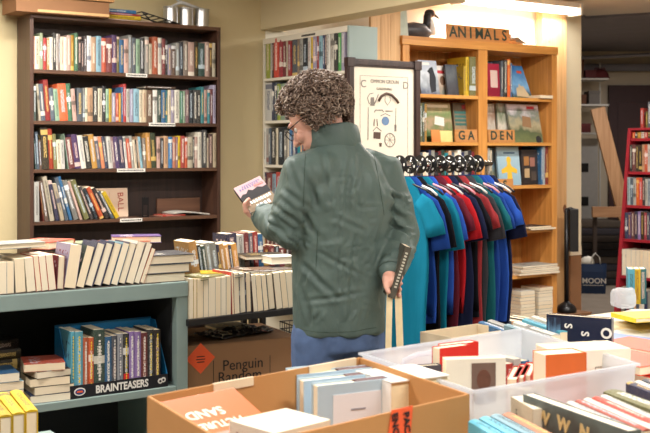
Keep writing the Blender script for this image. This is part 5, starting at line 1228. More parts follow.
# ---- cardboard box, nearest
RZb = 0.95
bl, br, fr_ = G(147, 396, RZb), G(360, 357, RZb), G(470, 394, RZb)
fl = bl + (fr_-br)*0.98
cbx = plain('tan_corrugated_card', (188, 136, 82), 0.75, 0.07, 8, bump=0.04)
cbi = cbx
box = empty('cardboard_box', T(bl.x, bl.y, FT+0.0005), 'open tan cardboard box of books in front, with torn orange label', 'box')
def wallq(name, a, b, zb, zt, th, m, parent, off, flare=0.0, bev=0.0):
    """upright panel from a to b, thickness towards the inside (to the left of a->b)"""
    d = (b-a); d.z = 0; n = Vector((-d.y, d.x, 0)).normalized()
    bm = B(); V = []
    for p_ in (a, b):
        for z, f in ((zb, 0), (zt, flare)):
            for s in (0, th): q = p_+n*s-n*f-off; V.append(bm.verts.new((q.x, q.y, z)))
    for q in ((0,2,6,4),(1,5,7,3),(0,1,3,2),(4,6,7,5),(2,3,7,6),(0,4,5,1)): bm.faces.new([V[i] for i in q])
    bmesh.ops.recalc_face_normals(bm, faces=bm.faces[:])
    if bev: bmesh.ops.bevel(bm, geom=bm.edges[:], offset=bev, segments=2, affect='EDGES')
    return obj(name, bm, m, parent)
off = Vector((bl.x, bl.y, 0)); H = RZb-FT-0.0005
for (a, b_) in ((fl, fr_), (fr_, br), (br, bl), (bl, fl)):
    wallq('box_side', a, b_, 0.001, H, 0.006, cbx, box, off, 0.0, 0.001)
bm_ = slab([((v.x-off.x), (v.y-off.y)) for v in (fl, fr_, br, bl)], 0.0, 0.0009); obj('box_bottom', bm_, cbx, box)
bxc = (bl+br+fl+fr_)/4
e1 = (br-bl).normalized(); e2 = (bl-fl).normalized()
# torn orange label on the front face near right
dfr = (fr_-fl); n_out = Vector((dfr.y, -dfr.x, 0)).normalized()
def front_pt(px, py):
    r = (px-HX)/F
    s = (r*fl.y-fl.x)/(dfr.x-r*dfr.y); Zp = fl.y+s*dfr.y
    return Vector((fl.x+s*dfr.x, Zp, EYE-(py-HY)/F*Zp))
bm = B(); lab = [front_pt(391, 410), front_pt(412, 405.5), front_pt(409, 445), front_pt(386, 447)]
A_ = [bm.verts.new(v+n_out*0.0025-off-Vector((0,0,FT+0.0005))) for v in lab]; B_ = [bm.verts.new(v+n_out*0.0012-off-Vector((0,0,FT+0.0005))) for v in lab]
bm.faces.new(A_); bm.faces.new(B_[::-1])
for i in range(4): bm.faces.new((A_[i], B_[i], B_[(i+1) % 4], A_[(i+1) % 4]))
lb_ = obj('torn_label', bm, plain('fluorescent_orange_label', (246, 98, 50), 0.5, 0.04), box); lb_['label'] = 'torn fluorescent orange label'
ang_f = math.atan2(dfr.y, dfr.x)
def on_front(px, py): v = front_pt(px, py)+n_out*0.0030-off-Vector((0,0,FT+0.0005)); return T(*v) @ RZ(ang_f) @ STAND
text('PAC', 0.022, ink, lb_, on_front(405.5, 422) @ RZ(-PI/2+0.1), bold=0.0006); text('ENC', 0.022, ink, lb_, on_front(394, 424) @ RZ(-PI/2+0.1), bold=0.0006); 
# tape strips along the far rim
tapem = plain('clear_tape', (226, 206, 176), 0.25, 0.05)
def rim_tape(t0, t1, dz): 
    a = bl+(br-bl)*t0; b2 = bl+(br-bl)*t1; 
    bm = B(); nn = -e2
    for sgn in (1,):
        V = [bm.verts.new(v) for v in (a+nn*0.0002-off+Vector((0,0,H-FT*0+0.001)), b2+nn*0.0002-off+Vector((0,0,H+0.001)), b2+e2*(-0.008)-off+Vector((0,0,H+0.001)), a+e2*(-0.008)-off+Vector((0,0,H+0.001)))]
        for v in V: v.co.z = H+0.0008
        U = [bm.verts.new(V[2].co-Vector((0,0,dz))), bm.verts.new(V[3].co-Vector((0,0,dz)))]
        bm.faces.new(V); bm.faces.new((V[2], U[0], U[1], V[3]))
    o = obj('tape_strip', bm, tapem, box); m = o.modifiers.new('t', 'SOLIDIFY'); m.thickness = 0.0006; m.offset = 1
rim_tape(0.27, 0.45, 0.018); rim_tape(0.72, 0.97, 0.022)

def lay(center, ang, w, d, t, z, col, label, group=None, hard=False, pages=True, tilt=None):
    fr = Fr(center.x, center.y, ang); o = flat(fr, 0, 0, z, w, d, t, 0, col, label, group, hard=hard, pages_front=pages)
    return o
# inside: SAND picture book lying on others
angb = math.atan2(e1.y, e1.x)
SB = bl+(br-bl)*0.21+(fl-bl)*0.22
sand = empty('picture_book', T(SB.x, SB.y, 0.900) @ RZ(angb+0.03) @ RX(0.40) @ Matrix.Scale(0.72, 4), 'orange picture book with upside-down white title lying in the cardboard box', 'book')
sandm = picture('sand_cover', [(0.0,(150,70,40)),(0.3,(206,120,60)),(0.5,(224,150,80)),(0.8,(200,110,64))], (5, 5, 5))
bm = B(); bx(bm, -0.135, 0.135, -0.10, 0.10, 0.018, 0.021, 0.001); bx(bm, -0.135, 0.135, -0.10, 0.10, 0, 0.003, 0.001); bx(bm, -0.1355, 0.1355, 0.098, 0.101, 0, 0.021, 0.001); obj('cover', bm, sandm, sand)
bm = B(); bx(bm, -0.132, 0.132, -0.097, 0.0975, 0.0035, 0.0175); obj('page_block', bm, PAGES, sand)
wp = plain('cream_print', (245, 238, 222), 0.5)
text('SAND', 0.050, wp, sand, T(-0.035, 0.015, 0.0211) @ RZ(PI), bold=0.0010, name='title'); text('PICTURE', 0.040, wp, sand, T(-0.015, -0.040, 0.0211) @ RZ(PI), bold=0.0010, name='title')
bm = B(); bx(bm, -0.10, -0.01, -0.095, -0.075, 0.0208, 0.0216); obj('pale_band', bm, plain('rose_print', (216, 150, 140), 0.5), sand)
# support books under
for i, (px, py) in enumerate(((200, 402), (240, 404))):
    c = G(px, py+8, 0.80)
zz = FT+0.003
for i in range(4):
    lay(SB-e2*0.02, angb+0.03, 0.16, 0.11, 0.036, zz, ['tan','grey','cream','brick'][i], f"{['tan','grey','cream','brick'][i]} book, {ordn(i+1)} from bottom under the orange picture book in the cardboard box", 'books under the orange picture book'); zz += 0.0365
# white thick book front-middle (px 235-318, y 402-433)
def upright(pc, ang, w_along, depth, h, z, col, label, pages_up=True, tilt=0.0, group=None, hard=False):
    """book standing on a long edge / fore-edge up"""
    fr = Fr(pc.x, pc.y, ang)
    # thickness along x, spine down, fore-edge up: local y(depth)->-z , local z(height)->y
    A = Matrix(((1,0,0,0),(0,0,1,0),(0,-1,0,0),(0,0,0,1)))
    M = fr.M(0, 0, z) @ RX(tilt) @ T(-w_along/2, -h/2, depth) @ A
    return book(M, w_along, h, depth, col, label, group, pages=True, hard=hard, parts=True)
pA = G(280, 420, 0.93)
# thick white paperback with pages towards us, lying across the front
upright(pA+Vector((0.0, -0.0, 0)), angb+0.02, 0.145, 0.18, 0.13, FT+0.050, 'ivory', 'thick ivory paperback block at the front left of the cardboard box', hard=False)
# four pale blue hardbacks standing, covers facing us
fA = Fr(bl.x, bl.y, angb)
bluem = plain('pale_blue_cloth', (176, 198, 212), 0.55, 0.06)
darkm = plain('dark_wine_cloth', (92, 58, 58), 0.5, 0.06)
zb = FT+0.0035
fronts = [((312, 433), (393, 374), 0), ]
topsy = [(288, 374, 356), (297, 372, 362), (309, 383, 369), (320, 390, 378)]
for i in range(4):
    # each a standing book whose cover faces us; nearer ones lower right
    pxl, pxr = [(290.5, 371), (297, 376), (304, 386), (318, 391)][i]
    Zc = 2.52-0.062*i
    a = Vector(((pxl-HX)/F*Zc, Zc, 0)); 
    ytop = [370, 375, 381, 386][i]
    ztop = EYE-(ytop-HY)/F*Zc
    th = 0.034 if i else 0.028
    r = (pxr-HX)/F; dirx, diry = math.cos(angb-0.28), math.sin(angb-0.28)
    w = (r*a.y-a.x)/(dirx-r*diry)
    hh = ztop-zb
    t = empty('hardback', T(a.x, a.y, zb) @ RZ(angb-0.28), ['rearmost of the four pale blue hardbacks standing in the cardboard box','second from the back of the four pale blue hardbacks','third from the back of the four pale blue hardbacks','front one of the four pale blue hardbacks, with white text panel'][i], 'hardback book', 'pale blue hardbacks standing in the cardboard box')
    bm = B(); bx(bm, 0, w, 0, 0.003, 0, hh, 0.001); bx(bm, 0, w, th-0.003, th, 0, hh, 0.001); bx(bm, w-0.003, w+0.003, 0, th, 0, hh, 0.001); obj('cover', bm, bluem, t)
    bm = B(); bx(bm, 0.004, w-0.0035, 0.0032, th-0.0032, 0.002, hh-0.004); obj('page_block', bm, PAGES, t)
    bm = B(); bx(bm, w*0.55, w-0.004, th*0.2, th-0.0034, hh-0.0039, hh-0.0006); obj('dark_endband', bm, darkm, t)
    if i == 3:
        bm = B(); bx(bm, w*0.20, w*0.86, -0.0012, -0.0001, hh*0.42, hh*0.90); pn = obj('text_panel', bm, plain('pale_grey_print', (222, 222, 226), 0.5, 0.02), t)
        bm = B(); bx(bm, w*0.44, w*0.64, -0.002, -0.0011, hh*0.74, hh*0.755); 
        for k in range(4): bx(bm, w*0.25, w*0.81, -0.002, -0.0011, hh*(0.62-k*0.035), hh*(0.626-k*0.035))
        obj('text_lines', bm, plain('grey_print', (140, 140, 150), 0.5), pn)
# thick white book with embossed pages at the right end
pB = G(432, 387, 0.93)
tk = empty('hardback', T(*W(391.5, 150, 2.38).xy, FT+0.0035) @ RZ(angb-0.22), 'thick white book with yellowed page edges at the right end of the cardboard box', 'hardback book')
w = 0.155; hh = EYE-(386-150)/F*2.38-FT-0.0035; hh = 0.235
bm = B(); bx(bm, 0, w, 0.003, 0.14, 0.0, hh-0.004); obj('page_block', bm, plain('yellowed_pages', (238, 224, 186), 0.8, 0.08, 60), tk)
bm = B(); bx(bm, -0.004, 0.0, 0, 0.143, 0, hh, 0.001); bx(bm, -0.004, w+0.003, 0.1405, 0.1445, 0, hh, 0.001); bx(bm, -0.004, w+0.003, 0.0, 0.1405, hh-0.0035, hh, 0.001); obj('cover', bm, plain('white_cloth', (238, 234, 226), 0.5, 0.03), tk)

# ---- clear bins
def clear():
    m, nt, b = newmat('clear_polypropylene')
    out = nt.nodes['Material Output']; tr = N(nt, 'ShaderNodeBsdfTransparent'); tr.inputs[0].default_value = (0.96, 0.97, 0.99, 1)
    tl = N(nt, 'ShaderNodeBsdfTranslucent'); tl.inputs[0].default_value = (0.86, 0.88, 0.92, 1)
    b.inputs['Base Color'].default_value = rgba((222, 226, 232)); b.inputs['Roughness'].default_value = 0.25
    m1 = N(nt, 'ShaderNodeMixShader'); m1.inputs[0].default_value = 0.5; nt.links.new(b.outputs[0], m1.inputs[1]); nt.links.new(tl.outputs[0], m1.inputs[2])
    m2 = N(nt, 'ShaderNodeMixShader'); m2.inputs[0].default_value = 0.48; nt.links.new(m1.outputs[0], m2.inputs[1]); nt.links.new(tr.outputs[0], m2.inputs[2])
    nt.links.new(m2.outputs[0], out.inputs[0]); return m
CLR = clear()
def bin_(name, BL, BR, FR, FL, z0, z1, label, taper=0.02):
    r = empty('plastic_bin', T(BL.x, BL.y, z0), label, 'storage bin')
    cx_ = (BL+BR+FR+FL)/4; top = [FL, FR, BR, BL]; offv = Vector((BL.x, BL.y, 0)); h = z1-z0
    bot = [v+(cx_-v).normalized()*taper for v in top]
    bm = B(); th = 0.0025
    def ring(pts, z, ins):
        return [bm.verts.new(((v+(cx_-v).normalized()*ins)-offv).to_2d().to_3d()+Vector((0, 0, z))) for v in pts]
    rs = [ring(bot, 0.0, 0), ring(top, h, 0), ring(top, h, th*1.4), ring(bot, th, th*1.4)]
    for a, b2 in zip(rs, rs[1:]):
        for k in range(4): bm.faces.new((a[k], a[(k+1) % 4], b2[(k+1) % 4], b2[k]))
    bm.faces.new(rs[0][::-1]); bm.faces.new(rs[-1]); obj('bin_body', bm, CLR, r)
    bm = B(); ro = ring(top, h-0.004, -0.010); rt = ring(top, h+0.002, -0.010); ri = ring(top, h+0.002, 0.003); rb = ring(top, h-0.004, -0.0008)
    for a, b2 in ((ro, rt), (rt, ri), (ro, rb)):
        for k in range(4): bm.faces.new((a[k], a[(k+1) % 4], b2[(k+1) % 4], b2[k]))
    obj('rim', bm, CLR, r)
    return r
z1 = 0.93
BL, BR, FR, FL = G(362, 353.5, z1), G(522, 329, z1), G(636, 364, z1), G(474, 391, z1)
bin1 = bin_('bin', BL, BR, FR, FL, FT+0.0006, z1, 'large clear plastic bin of books behind the cardboard box')
# handle recess at the left rear
bm = B(); hp = BL+(BR-BL)*0.30+(FL-BL)*0.10; hp = hp-Vector((BL.x, BL.y, 0)); hp.z = 0
tube(bm, [hp+Vector((-0.06,-0.03,0.17)), hp+Vector((-0.055,-0.035,0.205)), hp+Vector((-0.02,-0.01,0.215)), hp+Vector((0.07,0.055,0.215))], 0.007, 10); obj('handle', bm, CLR, bin1)
ba = math.atan2((BR-BL).y, (BR-BL).x)
def at(px, py, z): return G(px, py, z)
# portrait book standing
def standing(px0, px1, Zc, ytop, ang, th, zbase, m, label, cat='hardback book', name='hardback', group=None, lean=0.0):
    a = Vector(((px0-HX)/F*Zc, Zc, 0)); r = (px1-HX)/F; w = (r*a.y-a.x)/(math.cos(ang)-r*math.sin(ang)); hh = EYE-(ytop-HY)/F*Zc-zbase
    t = empty(name, T(a.x, a.y, zbase) @ RZ(ang) @ RX(lean), label, cat, group)
    bm = B(); bx(bm, 0, w, 0, 0.002, 0, hh, 0.0006); bx(bm, 0, w, th-0.002, th, 0, hh, 0.0006); bx(bm, w-0.002, w+0.002, 0, th, 0, hh, 0.0006); obj('cover', bm, m, t)
    bm = B(); bx(bm, 0.001, w-0.0025, 0.0022, th-0.0022, 0.001, hh-0.002); obj('page_block', bm, PAGES, t)
    return t, w, hh
ivory = plain('ivory_jacket', (240, 232, 214), 0.45, 0.03)
t, w, hh = standing(446, 505, 2.50, 359.5, ba-0.52, 0.032, FT+0.004, ivory, 'cream book with a small portrait photograph standing in the clear bin')
bm = B(); bx(bm, w*0.43, w*0.84, -0.0012, -0.0001, hh*0.60, hh*0.96); ph = obj('portrait_photo', bm, plain('portrait_background', (120, 96, 84), 0.4, 0.2, 12), t)
bm = B(); cxp = w*0.635; k_ = hh
prism(bm, [(cxp+0.017*math.cos(a), hh*0.81+0.024*math.sin(a)) for a in [2*PI*q/20 for q in range(20)]], -0.0022, -0.0011)
obj('portrait_face', bm, plain('portrait_skin', (112, 72, 56), 0.5, 0.3, 40), ph)
bm = B(); prism(bm, [(w*0.47, hh*0.605), (w*0.80, hh*0.605), (w*0.78, hh*0.65), (w*0.68, hh*0.70), (w*0.59, hh*0.70), (w*0.50, hh*0.65)], -0.0019, -0.0011); obj('portrait_shoulders', bm, plain('portrait_shirt', (150, 150, 160), 0.5), ph)
# red books around it
redm = plain('bright_red_cover', (206, 42, 34), 0.4, 0.06)
rb1 = [(436, 482, 2.66, 'rearmost'), (439, 490, 2.61, 'second')]
for i, (a_x, b_x, Zc, nn) in enumerate(((440, 470, 2.64, ''), (446, 478, 2.69, ''))):
    standing(a_x, b_x, Zc, [348.5, 345.5][i], ba-0.1, 0.032, FT+0.004, redm, ['red hardback standing just behind the cream portrait book','red hardback standing at the back, second behind the portrait book'][i], group='red hardbacks standing behind the portrait book')
for i in range(3):
    a = G(506+i*7, 372-i*2.0, 0.87)
    ff = Fr(a.x, a.y, ba+PI/2+0.32)
    book(Fr(a.x, a.y, ba-0.95).M(0, 0, FT+0.004) , 0.030, 0.15, 0.17, 'scarlet', ['scarlet book standing immediately right of the portrait book','middle scarlet book right of the portrait book in the clear bin','third scarlet book right of the portrait book in the clear bin'][i], 'scarlet books right of the portrait book', hard=True, parts=True, pages=True)
# dark glossy book and clear sleeve at the left of the bin
standing(421, 441, 2.60, 366, ba-0.35, 0.02, FT+0.004, plain('charcoal_gloss', (66, 66, 76), 0.25, 0.1), 'small charcoal glossy book leaning at the left inside the clear bin')
# thick cream book with TABLE label at the right end
t, w, hh = standing(556.5, 630, 2.72, 352, ba-0.42, 0.12, FT+0.004, ivory, 'very thick cream book with boxed lettering at the right end of the clear bin')
bm = B(); x0, x1, z0_, z1_ = w*0.52, w*0.97, hh*0.66, hh*0.82
for (a, b2, c_, d_) in ((x0, x1, z0_, z0_+0.0014), (x0, x1, z1_-0.0014, z1_), (x0, x0+0.0014, z0_, z1_), (x1-0.0014, x1, z0_, z1_)): bx(bm, a, b2, -0.0012, 0, c_, d_)
lbx = obj('lettering_box', bm, plain('grey_brown_print', (120, 110, 96), 0.5), t)
text('TABLE BOOKS', 0.0115, MATS['grey_brown_print'], lbx, T((x0+x1)/2, -0.0008, z1_-0.014) @ STAND, sx=0.9)
# orange cover book curving, in front of it
t, w, hh = standing(546, 586, 2.60, 355, ba-0.35, 0.065, FT+0.004, plain('orange_jacket', (226, 110, 50), 0.4, 0.08), 'thick book with an orange cover left of the very thick cream book')
# pale spine to its left face
upright(G(541, 365, 0.92), ba-0.35+PI/2, 0.05, 0.16, 0.12, FT+0.004, 'ivory', 'ivory paperback squeezed left of the orange-covered book in the bin', hard=False)


A_EDGE = Matrix(((1,0,0,0),(0,0,1,0),(0,-1,0,0),(0,0,0,1)))
def edge(pf, pn, z, th, col, label, group=None, pages=False, hard=False, zb=None, L=None, colour=None):
    f, n = G(*pf, z), G(*pn, z); d = f-n; L = L or min(d.length, 0.26); zb = FT+0.001 if zb is None else zb
    n = f - d.normalized()*L
    M = T(n.x, n.y, z) @ RZ(math.atan2(d.y, d.x)-PI/2) @ T(-th/2, 0, 0) @ A_EDGE
    return book(M, th, L, z-zb, col, label, group, pages=pages, hard=hard, parts=True, colour=colour)
for i, (c, l) in enumerate((('light_blue', 'leftmost pale blue paperback in the row behind the clear bin'), ('white', 'white paperback between the pale blue ones behind the clear bin'), ('sky_blue', 'sky-blue paperback in the row behind the clear bin'), ('ivory', 'ivory paperback at the right of the row behind the clear bin'))):
    edge((508+9*i, 325-2.8*i), (572+9*i, 346-2.8*i), 0.88, 0.030, c, l, 'pale paperbacks in a row behind the clear bin')
for i, (c, l) in enumerate((('blue', 'blue paperback standing behind the clear bin nearest the t-shirts'), ('white', 'white paperback next to the blue one nearest the t-shirts'))):
    edge((482+9*i, 322-1.5*i), (512+9*i, 333-1.5*i), 0.80, 0.030, c, l, 'paperbacks behind the clear bin nearest the t-shirts')
# low box of pale books, left behind the bin
pp = G(462, 331, 0.80)
ob = empty('open_box', T(pp.x, pp.y, FT+0.0005) @ RZ(ba), 'low cream card box behind the clear bin beneath the t-shirts', 'box')
crm = plain('cream_card', (226, 208, 178), 0.7, 0.05)
for (a, b2, c_, d_) in ((-0.13, 0.16, -0.08, -0.077), (-0.13, 0.16, 0.077, 0.08), (-0.13, -0.127, -0.0765, 0.0765), (0.157, 0.16, -0.0765, 0.0765)):
    bm = B(); bx(bm, a, b2, c_, d_, 0.0, 0.10); obj('box_side', bm, crm, ob)
# dark book with S S
ng = plain('dark_navy_gloss', (24, 30, 54), 0.25, 0.1)
t, w, hh = standing(546.5, 611, 3.42, 314, -0.50, 0.028, FT+0.001, ng, 'glossy dark navy book with white letters behind the clear bin')
cb_ = picture('blue_nebula', [(0.0,(20,26,50)),(0.4,(40,110,180)),(0.6,(120,170,210)),(1.0,(24,30,54))], (3,3,3))
bm = B(); bx(bm, 0.004, w*0.22, -0.0012, -0.0001, hh*0.2, hh*0.96); obj('cover_picture', bm, cb_, t)
for k, (a, ch) in enumerate(((0.34, 'S'), (0.60, 'S'), (0.78, 'I'))): text(ch, 0.034, white_plastic, t, T(w*a, -0.0008, hh*(0.86-0.09*k)) @ STAND @ RZ(-PI/2), name='letter', bold=0.0008)
bm = B(); cxs, czs = w*0.93, hh*0.8
for (r0, r1, m) in ((0.0, 0.017, 0),): prism(bm, [(cxs+r1*math.cos(k*PI/10), czs+r1*math.sin(k*PI/10)) for k in range(20)], -0.0012, -0.0001)
o_ = obj('round_emblem', bm, white_plastic, t)
bm = B(); prism(bm, [(cxs+0.010*math.cos(k*PI/8), czs+0.010*math.sin(k*PI/8)) for k in range(16)], -0.002, -0.0011); obj('emblem_ring', bm, ng, o_)
# flat books on the right of the table
def flat_cover(px, py, z, w, d, t, ang, col, label, group, title=None, tcol=None, tsize=0.05):
    c = G(px, py, z+t)
    r = empty('picture_book', T(c.x, c.y, z) @ RZ(ang), label, 'book', group)
    m = plain('cover_%d_%d_%d' % col, col, 0.35, 0.08)
    bm = B(); bx(bm, -w/2, w/2, -d/2, d/2, t-0.002, t, 0.0005); bx(bm, -w/2, w/2, -d/2, d/2, 0, 0.002, 0.0005); bx(bm, -w/2-0.001, -w/2+0.0015, -d/2, d/2, 0, t); obj('cover', bm, m, r)
    bm = B(); bx(bm, -w/2+0.002, w/2-0.002, -d/2+0.002, d/2-0.002, 0.0022, t-0.0022); obj('page_block', bm, PAGES, r)
    if title: text(title, tsize, tcol or white_plastic, r, T(-w*0.12, 0.0, t+0.0002) @ RZ(-0.2), name='letter', bold=0.001)
    return r
GRP = 'flat books on the right side of the display table'
dr_ = -1.0
for (px, py, z, w, d, t, ang, col, lab, ti, sz) in (
   (604, 352, 0.705, 0.30, 0.20, 0.030, dr_, (232, 228, 220), 'white picture book lying under the orange one lettered R', None, 0),
   (640, 366, 0.705, 0.30, 0.22, 0.040, dr_, (206, 60, 44), 'red picture book at the right edge below the orange one', None, 0),
   (625, 356, 0.75, 0.30, 0.20, 0.028, dr_, (232, 86, 42), 'bright orange picture book with white letter R on the table', 'R', 0.07),
   (640, 337, 0.705, 0.32, 0.22, 0.030, dr_, (222, 226, 232), 'white and blue picture book near the right edge behind the orange one', None, 0),
   (648, 345, 0.737, 0.30, 0.20, 0.022, dr_+0.1, (226, 92, 60), 'thin orange book lying on the white and blue picture book', None, 0),
   (618, 337, 0.737, 0.22, 0.14, 0.018, dr_+0.2, (120, 150, 200), 'small blue book lying on the white and blue picture book', None, 0),
   (612, 320, 0.702, 0.36, 0.30, 0.012, ANG, (232, 222, 196), 'cream folder lying flat at the far end of the table', None, 0),
   (640, 325, 0.716, 0.30, 0.22, 0.014, ANG-0.3, (226, 214, 180), 'pale yellow folder lying flat by the right edge of the table', None, 0)):
    flat_cover(px, py, z, w, d, t, ang, col, lab, GRP, ti, None, sz)
# yellow cased discs and plastic
for k in range(4):
    flat_cover(646+1.0*k, 314, 0.735+0.0175*k, 0.24, 0.16, 0.017, 0.2+0.05*k, (238, 204, 60), f"yellow plastic case, {ordn(k+1)} from bottom of the stack at the right edge of the table", 'yellow plastic cases stacked at the right edge')
for k, (c, l) in enumerate((('sky_blue', 'sky-blue book standing behind the yellow cases'), ('yellow', 'yellow book standing between blue ones behind the yellow cases'), ('teal', 'teal book standing rightmost behind the yellow cases'))):
    p_ = G(640+6*k, 306, 0.72); book(Fr(p_.x, p_.y+0.2, -0.2).M(0, 0, FT+0.001), 0.032, 0.17, 0.12, c, l, 'books standing behind the yellow cases', parts=True)
bm = B(); bmesh.ops.create_icosphere(bm, subdivisions=4, radius=1)
for v in bm.verts:
    n_ = noise.noise(v.co*1.6)*0.16+noise.noise(v.co*6)*0.07; v.co = Vector([math.copysign(abs(q)**0.5, q)*s for q, s in zip(v.co, (0.055, 0.04, 0.045))])*(1+n_)
    v.co.z = max(v.co.z, -0.058)
p_ = G(631, 310, 0.72); tag(obj('plastic_bag', bm, CLR, None, T(p_.x, p_.y+0.12, FT+0.061), smooth=False), 'crumpled clear plastic bag beside the yellow cases by the red bookcase', 'plastic bag')
# nearest row, bottom right
for i, (f_, n_, c, l) in enumerate((((474, 421), (520, 447), 'sky_blue', 'leftmost sky-blue paperback at the bottom edge of the picture'), ((485, 418), (532, 444), 'sky_blue', 'second sky-blue paperback at the bottom edge of the picture'), ((496, 415.5), (545, 441), 'light_blue', 'third, paler blue paperback at the bottom edge of the picture'), ((508, 414), (558, 440), 'salmon', 'salmon paperback between the blue ones and the dark photo book'))):
    edge(f_, n_, 0.90, 0.026, c, l, 'paperbacks in the nearest row')
dm = picture('dark_collage', [(0.0,(30,34,36)),(0.35,(50,62,60)),(0.5,(120,96,56)),(0.62,(196,160,90)),(0.72,(60,60,56)),(1.0,(90,100,96))], (7, 7, 5))
t, w, hh = standing(523, 628, 2.34, 394, -1.14, 0.03, FT+0.001, dm, 'large dark collage-covered book with pale letters in the nearest row')
for k, (a, ch) in enumerate(((0.22, 'W'), (0.42, 'W'), (0.62, 'N'))): text(ch, 0.038, plain('ochre_print', (206, 176, 120), 0.5), t, T(w*a, -0.0008, hh*0.84) @ STAND @ RZ(-0.1), name='letter', bold=0.0016)
edge((517, 396), (545, 412), 0.905, 0.030, 'beige', 'beige paperback at the left end of the dark collage book', None, pages=True, L=0.12)
cols = ['scarlet', 'white', 'brick', 'ivory', 'scarlet', 'white']
for i, c in enumerate(cols):
    edge((562+8.5*i, 404-1.6*i), (640+8.5*i, 438-1.6*i), 0.905, 0.021, c, f"{c} paperback, {ordn(i+1)} from left in the red and white row, bottom right", 'red and white paperbacks at the bottom right')
edge((612, 391), (668, 412), 0.91, 0.045, 'olive', 'thick olive-green book behind the red and white row')
for i, (c, l) in enumerate((('navy', 'navy paperback behind the olive-green book at the right edge'), ('white', 'white paperback behind the olive-green book at the right edge'), ('slate', 'slate-blue paperback behind the olive-green book at the right edge'))):
    edge((630+8*i, 383-1.5*i), (668+8*i, 398-1.5*i), 0.90, 0.022, c, l, 'paperbacks behind the olive-green book')
# books deeper in the clear bin seen through its side
for i in range(5):
    c = ['blue', 'white', 'red', 'pale_blue', 'tan'][i]
    pb_ = BR - u2_*(0.05+0.035*i) if False else BR + (FR-BR)*(0.12) + (BL-BR).normalized()*(0.05+0.034*i)
    book(Fr(pb_.x, pb_.y, ba+0.0).M(0, 0, FT+0.004), 0.030, 0.15+0.01*(i % 2), 0.11, c, f"{nm(c)} paperback inside the far right corner of the clear bin", 'paperbacks in the far right corner of the clear bin', parts=True, hard=False)
# ------------------------------------------------------------------ the person
def capsule(bm, pts, rad, seg=16):
    """closed tapered tube with rounded ends, used as a volume to be fused"""
    P_ = [Vector(p) for p in pts]; R_ = [r if isinstance(r, tuple) else (r, r) for r in rad]
    d0 = (P_[0]-P_[1]).normalized(); d1 = (P_[-1]-P_[-2]).normalized()
    A0 = [(P_[0]+d0*max(R_[0])*k, (R_[0][0]*q, R_[0][1]*q)) for k, q in ((0.95, 0.25), (0.75, 0.65), (0.4, 0.92))]
    A1 = [(P_[-1]+d1*max(R_[-1])*k, (R_[-1][0]*q, R_[-1][1]*q)) for k, q in ((0.4, 0.92), (0.75, 0.65), (0.95, 0.25))]
    tube(bm, [p for p, r in A0]+P_+[p for p, r in A1], [r for p, r in A0]+R_+[r for p, r in A1], seg)
def rings_loft(bm, rings, frame, seg=36):
    """rings: (cx, cy, z, a, b) in frame (right, forward)"""
    Rv, Fv = frame; out = []
    for (cx, cy, z, a, b) in rings:
        out.append([bm.verts.new(Vector((cx, cy, z)) + Rv*a*math.copysign(abs(math.cos(t))**0.85, math.cos(t)) + Fv*b*math.copysign(abs(math.sin(t))**0.85, math.sin(t))) for t in [2*PI*k/seg for k in range(seg)]])
    for u_, v_ in zip(out, out[1:]):
        for k in range(seg): bm.faces.new((u_[k], u_[(k+1) % seg], v_[(k+1) % seg], v_[k]))
    bm.faces.new(out[0][::-1]); bm.faces.new(out[-1])
def fused(bm, voxel, smooth_it=4, name='t', fac=0.5):
    bmesh.ops.recalc_face_normals(bm, faces=bm.faces[:])
    me = bpy.data.meshes.new('t'); bm.to_mesh(me); bm.free()
    o = bpy.data.objects.new('t', me); C.objects.link(o)
    md = o.modifiers.new('r', 'REMESH'); md.mode = 'VOXEL'; md.voxel_size = voxel
    if smooth_it: ms = o.modifiers.new('s', 'SMOOTH'); ms.iterations = smooth_it; ms.factor = fac
    dg = bpy.context.evaluated_depsgraph_get(); dg.update()
    me2 = bpy.data.meshes.new_from_object(o.evaluated_get(dg))
    bpy.data.objects.remove(o); bpy.data.meshes.remove(me)
    for p in me2.polygons: p.use_smooth = True
    me2.materials.clear()
    return me2
ra = math.radians(28); Rv = Vector((math.cos(ra), math.sin(ra), 0)); Fv = Vector((-math.sin(ra), math.cos(ra), 0))
pc_ = Vector((0.048, 3.86, 0))
person = empty('person', T(pc_.x, pc_.y, 0), 'person in a green rain jacket reading a paperback, back turned to the viewer', 'person')
LOC = T(-pc_.x, -pc_.y, 0)
# joints
Lsh, Lel, Lwr = Vector((-0.068, 3.765, 1.375)), Vector((-0.128, 3.775, 1.150)), Vector((-0.225, 3.94, 1.213))
Rsh, Rel, Rwr = Vector((0.205, 3.93, 1.365)), Vector((0.272, 3.93, 1.135)), Vector((0.232, 3.77, 1.03))
# head frame: faces left and down
yaw = math.atan2(0.42, -0.91)      # facing direction angle
Hc = Vector((-0.030, 3.86, 1.553))
HM = T(*Hc) @ RZ(yaw-PI/2) @ RX(math.radians(-36))      # local y = face, z = crown, x = right
def hp(x, y, z): return HM @ Vector((x, y, z))
body = B()
def hell(c, r): ell(body, c, r, HM, 20)
hell((0, -0.012, 0.035), (0.076, 0.096, 0.098)); hell((0, 0.035, -0.040), (0.056, 0.056, 0.072)); hell((0, 0.075, -0.098), (0.024, 0.020, 0.020))
hell((0.034, 0.062, -0.022), (0.026, 0.024, 0.026)); hell((-0.034, 0.062, -0.022), (0.026, 0.024, 0.026)); hell((0, 0.078, 0.035), (0.052, 0.018, 0.016))
capsule(body, [hp(0, 0.086, 0.022), hp(0, 0.100, 0.0), hp(0, 0.113, -0.020)], [0.008, 0.010, 0.0125], 12); hell((0.011, 0.100, -0.024), (0.008, 0.009, 0.007)); hell((-0.011, 0.100, -0.024), (0.008, 0.009, 0.007))
hell((0, 0.088, -0.052), (0.021, 0.010, 0.0055)); hell((0, 0.086, -0.063), (0.018, 0.010, 0.006))
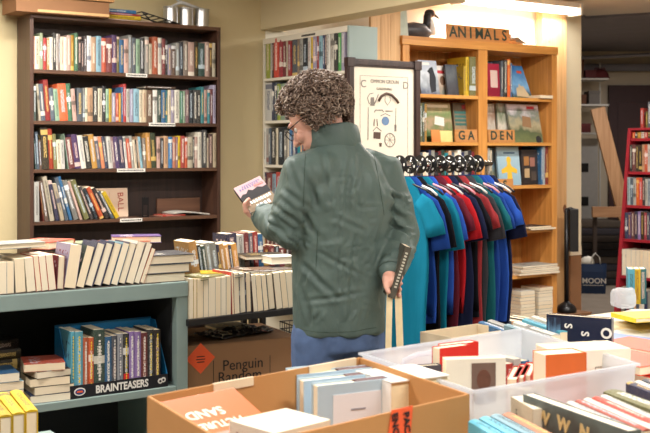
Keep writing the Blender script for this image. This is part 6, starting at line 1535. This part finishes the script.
for s in (1, -1): capsule(body, [hp(s*0.077, -0.004, 0.018), hp(s*0.083, -0.012, 0.002), hp(s*0.076, -0.002, -0.022)], [0.011, 0.012, 0.008], 10)
capsule(body, [hp(0, -0.03, -0.03), Vector((0.005, 3.855, 1.50)), Vector((0.045, 3.86, 1.42))], [0.056, 0.055, 0.062])
rings_loft(body, [(0.05,3.86,0.80,0.15,0.11),(0.05,3.86,0.95,0.165,0.115),(0.055,3.86,1.08,0.145,0.10),(0.058,3.85,1.22,0.160,0.105),(0.06,3.845,1.34,0.165,0.10),(0.055,3.85,1.40,0.13,0.08),(0.05,3.855,1.43,0.07,0.06)], (Rv, Fv))
for S, E, Wr in ((Lsh, Lel, Lwr), (Rsh, Rel, Rwr)): capsule(body, [S, (S+E)/2, E, (E+Wr)/2, Wr], [0.052, 0.046, 0.040, 0.036, 0.027])
hipL, hipR = pc_ - Rv*0.088 + Vector((0,0,0.82)), pc_ + Rv*0.088 + Vector((0,0,0.82))
kn = [h_ + Fv*0.015 - Vector((0,0,0.36)) for h_ in (hipL, hipR)]; an = [h_ - Vector((0,0,0.74)) for h_ in (hipL, hipR)]
for h_, k_, a_2 in ((hipL, kn[0], an[0]), (hipR, kn[1], an[1])):
    capsule(body, [h_, (h_+k_)/2, k_, (k_*0.6+a_2*0.4), a_2], [0.082, 0.070, 0.054, 0.052, 0.036])
    capsule(body, [a_2-Vector((0,0,0.035))-Fv*0.03, a_2-Vector((0,0,0.045))+Fv*0.06, a_2-Vector((0,0,0.05))+Fv*0.14], [(0.032,0.030), (0.038,0.028), (0.034,0.020)])
# the held paperback (defined first so the fingers can close on it)
Bu = Vector((0.0926, 0.024, 0.0444)); Bv = Vector((0.074, -0.136, -0.0815))
TLb = W(233.5, 188.5, 4.03)
Bu = Bu.normalized()*0.110; Bv = (Bv-Bu.normalized()*Bv.dot(Bu.normalized())).normalized()*0.178
Bn = -Bu.cross(Bv).normalized()
def bp_(a, b, c=0.0): return TLb + Bu*a + Bv*b + Bn*c
# left hand under and around the lower left edge of the book
def hand(bm, wrist, palm_c, finger_specs, thumb, palm_r=(0.024, 0.015)):
    d = (palm_c-wrist)
    capsule(bm, [wrist, wrist+d*0.5, palm_c, palm_c+d*0.25], [0.024, 0.028, 0.030, 0.028], 14)
    for pts in finger_specs: capsule(bm, pts, [0.0098, 0.0092, 0.0086, 0.0078][:len(pts)] if len(pts) <= 4 else [0.0095]*len(pts), 10)
    capsule(bm, thumb, [0.0125, 0.0115, 0.0100, 0.0088][:len(thumb)], 10)
pal = bp_(0.18, 0.80, -0.030)
fing = []
for i, (a, L_) in enumerate(((0.62, 1.0), (0.45, 1.0), (0.28, 0.95), (0.12, 0.85))):
    b0 = 0.80-0.03*i
    root = pal + Bv.normalized()*(-0.020+0.014*i-0.006) + Bu.normalized()*0.01
    # fingers spread behind the book, pointing across it
    s_ = bp_(0.25, 0.62+0.115*i, -0.034)
    fing.append([pal.lerp(s_, 0.55), s_, bp_(0.50, 0.58+0.115*i, -0.030), bp_(0.72*L_, 0.56+0.115*i, -0.026)])
thumb = [pal + Bn*0.004, bp_(-0.10, 0.78, -0.012), bp_(-0.02, 0.72, 0.010), bp_(0.17, 0.66, 0.0125)]
hand(body, Lwr, pal, fing, thumb)
# right hand behind the back, closing on a book's spine
Wk = lambda px, py, Z: W(px, py, Z)
bk_top, bk_bot = Wk(408.5, 247, 3.70), Wk(391, 300, 3.70)
axis = (bk_bot-bk_top); bl_n = axis.normalized()
side = Vector((1.0, 0.12, 0)).normalized(); side = (side-bl_n*side.dot(bl_n)).normalized(); nr = bl_n.cross(side)
rp = Wk(390.5, 279, 3.735)
rf = []
for i in range(4):
    c0 = Wk(390.5+0.8*i, 274+6.0*i, 3.715); 
    rf.append([rp.lerp(c0, 0.5), Wk(391+0.4*i, 276+6.2*i, 3.745), Wk(397+0.2*i, 277+6.2*i, 3.752), Wk(401.5-0.6*i, 277.5+6.0*i, 3.735-0.002*i)])
hand(body, Rwr, rp, rf, [rp, Wk(385.5, 277, 3.715), Wk(386, 286, 3.70), Wk(388.5, 292, 3.685)])
bm_me = fused(body, 0.0042, 3)
def skin_mat():
    m, nt, b = newmat('skin'); tc = N(nt, 'ShaderNodeTexCoord'); nz = N(nt, 'ShaderNodeTexNoise'); nz.inputs['Scale'].default_value = 28; nt.links.new(tc.outputs['Object'], nz.inputs['Vector'])
    nt.links.new(mixc(nt, nz.outputs['Fac'], rgba((200, 142, 124)), rgba((224, 176, 156))), b.inputs['Base Color'])
    b.inputs['Roughness'].default_value = 0.5; b.inputs['Subsurface Weight'].default_value = 0.12; b.inputs['Subsurface Radius'].default_value = (0.02, 0.008, 0.004); b.inputs['Subsurface Scale'].default_value = 0.5
    return m
skin = skin_mat()
obj('body', bm_me, skin, person, LOC)
for s in (1, -1):
    bm = B(); ell(bm, (s*0.030, 0.068, 0.012), (0.0115, 0.0115, 0.0115), HM, 14); e_ = obj('eye', bm, plain('eye_white', (225, 220, 214), 0.2), person, LOC)
    bm = B(); ell(bm, (s*0.030, 0.0775, 0.010), (0.005, 0.0035, 0.005), HM, 10); obj('iris', bm, plain('iris_brown', (60, 44, 36), 0.2), e_)
    bm = B(); tube(bm, [hp(s*0.014, 0.092, 0.034), hp(s*0.030, 0.094, 0.040), hp(s*0.048, 0.080, 0.034)], [0.002, 0.0035, 0.002], 8); obj('eyebrow', bm, plain('eyebrow_grey', (110, 92, 80), 0.8), person, LOC)
bm = B(); tube(bm, [hp(-0.020, 0.0945, -0.0575), hp(0, 0.0985, -0.0570), hp(0.020, 0.0945, -0.0575)], [0.002, 0.0042, 0.002], 8); obj('lips', bm, plain('lip_rose', (176, 92, 86), 0.45), person, LOC)
# glasses
gl = B()
for s in (1, -1):
    pts = [hp(s*0.034+0.024*math.cos(k*PI/9), 0.106, 0.010+0.019*math.sin(k*PI/9)) for k in range(19)]; tube(gl, pts, 0.0018, 6)
    tube(gl, [hp(s*0.058, 0.106, 0.014), hp(s*0.078, 0.085, 0.016), hp(s*0.086, 0.02, 0.016), hp(s*0.088, -0.015, 0.010)], 0.0018, 6)
tube(gl, [hp(-0.010, 0.106, 0.014), hp(0, 0.110, 0.017), hp(0.010, 0.106, 0.014)], 0.0018, 6)
obj('glasses', gl, plain('dark_glasses_frame', (30, 30, 40), 0.25), person, LOC)
# ---- jacket
jk = B()
JR = [(0.052,3.86,0.800,0.168,0.128),(0.052,3.86,0.83,0.170,0.130),(0.054,3.86,0.95,0.174,0.132),(0.056,3.86,1.08,0.178,0.134),(0.058,3.855,1.20,0.184,0.136),(0.060,3.85,1.30,0.186,0.132),(0.060,3.85,1.365,0.172,0.118),(0.056,3.852,1.415,0.135,0.100),(0.048,3.855,1.450,0.098,0.088),(0.042,3.858,1.475,0.080,0.078),(0.038,3.86,1.49,0.078,0.076),(0.036,3.862,1.50,0.076,0.073)]
rings_loft(jk, JR, (Rv, Fv), 40)
capsule(jk, [Lsh+Vector((0.05,0.02,0.0)), Lsh, (Lsh+Lel)/2+Vector((-0.008,0,0)), Lel+Vector((0,0.01,0.012)), (Lel+Lwr)/2+Vector((0,0,0.006)), Lwr*0.85+Lel*0.15, Lwr*0.97+Lel*0.03], [0.086, 0.084, 0.080, 0.074, 0.066, 0.056, 0.047], 20)
capsule(jk, [Rsh-Vector((0.06,0.0,-0.005)), Rsh, (Rsh+Rel)/2+Vector((0.004,0,0)), Rel, (Rel+Rwr)/2, Rwr*0.85+Rel*0.15, Rwr], [0.086, 0.085, 0.080, 0.074, 0.064, 0.054, 0.047], 20)
jme = fused(jk, 0.0068, 10)
# folds: ridges and valleys along drawn lines + soft cloth noise
rnd = random.Random(12)
folds = []   # (p, q, width, depth)
def fold(a, b, w, d): folds.append((Vector(a), Vector(b), w, d))
bk = lambda px, py, Z=3.72: W(px, py, Z)
for (x1, y1, x2, y2, w, d) in ((322,150,330,205,.010,.008),(352,150,346,215,.010,.007),(300,165,322,212,.012,.010),(296,200,318,238,.010,.010),(330,215,372,235,.009,.006),(316,250,372,282,.008,.006),(300,262,340,300,.010,.008),(310,300,376,292,.008,.006),(340,170,336,322,.006,.004),(372,170,386,225,.010,.008),(384,160,398,215,.010,.008),(300,285,312,326,.010,.007),(355,240,350,318,.010,.006),(366,300,360,326,.008,.006)):
    fold(bk(x1, y1), bk(x2, y2), w, d)
for (x1, y1, x2, y2, w, d) in ((276,205,300,225,.009,.011),(270,222,296,240,.009,.010),(283,188,308,208,.010,.010),(268,212,272,236,.008,.008),(278,232,300,246,.008,.010),(290,160,300,200,.010,.007)):
    fold(W(x1, y1, 3.70), W(x2, y2, 3.70), w, d); fold(W(x1, y1, 3.78), W(x2, y2, 3.78), w, d)
for (x1, y1, x2, y2, w, d) in ((388,222,410,236,.009,.011),(386,236,408,246,.008,.011),(390,250,406,258,.008,.010),(388,208,408,222,.010,.009),(384,262,400,266,.007,.008),(380,190,404,205,.011,.008)):
    fold(W(x1, y1, 3.84), W(x2, y2, 3.84), w, d); fold(W(x1, y1, 3.90), W(x2, y2, 3.90), w, d)
for k in range(70):
    x_, y_ = rnd.uniform(300, 384), rnd.uniform(165, 318); a_ = rnd.gauss(PI/2, 0.55) if rnd.random() < 0.65 else rnd.uniform(-0.5, 0.5); l_ = rnd.uniform(8, 26)
    fold(W(x_, y_, 3.74), W(x_+l_*math.cos(a_), y_+l_*math.sin(a_), 3.74), rnd.uniform(.0045, .008), rnd.uniform(.0025, .0055))
for k in range(26):
    x_, y_ = rnd.uniform(264, 302), rnd.uniform(200, 244); a_ = rnd.gauss(0.9, 0.5); l_ = rnd.uniform(8, 20)
    fold(W(x_, y_, 3.74), W(x_+l_*math.cos(a_), y_+l_*math.sin(a_), 3.74), rnd.uniform(.004, .007), rnd.uniform(.003, .0065))
for k in range(26):
    x_, y_ = rnd.uniform(382, 404), rnd.uniform(190, 265); a_ = rnd.gauss(0.4, 0.5); l_ = rnd.uniform(8, 20)
    fold(W(x_, y_, 3.86), W(x_+l_*math.cos(a_), y_+l_*math.sin(a_), 3.86), rnd.uniform(.004, .007), rnd.uniform(.003, .0065))
nrm = [v.normal.copy() for v in jme.vertices]
for v, n_ in zip(jme.vertices, nrm):
    p = v.co; dsp = 0.0
    for a, b, w, d in folds:
        ab = b-a; t = max(0, min(1, (p-a).dot(ab)/ab.length_squared)); q = (a+ab*t-p)
        # distance ignoring depth from the viewer a little
        dist = math.sqrt(q.x*q.x + q.z*q.z + (q.y*0.25)**2)
        if dist < w*4:
            e_ = math.sin(PI*min(1, max(0, t)))**0.5 if 0 < t < 1 else 0
            dsp += d*e_*(-math.exp(-(dist/w)**2) + 0.75*math.exp(-((dist-w*1.7)/w)**2))
    body_z = p.z
    dsp += 0.006*noise.noise(Vector((p.x*14, p.y*14, p.z*5)))+0.004*noise.noise(Vector((p.x*30, p.y*30, p.z*16+4)))
    if p.z < 0.95: dsp += 0.010*(0.95-p.z)/0.15*math.sin(math.atan2((p-pc_).dot(Fv), (p-pc_).dot(Rv))*7+1)*0.25
    if p.z < 1.5: v.co = p + n_*dsp
    else: v.co = p + n_*dsp*0.4
jme.update()
def jacket_mat():
    m, nt, b = newmat('green_nylon'); tc = N(nt, 'ShaderNodeTexCoord')
    nz = N(nt, 'ShaderNodeTexNoise'); nz.inputs['Scale'].default_value = 6; nt.links.new(tc.outputs['Object'], nz.inputs['Vector'])
    nt.links.new(mixc(nt, nz.outputs['Fac'], rgba((74, 91, 87)), rgba((89, 106, 101))), b.inputs['Base Color'])
    b.inputs['Roughness'].default_value = 0.52; b.inputs['Specular IOR Level'].default_value = 0.35
    mp = N(nt, 'ShaderNodeMapping'); mp.inputs['Scale'].default_value = (26, 26, 14); nt.links.new(tc.outputs['Object'], mp.inputs['Vector'])
    n2 = N(nt, 'ShaderNodeTexNoise'); n2.inputs['Scale'].default_value = 1; n2.inputs['Detail'].default_value = 4; n2.inputs['Distortion'].default_value = 1.2
    nt.links.new(mp.outputs[0], n2.inputs['Vector']); bp = N(nt, 'ShaderNodeBump'); bp.inputs['Strength'].default_value = 0.35; bp.inputs['Distance'].default_value = 0.01
    nt.links.new(n2.outputs['Fac'], bp.inputs['Height']); nt.links.new(bp.outputs[0], b.inputs['Normal']); return m
jm = jacket_mat()
jo = obj('jacket', jme, jm, person, LOC)
# collar flap standing around the neck
bm = B(); seg = 40; rr3 = []
for k in range(-1, 1): pass
ang0 = math.atan2(Fv.y, Fv.x)
prof = [(0.092, 1.440), (0.094, 1.470), (0.094, 1.50), (0.090, 1.528), (0.086, 1.533), (0.081, 1.527), (0.081, 1.48), (0.080, 1.45)]
cols_ = []
for k in range(seg+1):
    a = ang0 + math.radians(28) + (2*PI-math.radians(56))*k/seg      # open at the front
    bx_ = Vector((0.036, 3.862, 0)); lift = 0.018*math.cos(a-ang0-PI) ; ring = []
    for r, z in prof:
        tz_ = (z-1.45)/0.11
        ring.append(bm.verts.new((bx_.x-0.014*tz_ + math.cos(a)*r*1.03, bx_.y+0.004*tz_ + math.sin(a)*r*0.98, z + lift*tz_ + 0.003*math.sin(a*5)*tz_)))
    cols_.append(ring)
n_ = len(prof)
for a, b2 in zip(cols_, cols_[1:]):
    for k in range(n_): f = bm.faces.new((a[k], a[(k+1) % n_], b2[(k+1) % n_], b2[k])); f.smooth = True
bm.faces.new(cols_[0]); bm.faces.new(cols_[-1][::-1]); obj('collar', bm, jm, jo)
# cuffs and hem band
for (a, b2, r) in ((Lwr*0.88+Lel*0.12, Lwr*1.02-Lel*0.02, 0.051), (Rwr*0.86+Rel*0.14, Rwr*1.04-Rel*0.04, 0.051)):
    bm = B(); tube(bm, [a, b2], [r+0.002, r-0.003], 24, caps=True); obj('cuff', bm, jm, jo)
# seam across the yoke and stitched hem
def surf_strip(name, pts, m, r=0.0016):
    """a thin stitched line laid on the jacket, dropped on from the viewer's side of the back"""
    from mathutils.bvhtree import BVHTree
    out = []
    for p in pts:
        o_ = Vector((p[0], p[1]-0.6, p[2])); h_ = JB.ray_cast(o_, Vector((0, 1, 0)))
        if h_[0] is not None: out.append(h_[0]-Vector((0, 0.0003, 0)))
    if len(out) > 2: bm = B(); tube(bm, out, r, 6); obj(name, bm, m, jo)
from mathutils.bvhtree import BVHTree
bmj = B(); bmj.from_mesh(jme); JB = BVHTree.FromBMesh(bmj); bmj.free()
dgm = plain('green_stitching', (44, 64, 56), 0.6)
def line(px0, py0, px1, py1, n=24, bow=0.0): return [tuple(W(px0+(px1-px0)*k/n, py0+(py1-py0)*k/n + bow*math.sin(PI*k/n), 3.80)) for k in range(n+1)]
surf_strip('hem_stitching', line(299, 327, 376, 327, bow=1.5), dgm, 0.0010)
surf_strip('armhole_seam', line(306, 150, 304, 205, bow=0), dgm, 0.0012)
surf_strip('armhole_seam', line(374, 152, 384, 215, bow=0), dgm, 0.0012)
surf_strip('pocket_seam', line(318, 228, 316, 268), dgm, 0.0010)
# scarf
bm = B(); capsule(bm, [hp(0.03, 0.05, -0.115), hp(0.0, 0.06, -0.12), hp(-0.035, 0.045, -0.105)], [0.018, 0.020, 0.016], 12)
obj('scarf', fused(bm, 0.006, 2), plain('red_scarf', (150, 44, 50), 0.8, 0.4, 60), person, LOC)
# ---- jeans
jn = B()
rings_loft(jn, [(0.05,3.86,0.74,0.155,0.118),(0.05,3.86,0.80,0.158,0.120),(0.05,3.86,0.90,0.160,0.118)], (Rv, Fv))
for h_, k_, a_2 in ((hipL, kn[0], an[0]), (hipR, kn[1], an[1])):
    capsule(jn, [h_-Vector((0,0,0.03)), (h_+k_)/2, k_, (k_+a_2)/2, a_2-Vector((0,0,0.0))], [0.092, 0.086, 0.074, 0.070, 0.066], 20)
jnm = fused(jn, 0.009, 5)
for v in jnm.vertices:
    p = v.co; v.co = p + v.normal*(0.005*noise.noise(Vector((p.x*18, p.y*18, p.z*9)))+0.003*noise.noise(p*40))
obj('jeans', jnm, plain('blue_denim', (84, 106, 146), 0.85, 0.22, 24, bump=0.25, bscale=400), person, LOC)
for a_2 in an:
    bm = B(); capsule(bm, [a_2-Vector((0,0,0.030))-Fv*0.04, a_2-Vector((0,0,0.045))+Fv*0.06, a_2-Vector((0,0,0.05))+Fv*0.15], [(0.044,0.044), (0.046,0.034), (0.042,0.026)])
    me_ = fused(bm, 0.008, 3)
    for v in me_.vertices: v.co.z = max(v.co.z, 0.001)
    obj('shoe', me_, plain('black_shoe', (36, 34, 34), 0.4), person, LOC)
# ---- hair: curls over a cap
rnd = random.Random(5)
hcen = hp(0, -0.020, 0.045); cap = B()
bmesh.ops.create_icosphere(cap, subdivisions=4, radius=1)
HMi = HM.inverted()
def allowed(d):       # d: unit direction in head space
    # keep the face, jaw and throat free
    if d.z < 0.50 and d.y > 0.30 + 0.10*abs(d.x): return False
    if d.z < -0.80: return False
    if d.z < -0.1 and d.y > 0.12: return False
    return True
rx, ry, rz = 0.137, 0.146, 0.124
for v in cap.verts:
    d = v.co.normalized(); k_ = 0.86 + 0.07*noise.noise(d*5)
    if not allowed(d): k_ = 0.56
    v.co = hp(d.x*rx*k_, -0.022+d.y*ry*k_, 0.045+d.z*rz*k_)
hm = [plain('hair_brown', (104, 84, 72), 0.6, 0.2, 60), plain('hair_grey_brown', (140, 120, 106), 0.6, 0.2, 60), plain('hair_light_grey', (178, 160, 144), 0.55, 0.2, 60), plain('hair_dark', (84, 68, 60), 0.7, 0.2, 60)]
for f in cap.faces: f.material_index = 3; f.smooth = True
hair = cap
for i in range(2600):
    z = rnd.uniform(-0.80, 1); th = rnd.uniform(0, 2*PI); r_ = math.sqrt(1-z*z); d = Vector((r_*math.cos(th), r_*math.sin(th), z))
    if not allowed(d): continue
    k_ = rnd.uniform(0.84, 1.0)*(1+0.06*noise.noise(d*3.5))
    c = Vector((d.x*rx*k_, -0.022+d.y*ry*k_, 0.045+d.z*rz*k_))
    ax = (d.orthogonal().normalized()); ax = Matrix.Rotation(rnd.uniform(0, 2*PI), 3, d) @ ax; ax = (ax + d*rnd.uniform(-0.5, 0.6)).normalized()
    u1 = ax.orthogonal().normalized(); u2_ = ax.cross(u1); R0 = rnd.uniform(0.006, 0.011); turns = rnd.uniform(1.0, 2.2); Lh = rnd.uniform(0.018, 0.034)
    n = 12; pts = []
    for k in range(n):
        t = k/(n-1); a = 2*PI*turns*t; rr4 = R0*(0.6+0.4*math.sin(PI*t)); pts.append(hp(*(c + ax*Lh*(t-0.5) + u1*rr4*math.cos(a) + u2_*rr4*math.sin(a))))
    tube(hair, pts, [0.0022]*(n-2)+[0.0017, 0.001], 4, mi=rnd.choice([0, 0, 1, 1, 1, 2, 0]))
obj('hair', hair, hm, person, LOC)

# ---- the paperback being read (held thing: top level)
Mb = Matrix((( *Bu.normalized(), 0), (*(-Bv.normalized()), 0), (*Bn, 0), (0, 0, 0, 1))).transposed()
Mb.translation = TLb
bw, bh = Bu.length, Bv.length
rb_ = empty('paperback', Mb, 'paperback with sunset cover held open to view in the left hand', 'paperback')
sun = picture('sunset_cover_top', [(0.0,(196,136,120)),(0.5,(200,160,148)),(1.0,(170,138,142))], (4, 4, 4), rough=0.75); 
flipv = 1 if Mb.determinant() > 0 else -1
bm = B(); bx(bm, 0, bw, -bh, 0, -0.0010, 0); bx(bm, 0, bw, -bh, 0, -0.022, -0.021); bx(bm, -0.0006, 0.0008, -bh, 0, -0.022, 0); obj('cover', bm, plain('dark_cover', (40, 36, 44), 0.35, 0.1), rb_)
bm = B(); bx(bm, 0.001, bw-0.0004, -bh+0.0004, -0.0004, -0.0208, -0.0012); obj('page_block', bm, PAGES, rb_)
bm = B(); bx(bm, 0.0, bw, -bh*0.42, 0, 0.00005, 0.0006); obj('sky_picture', bm, sun, rb_)
bm = B()
hills = [(0, -bh*0.42), (bw*0.12, -bh*0.34), (bw*0.25, -bh*0.36), (bw*0.38, -bh*0.26), (bw*0.5, -bh*0.34), (bw*0.7, -bh*0.30), (bw*0.85, -bh*0.38), (bw, -bh*0.36), (bw, -bh*0.62), (0, -bh*0.62)]
a = [bm.verts.new((x, y, 0.0007)) for x, y in hills]; b2 = [bm.verts.new((x, y, 0.0011)) for x, y in hills]; bm.faces.new(a[::-1]); bm.faces.new(b2)
for k in range(len(a)): bm.faces.new((a[k], a[(k+1) % len(a)], b2[(k+1) % len(a)], b2[k]))
obj('dark_hills', bm, plain('hill_black', (30, 26, 30), 0.85), rb_)
bm = B(); bx(bm, 0.0, bw, -bh, -bh*0.58, 0.00005, 0.0006); obj('tan_field', bm, plain('field_tan', (128, 108, 84), 0.75, 0.3, 30), rb_)
text('SHE SAID', 0.020, white_plastic, rb_, T(bw*0.52, -bh*0.68, 0.0012), ext=0.0002, bold=0.0004, name='title') if False else None
for (yy, n, hgt, x0, x1, mi) in ((-0.07, 9, 0.010, 0.25, 0.92, 1), (-0.14, 8, 0.012, 0.12, 0.85, 1), (-0.66, 8, 0.017, 0.18, 0.95, 0), (-0.84, 4, 0.020, 0.30, 0.82, 0)):
    step = (x1-x0)*bw/n
    bm = B()
    for k in range(n):
        x = x0*bw+k*step; bx(bm, x, x+step*0.62, yy*bh-hgt, yy*bh, 0.0007, 0.0013)
    obj('title', bm, [white_plastic, plain('violet_print', (90, 70, 120), 0.5)][mi], rb_)
bm = B(); bx(bm, bw*0.62, bw*0.95, -bh*0.27, -bh*0.19, 0.0012, 0.0018); obj('sticker', bm, plain('red_sticker', (214, 70, 60), 0.5), rb_)
# ---- book and tote held behind the back
S2 = side; base = bk_top
Mk = Matrix(((*(-S2), 0), (*(-nr), 0), (*bl_n, 0), (0, 0, 0, 1))).transposed(); Mk.translation = bk_top + S2*0.012
hb = empty('paperback', Mk, 'dark-covered paperback held behind the back by its spine', 'paperback')
Lk = 0.185
bm = B(); bx(bm, 0, 0.024, 0, 0.0012, 0, Lk); bx(bm, 0, 0.0012, 0, 0.105, 0, Lk); bx(bm, 0.0228, 0.024, 0, 0.105, 0, Lk); obj('cover', bm, plain('worn_dark_cover', (84, 80, 70), 0.4, 0.5, 50), hb)
bm = B(); bx(bm, 0.0014, 0.0226, 0.0013, 0.103, 0.001, Lk-0.001); obj('page_block', bm, PAGES, hb)
bm = B(); z = 0.02
while z < 0.15: bx(bm, 0.007, 0.016, -0.0012, -0.0001, z, z+0.006); z += 0.011
obj('spine_lettering', bm, plain('pale_print', (200, 196, 180), 0.5), hb)
canvas = plain('natural_canvas', (228, 208, 168), 0.85, 0.08, 40, bump=0.2, bscale=500)
tote = empty('tote_bag', T(0, 0, 0), 'cream canvas tote bag hanging by long straps from the right hand', 'bag')
def strap(pts, w): 
    bm = B(); Vs = []
    for p in pts:
        q = Vector(p); Vs.append([bm.verts.new(q+Vector((dx, dy, 0))) for dx, dy in ((-w/2, 0), (w/2, 0.004), (w/2, 0.008), (-w/2, 0.004))])
    for a, b2 in zip(Vs, Vs[1:]):
        for k in range(4): bm.faces.new((a[k], a[(k+1) % 4], b2[(k+1) % 4], b2[k]))
    bm.faces.new(Vs[0]); bm.faces.new(Vs[-1][::-1]); return bm
obj('strap', strap([W(391, 262, 3.76), W(390.5, 285, 3.73), W(389.5, 300, 3.71), W(388.5, 345, 3.70), W(392, 400, 3.69)], 0.021), canvas, tote)
obj('strap', strap([W(396, 266, 3.78), W(397, 284, 3.765), W(398.5, 300, 3.73), W(400, 345, 3.715), W(404, 400, 3.69)], 0.024), canvas, tote)
bm = B(); q = W(404, 400, 3.69)
rings_loft(bm, [(q.x, q.y+0.01, 0.20, 0.17, 0.03), (q.x, q.y+0.01, 0.24, 0.18, 0.045), (q.x, q.y+0.01, 0.42, 0.17, 0.035), (q.x, q.y+0.01, q.z+0.01, 0.165, 0.014)], (Vector((.95, .3, 0)), Vector((-.3, .95, 0))))
obj('bag_body', bm, canvas, tote)
o = obj('shelved_books', STUFF, [plain('book_cover_'+c, COL[c], 0.45, 0.15, 40) for c in SPAL]+[PAGES])
tag(o, 'rows of further books half hidden on shelves behind the person and the t-shirts', 'books', kind='stuff')
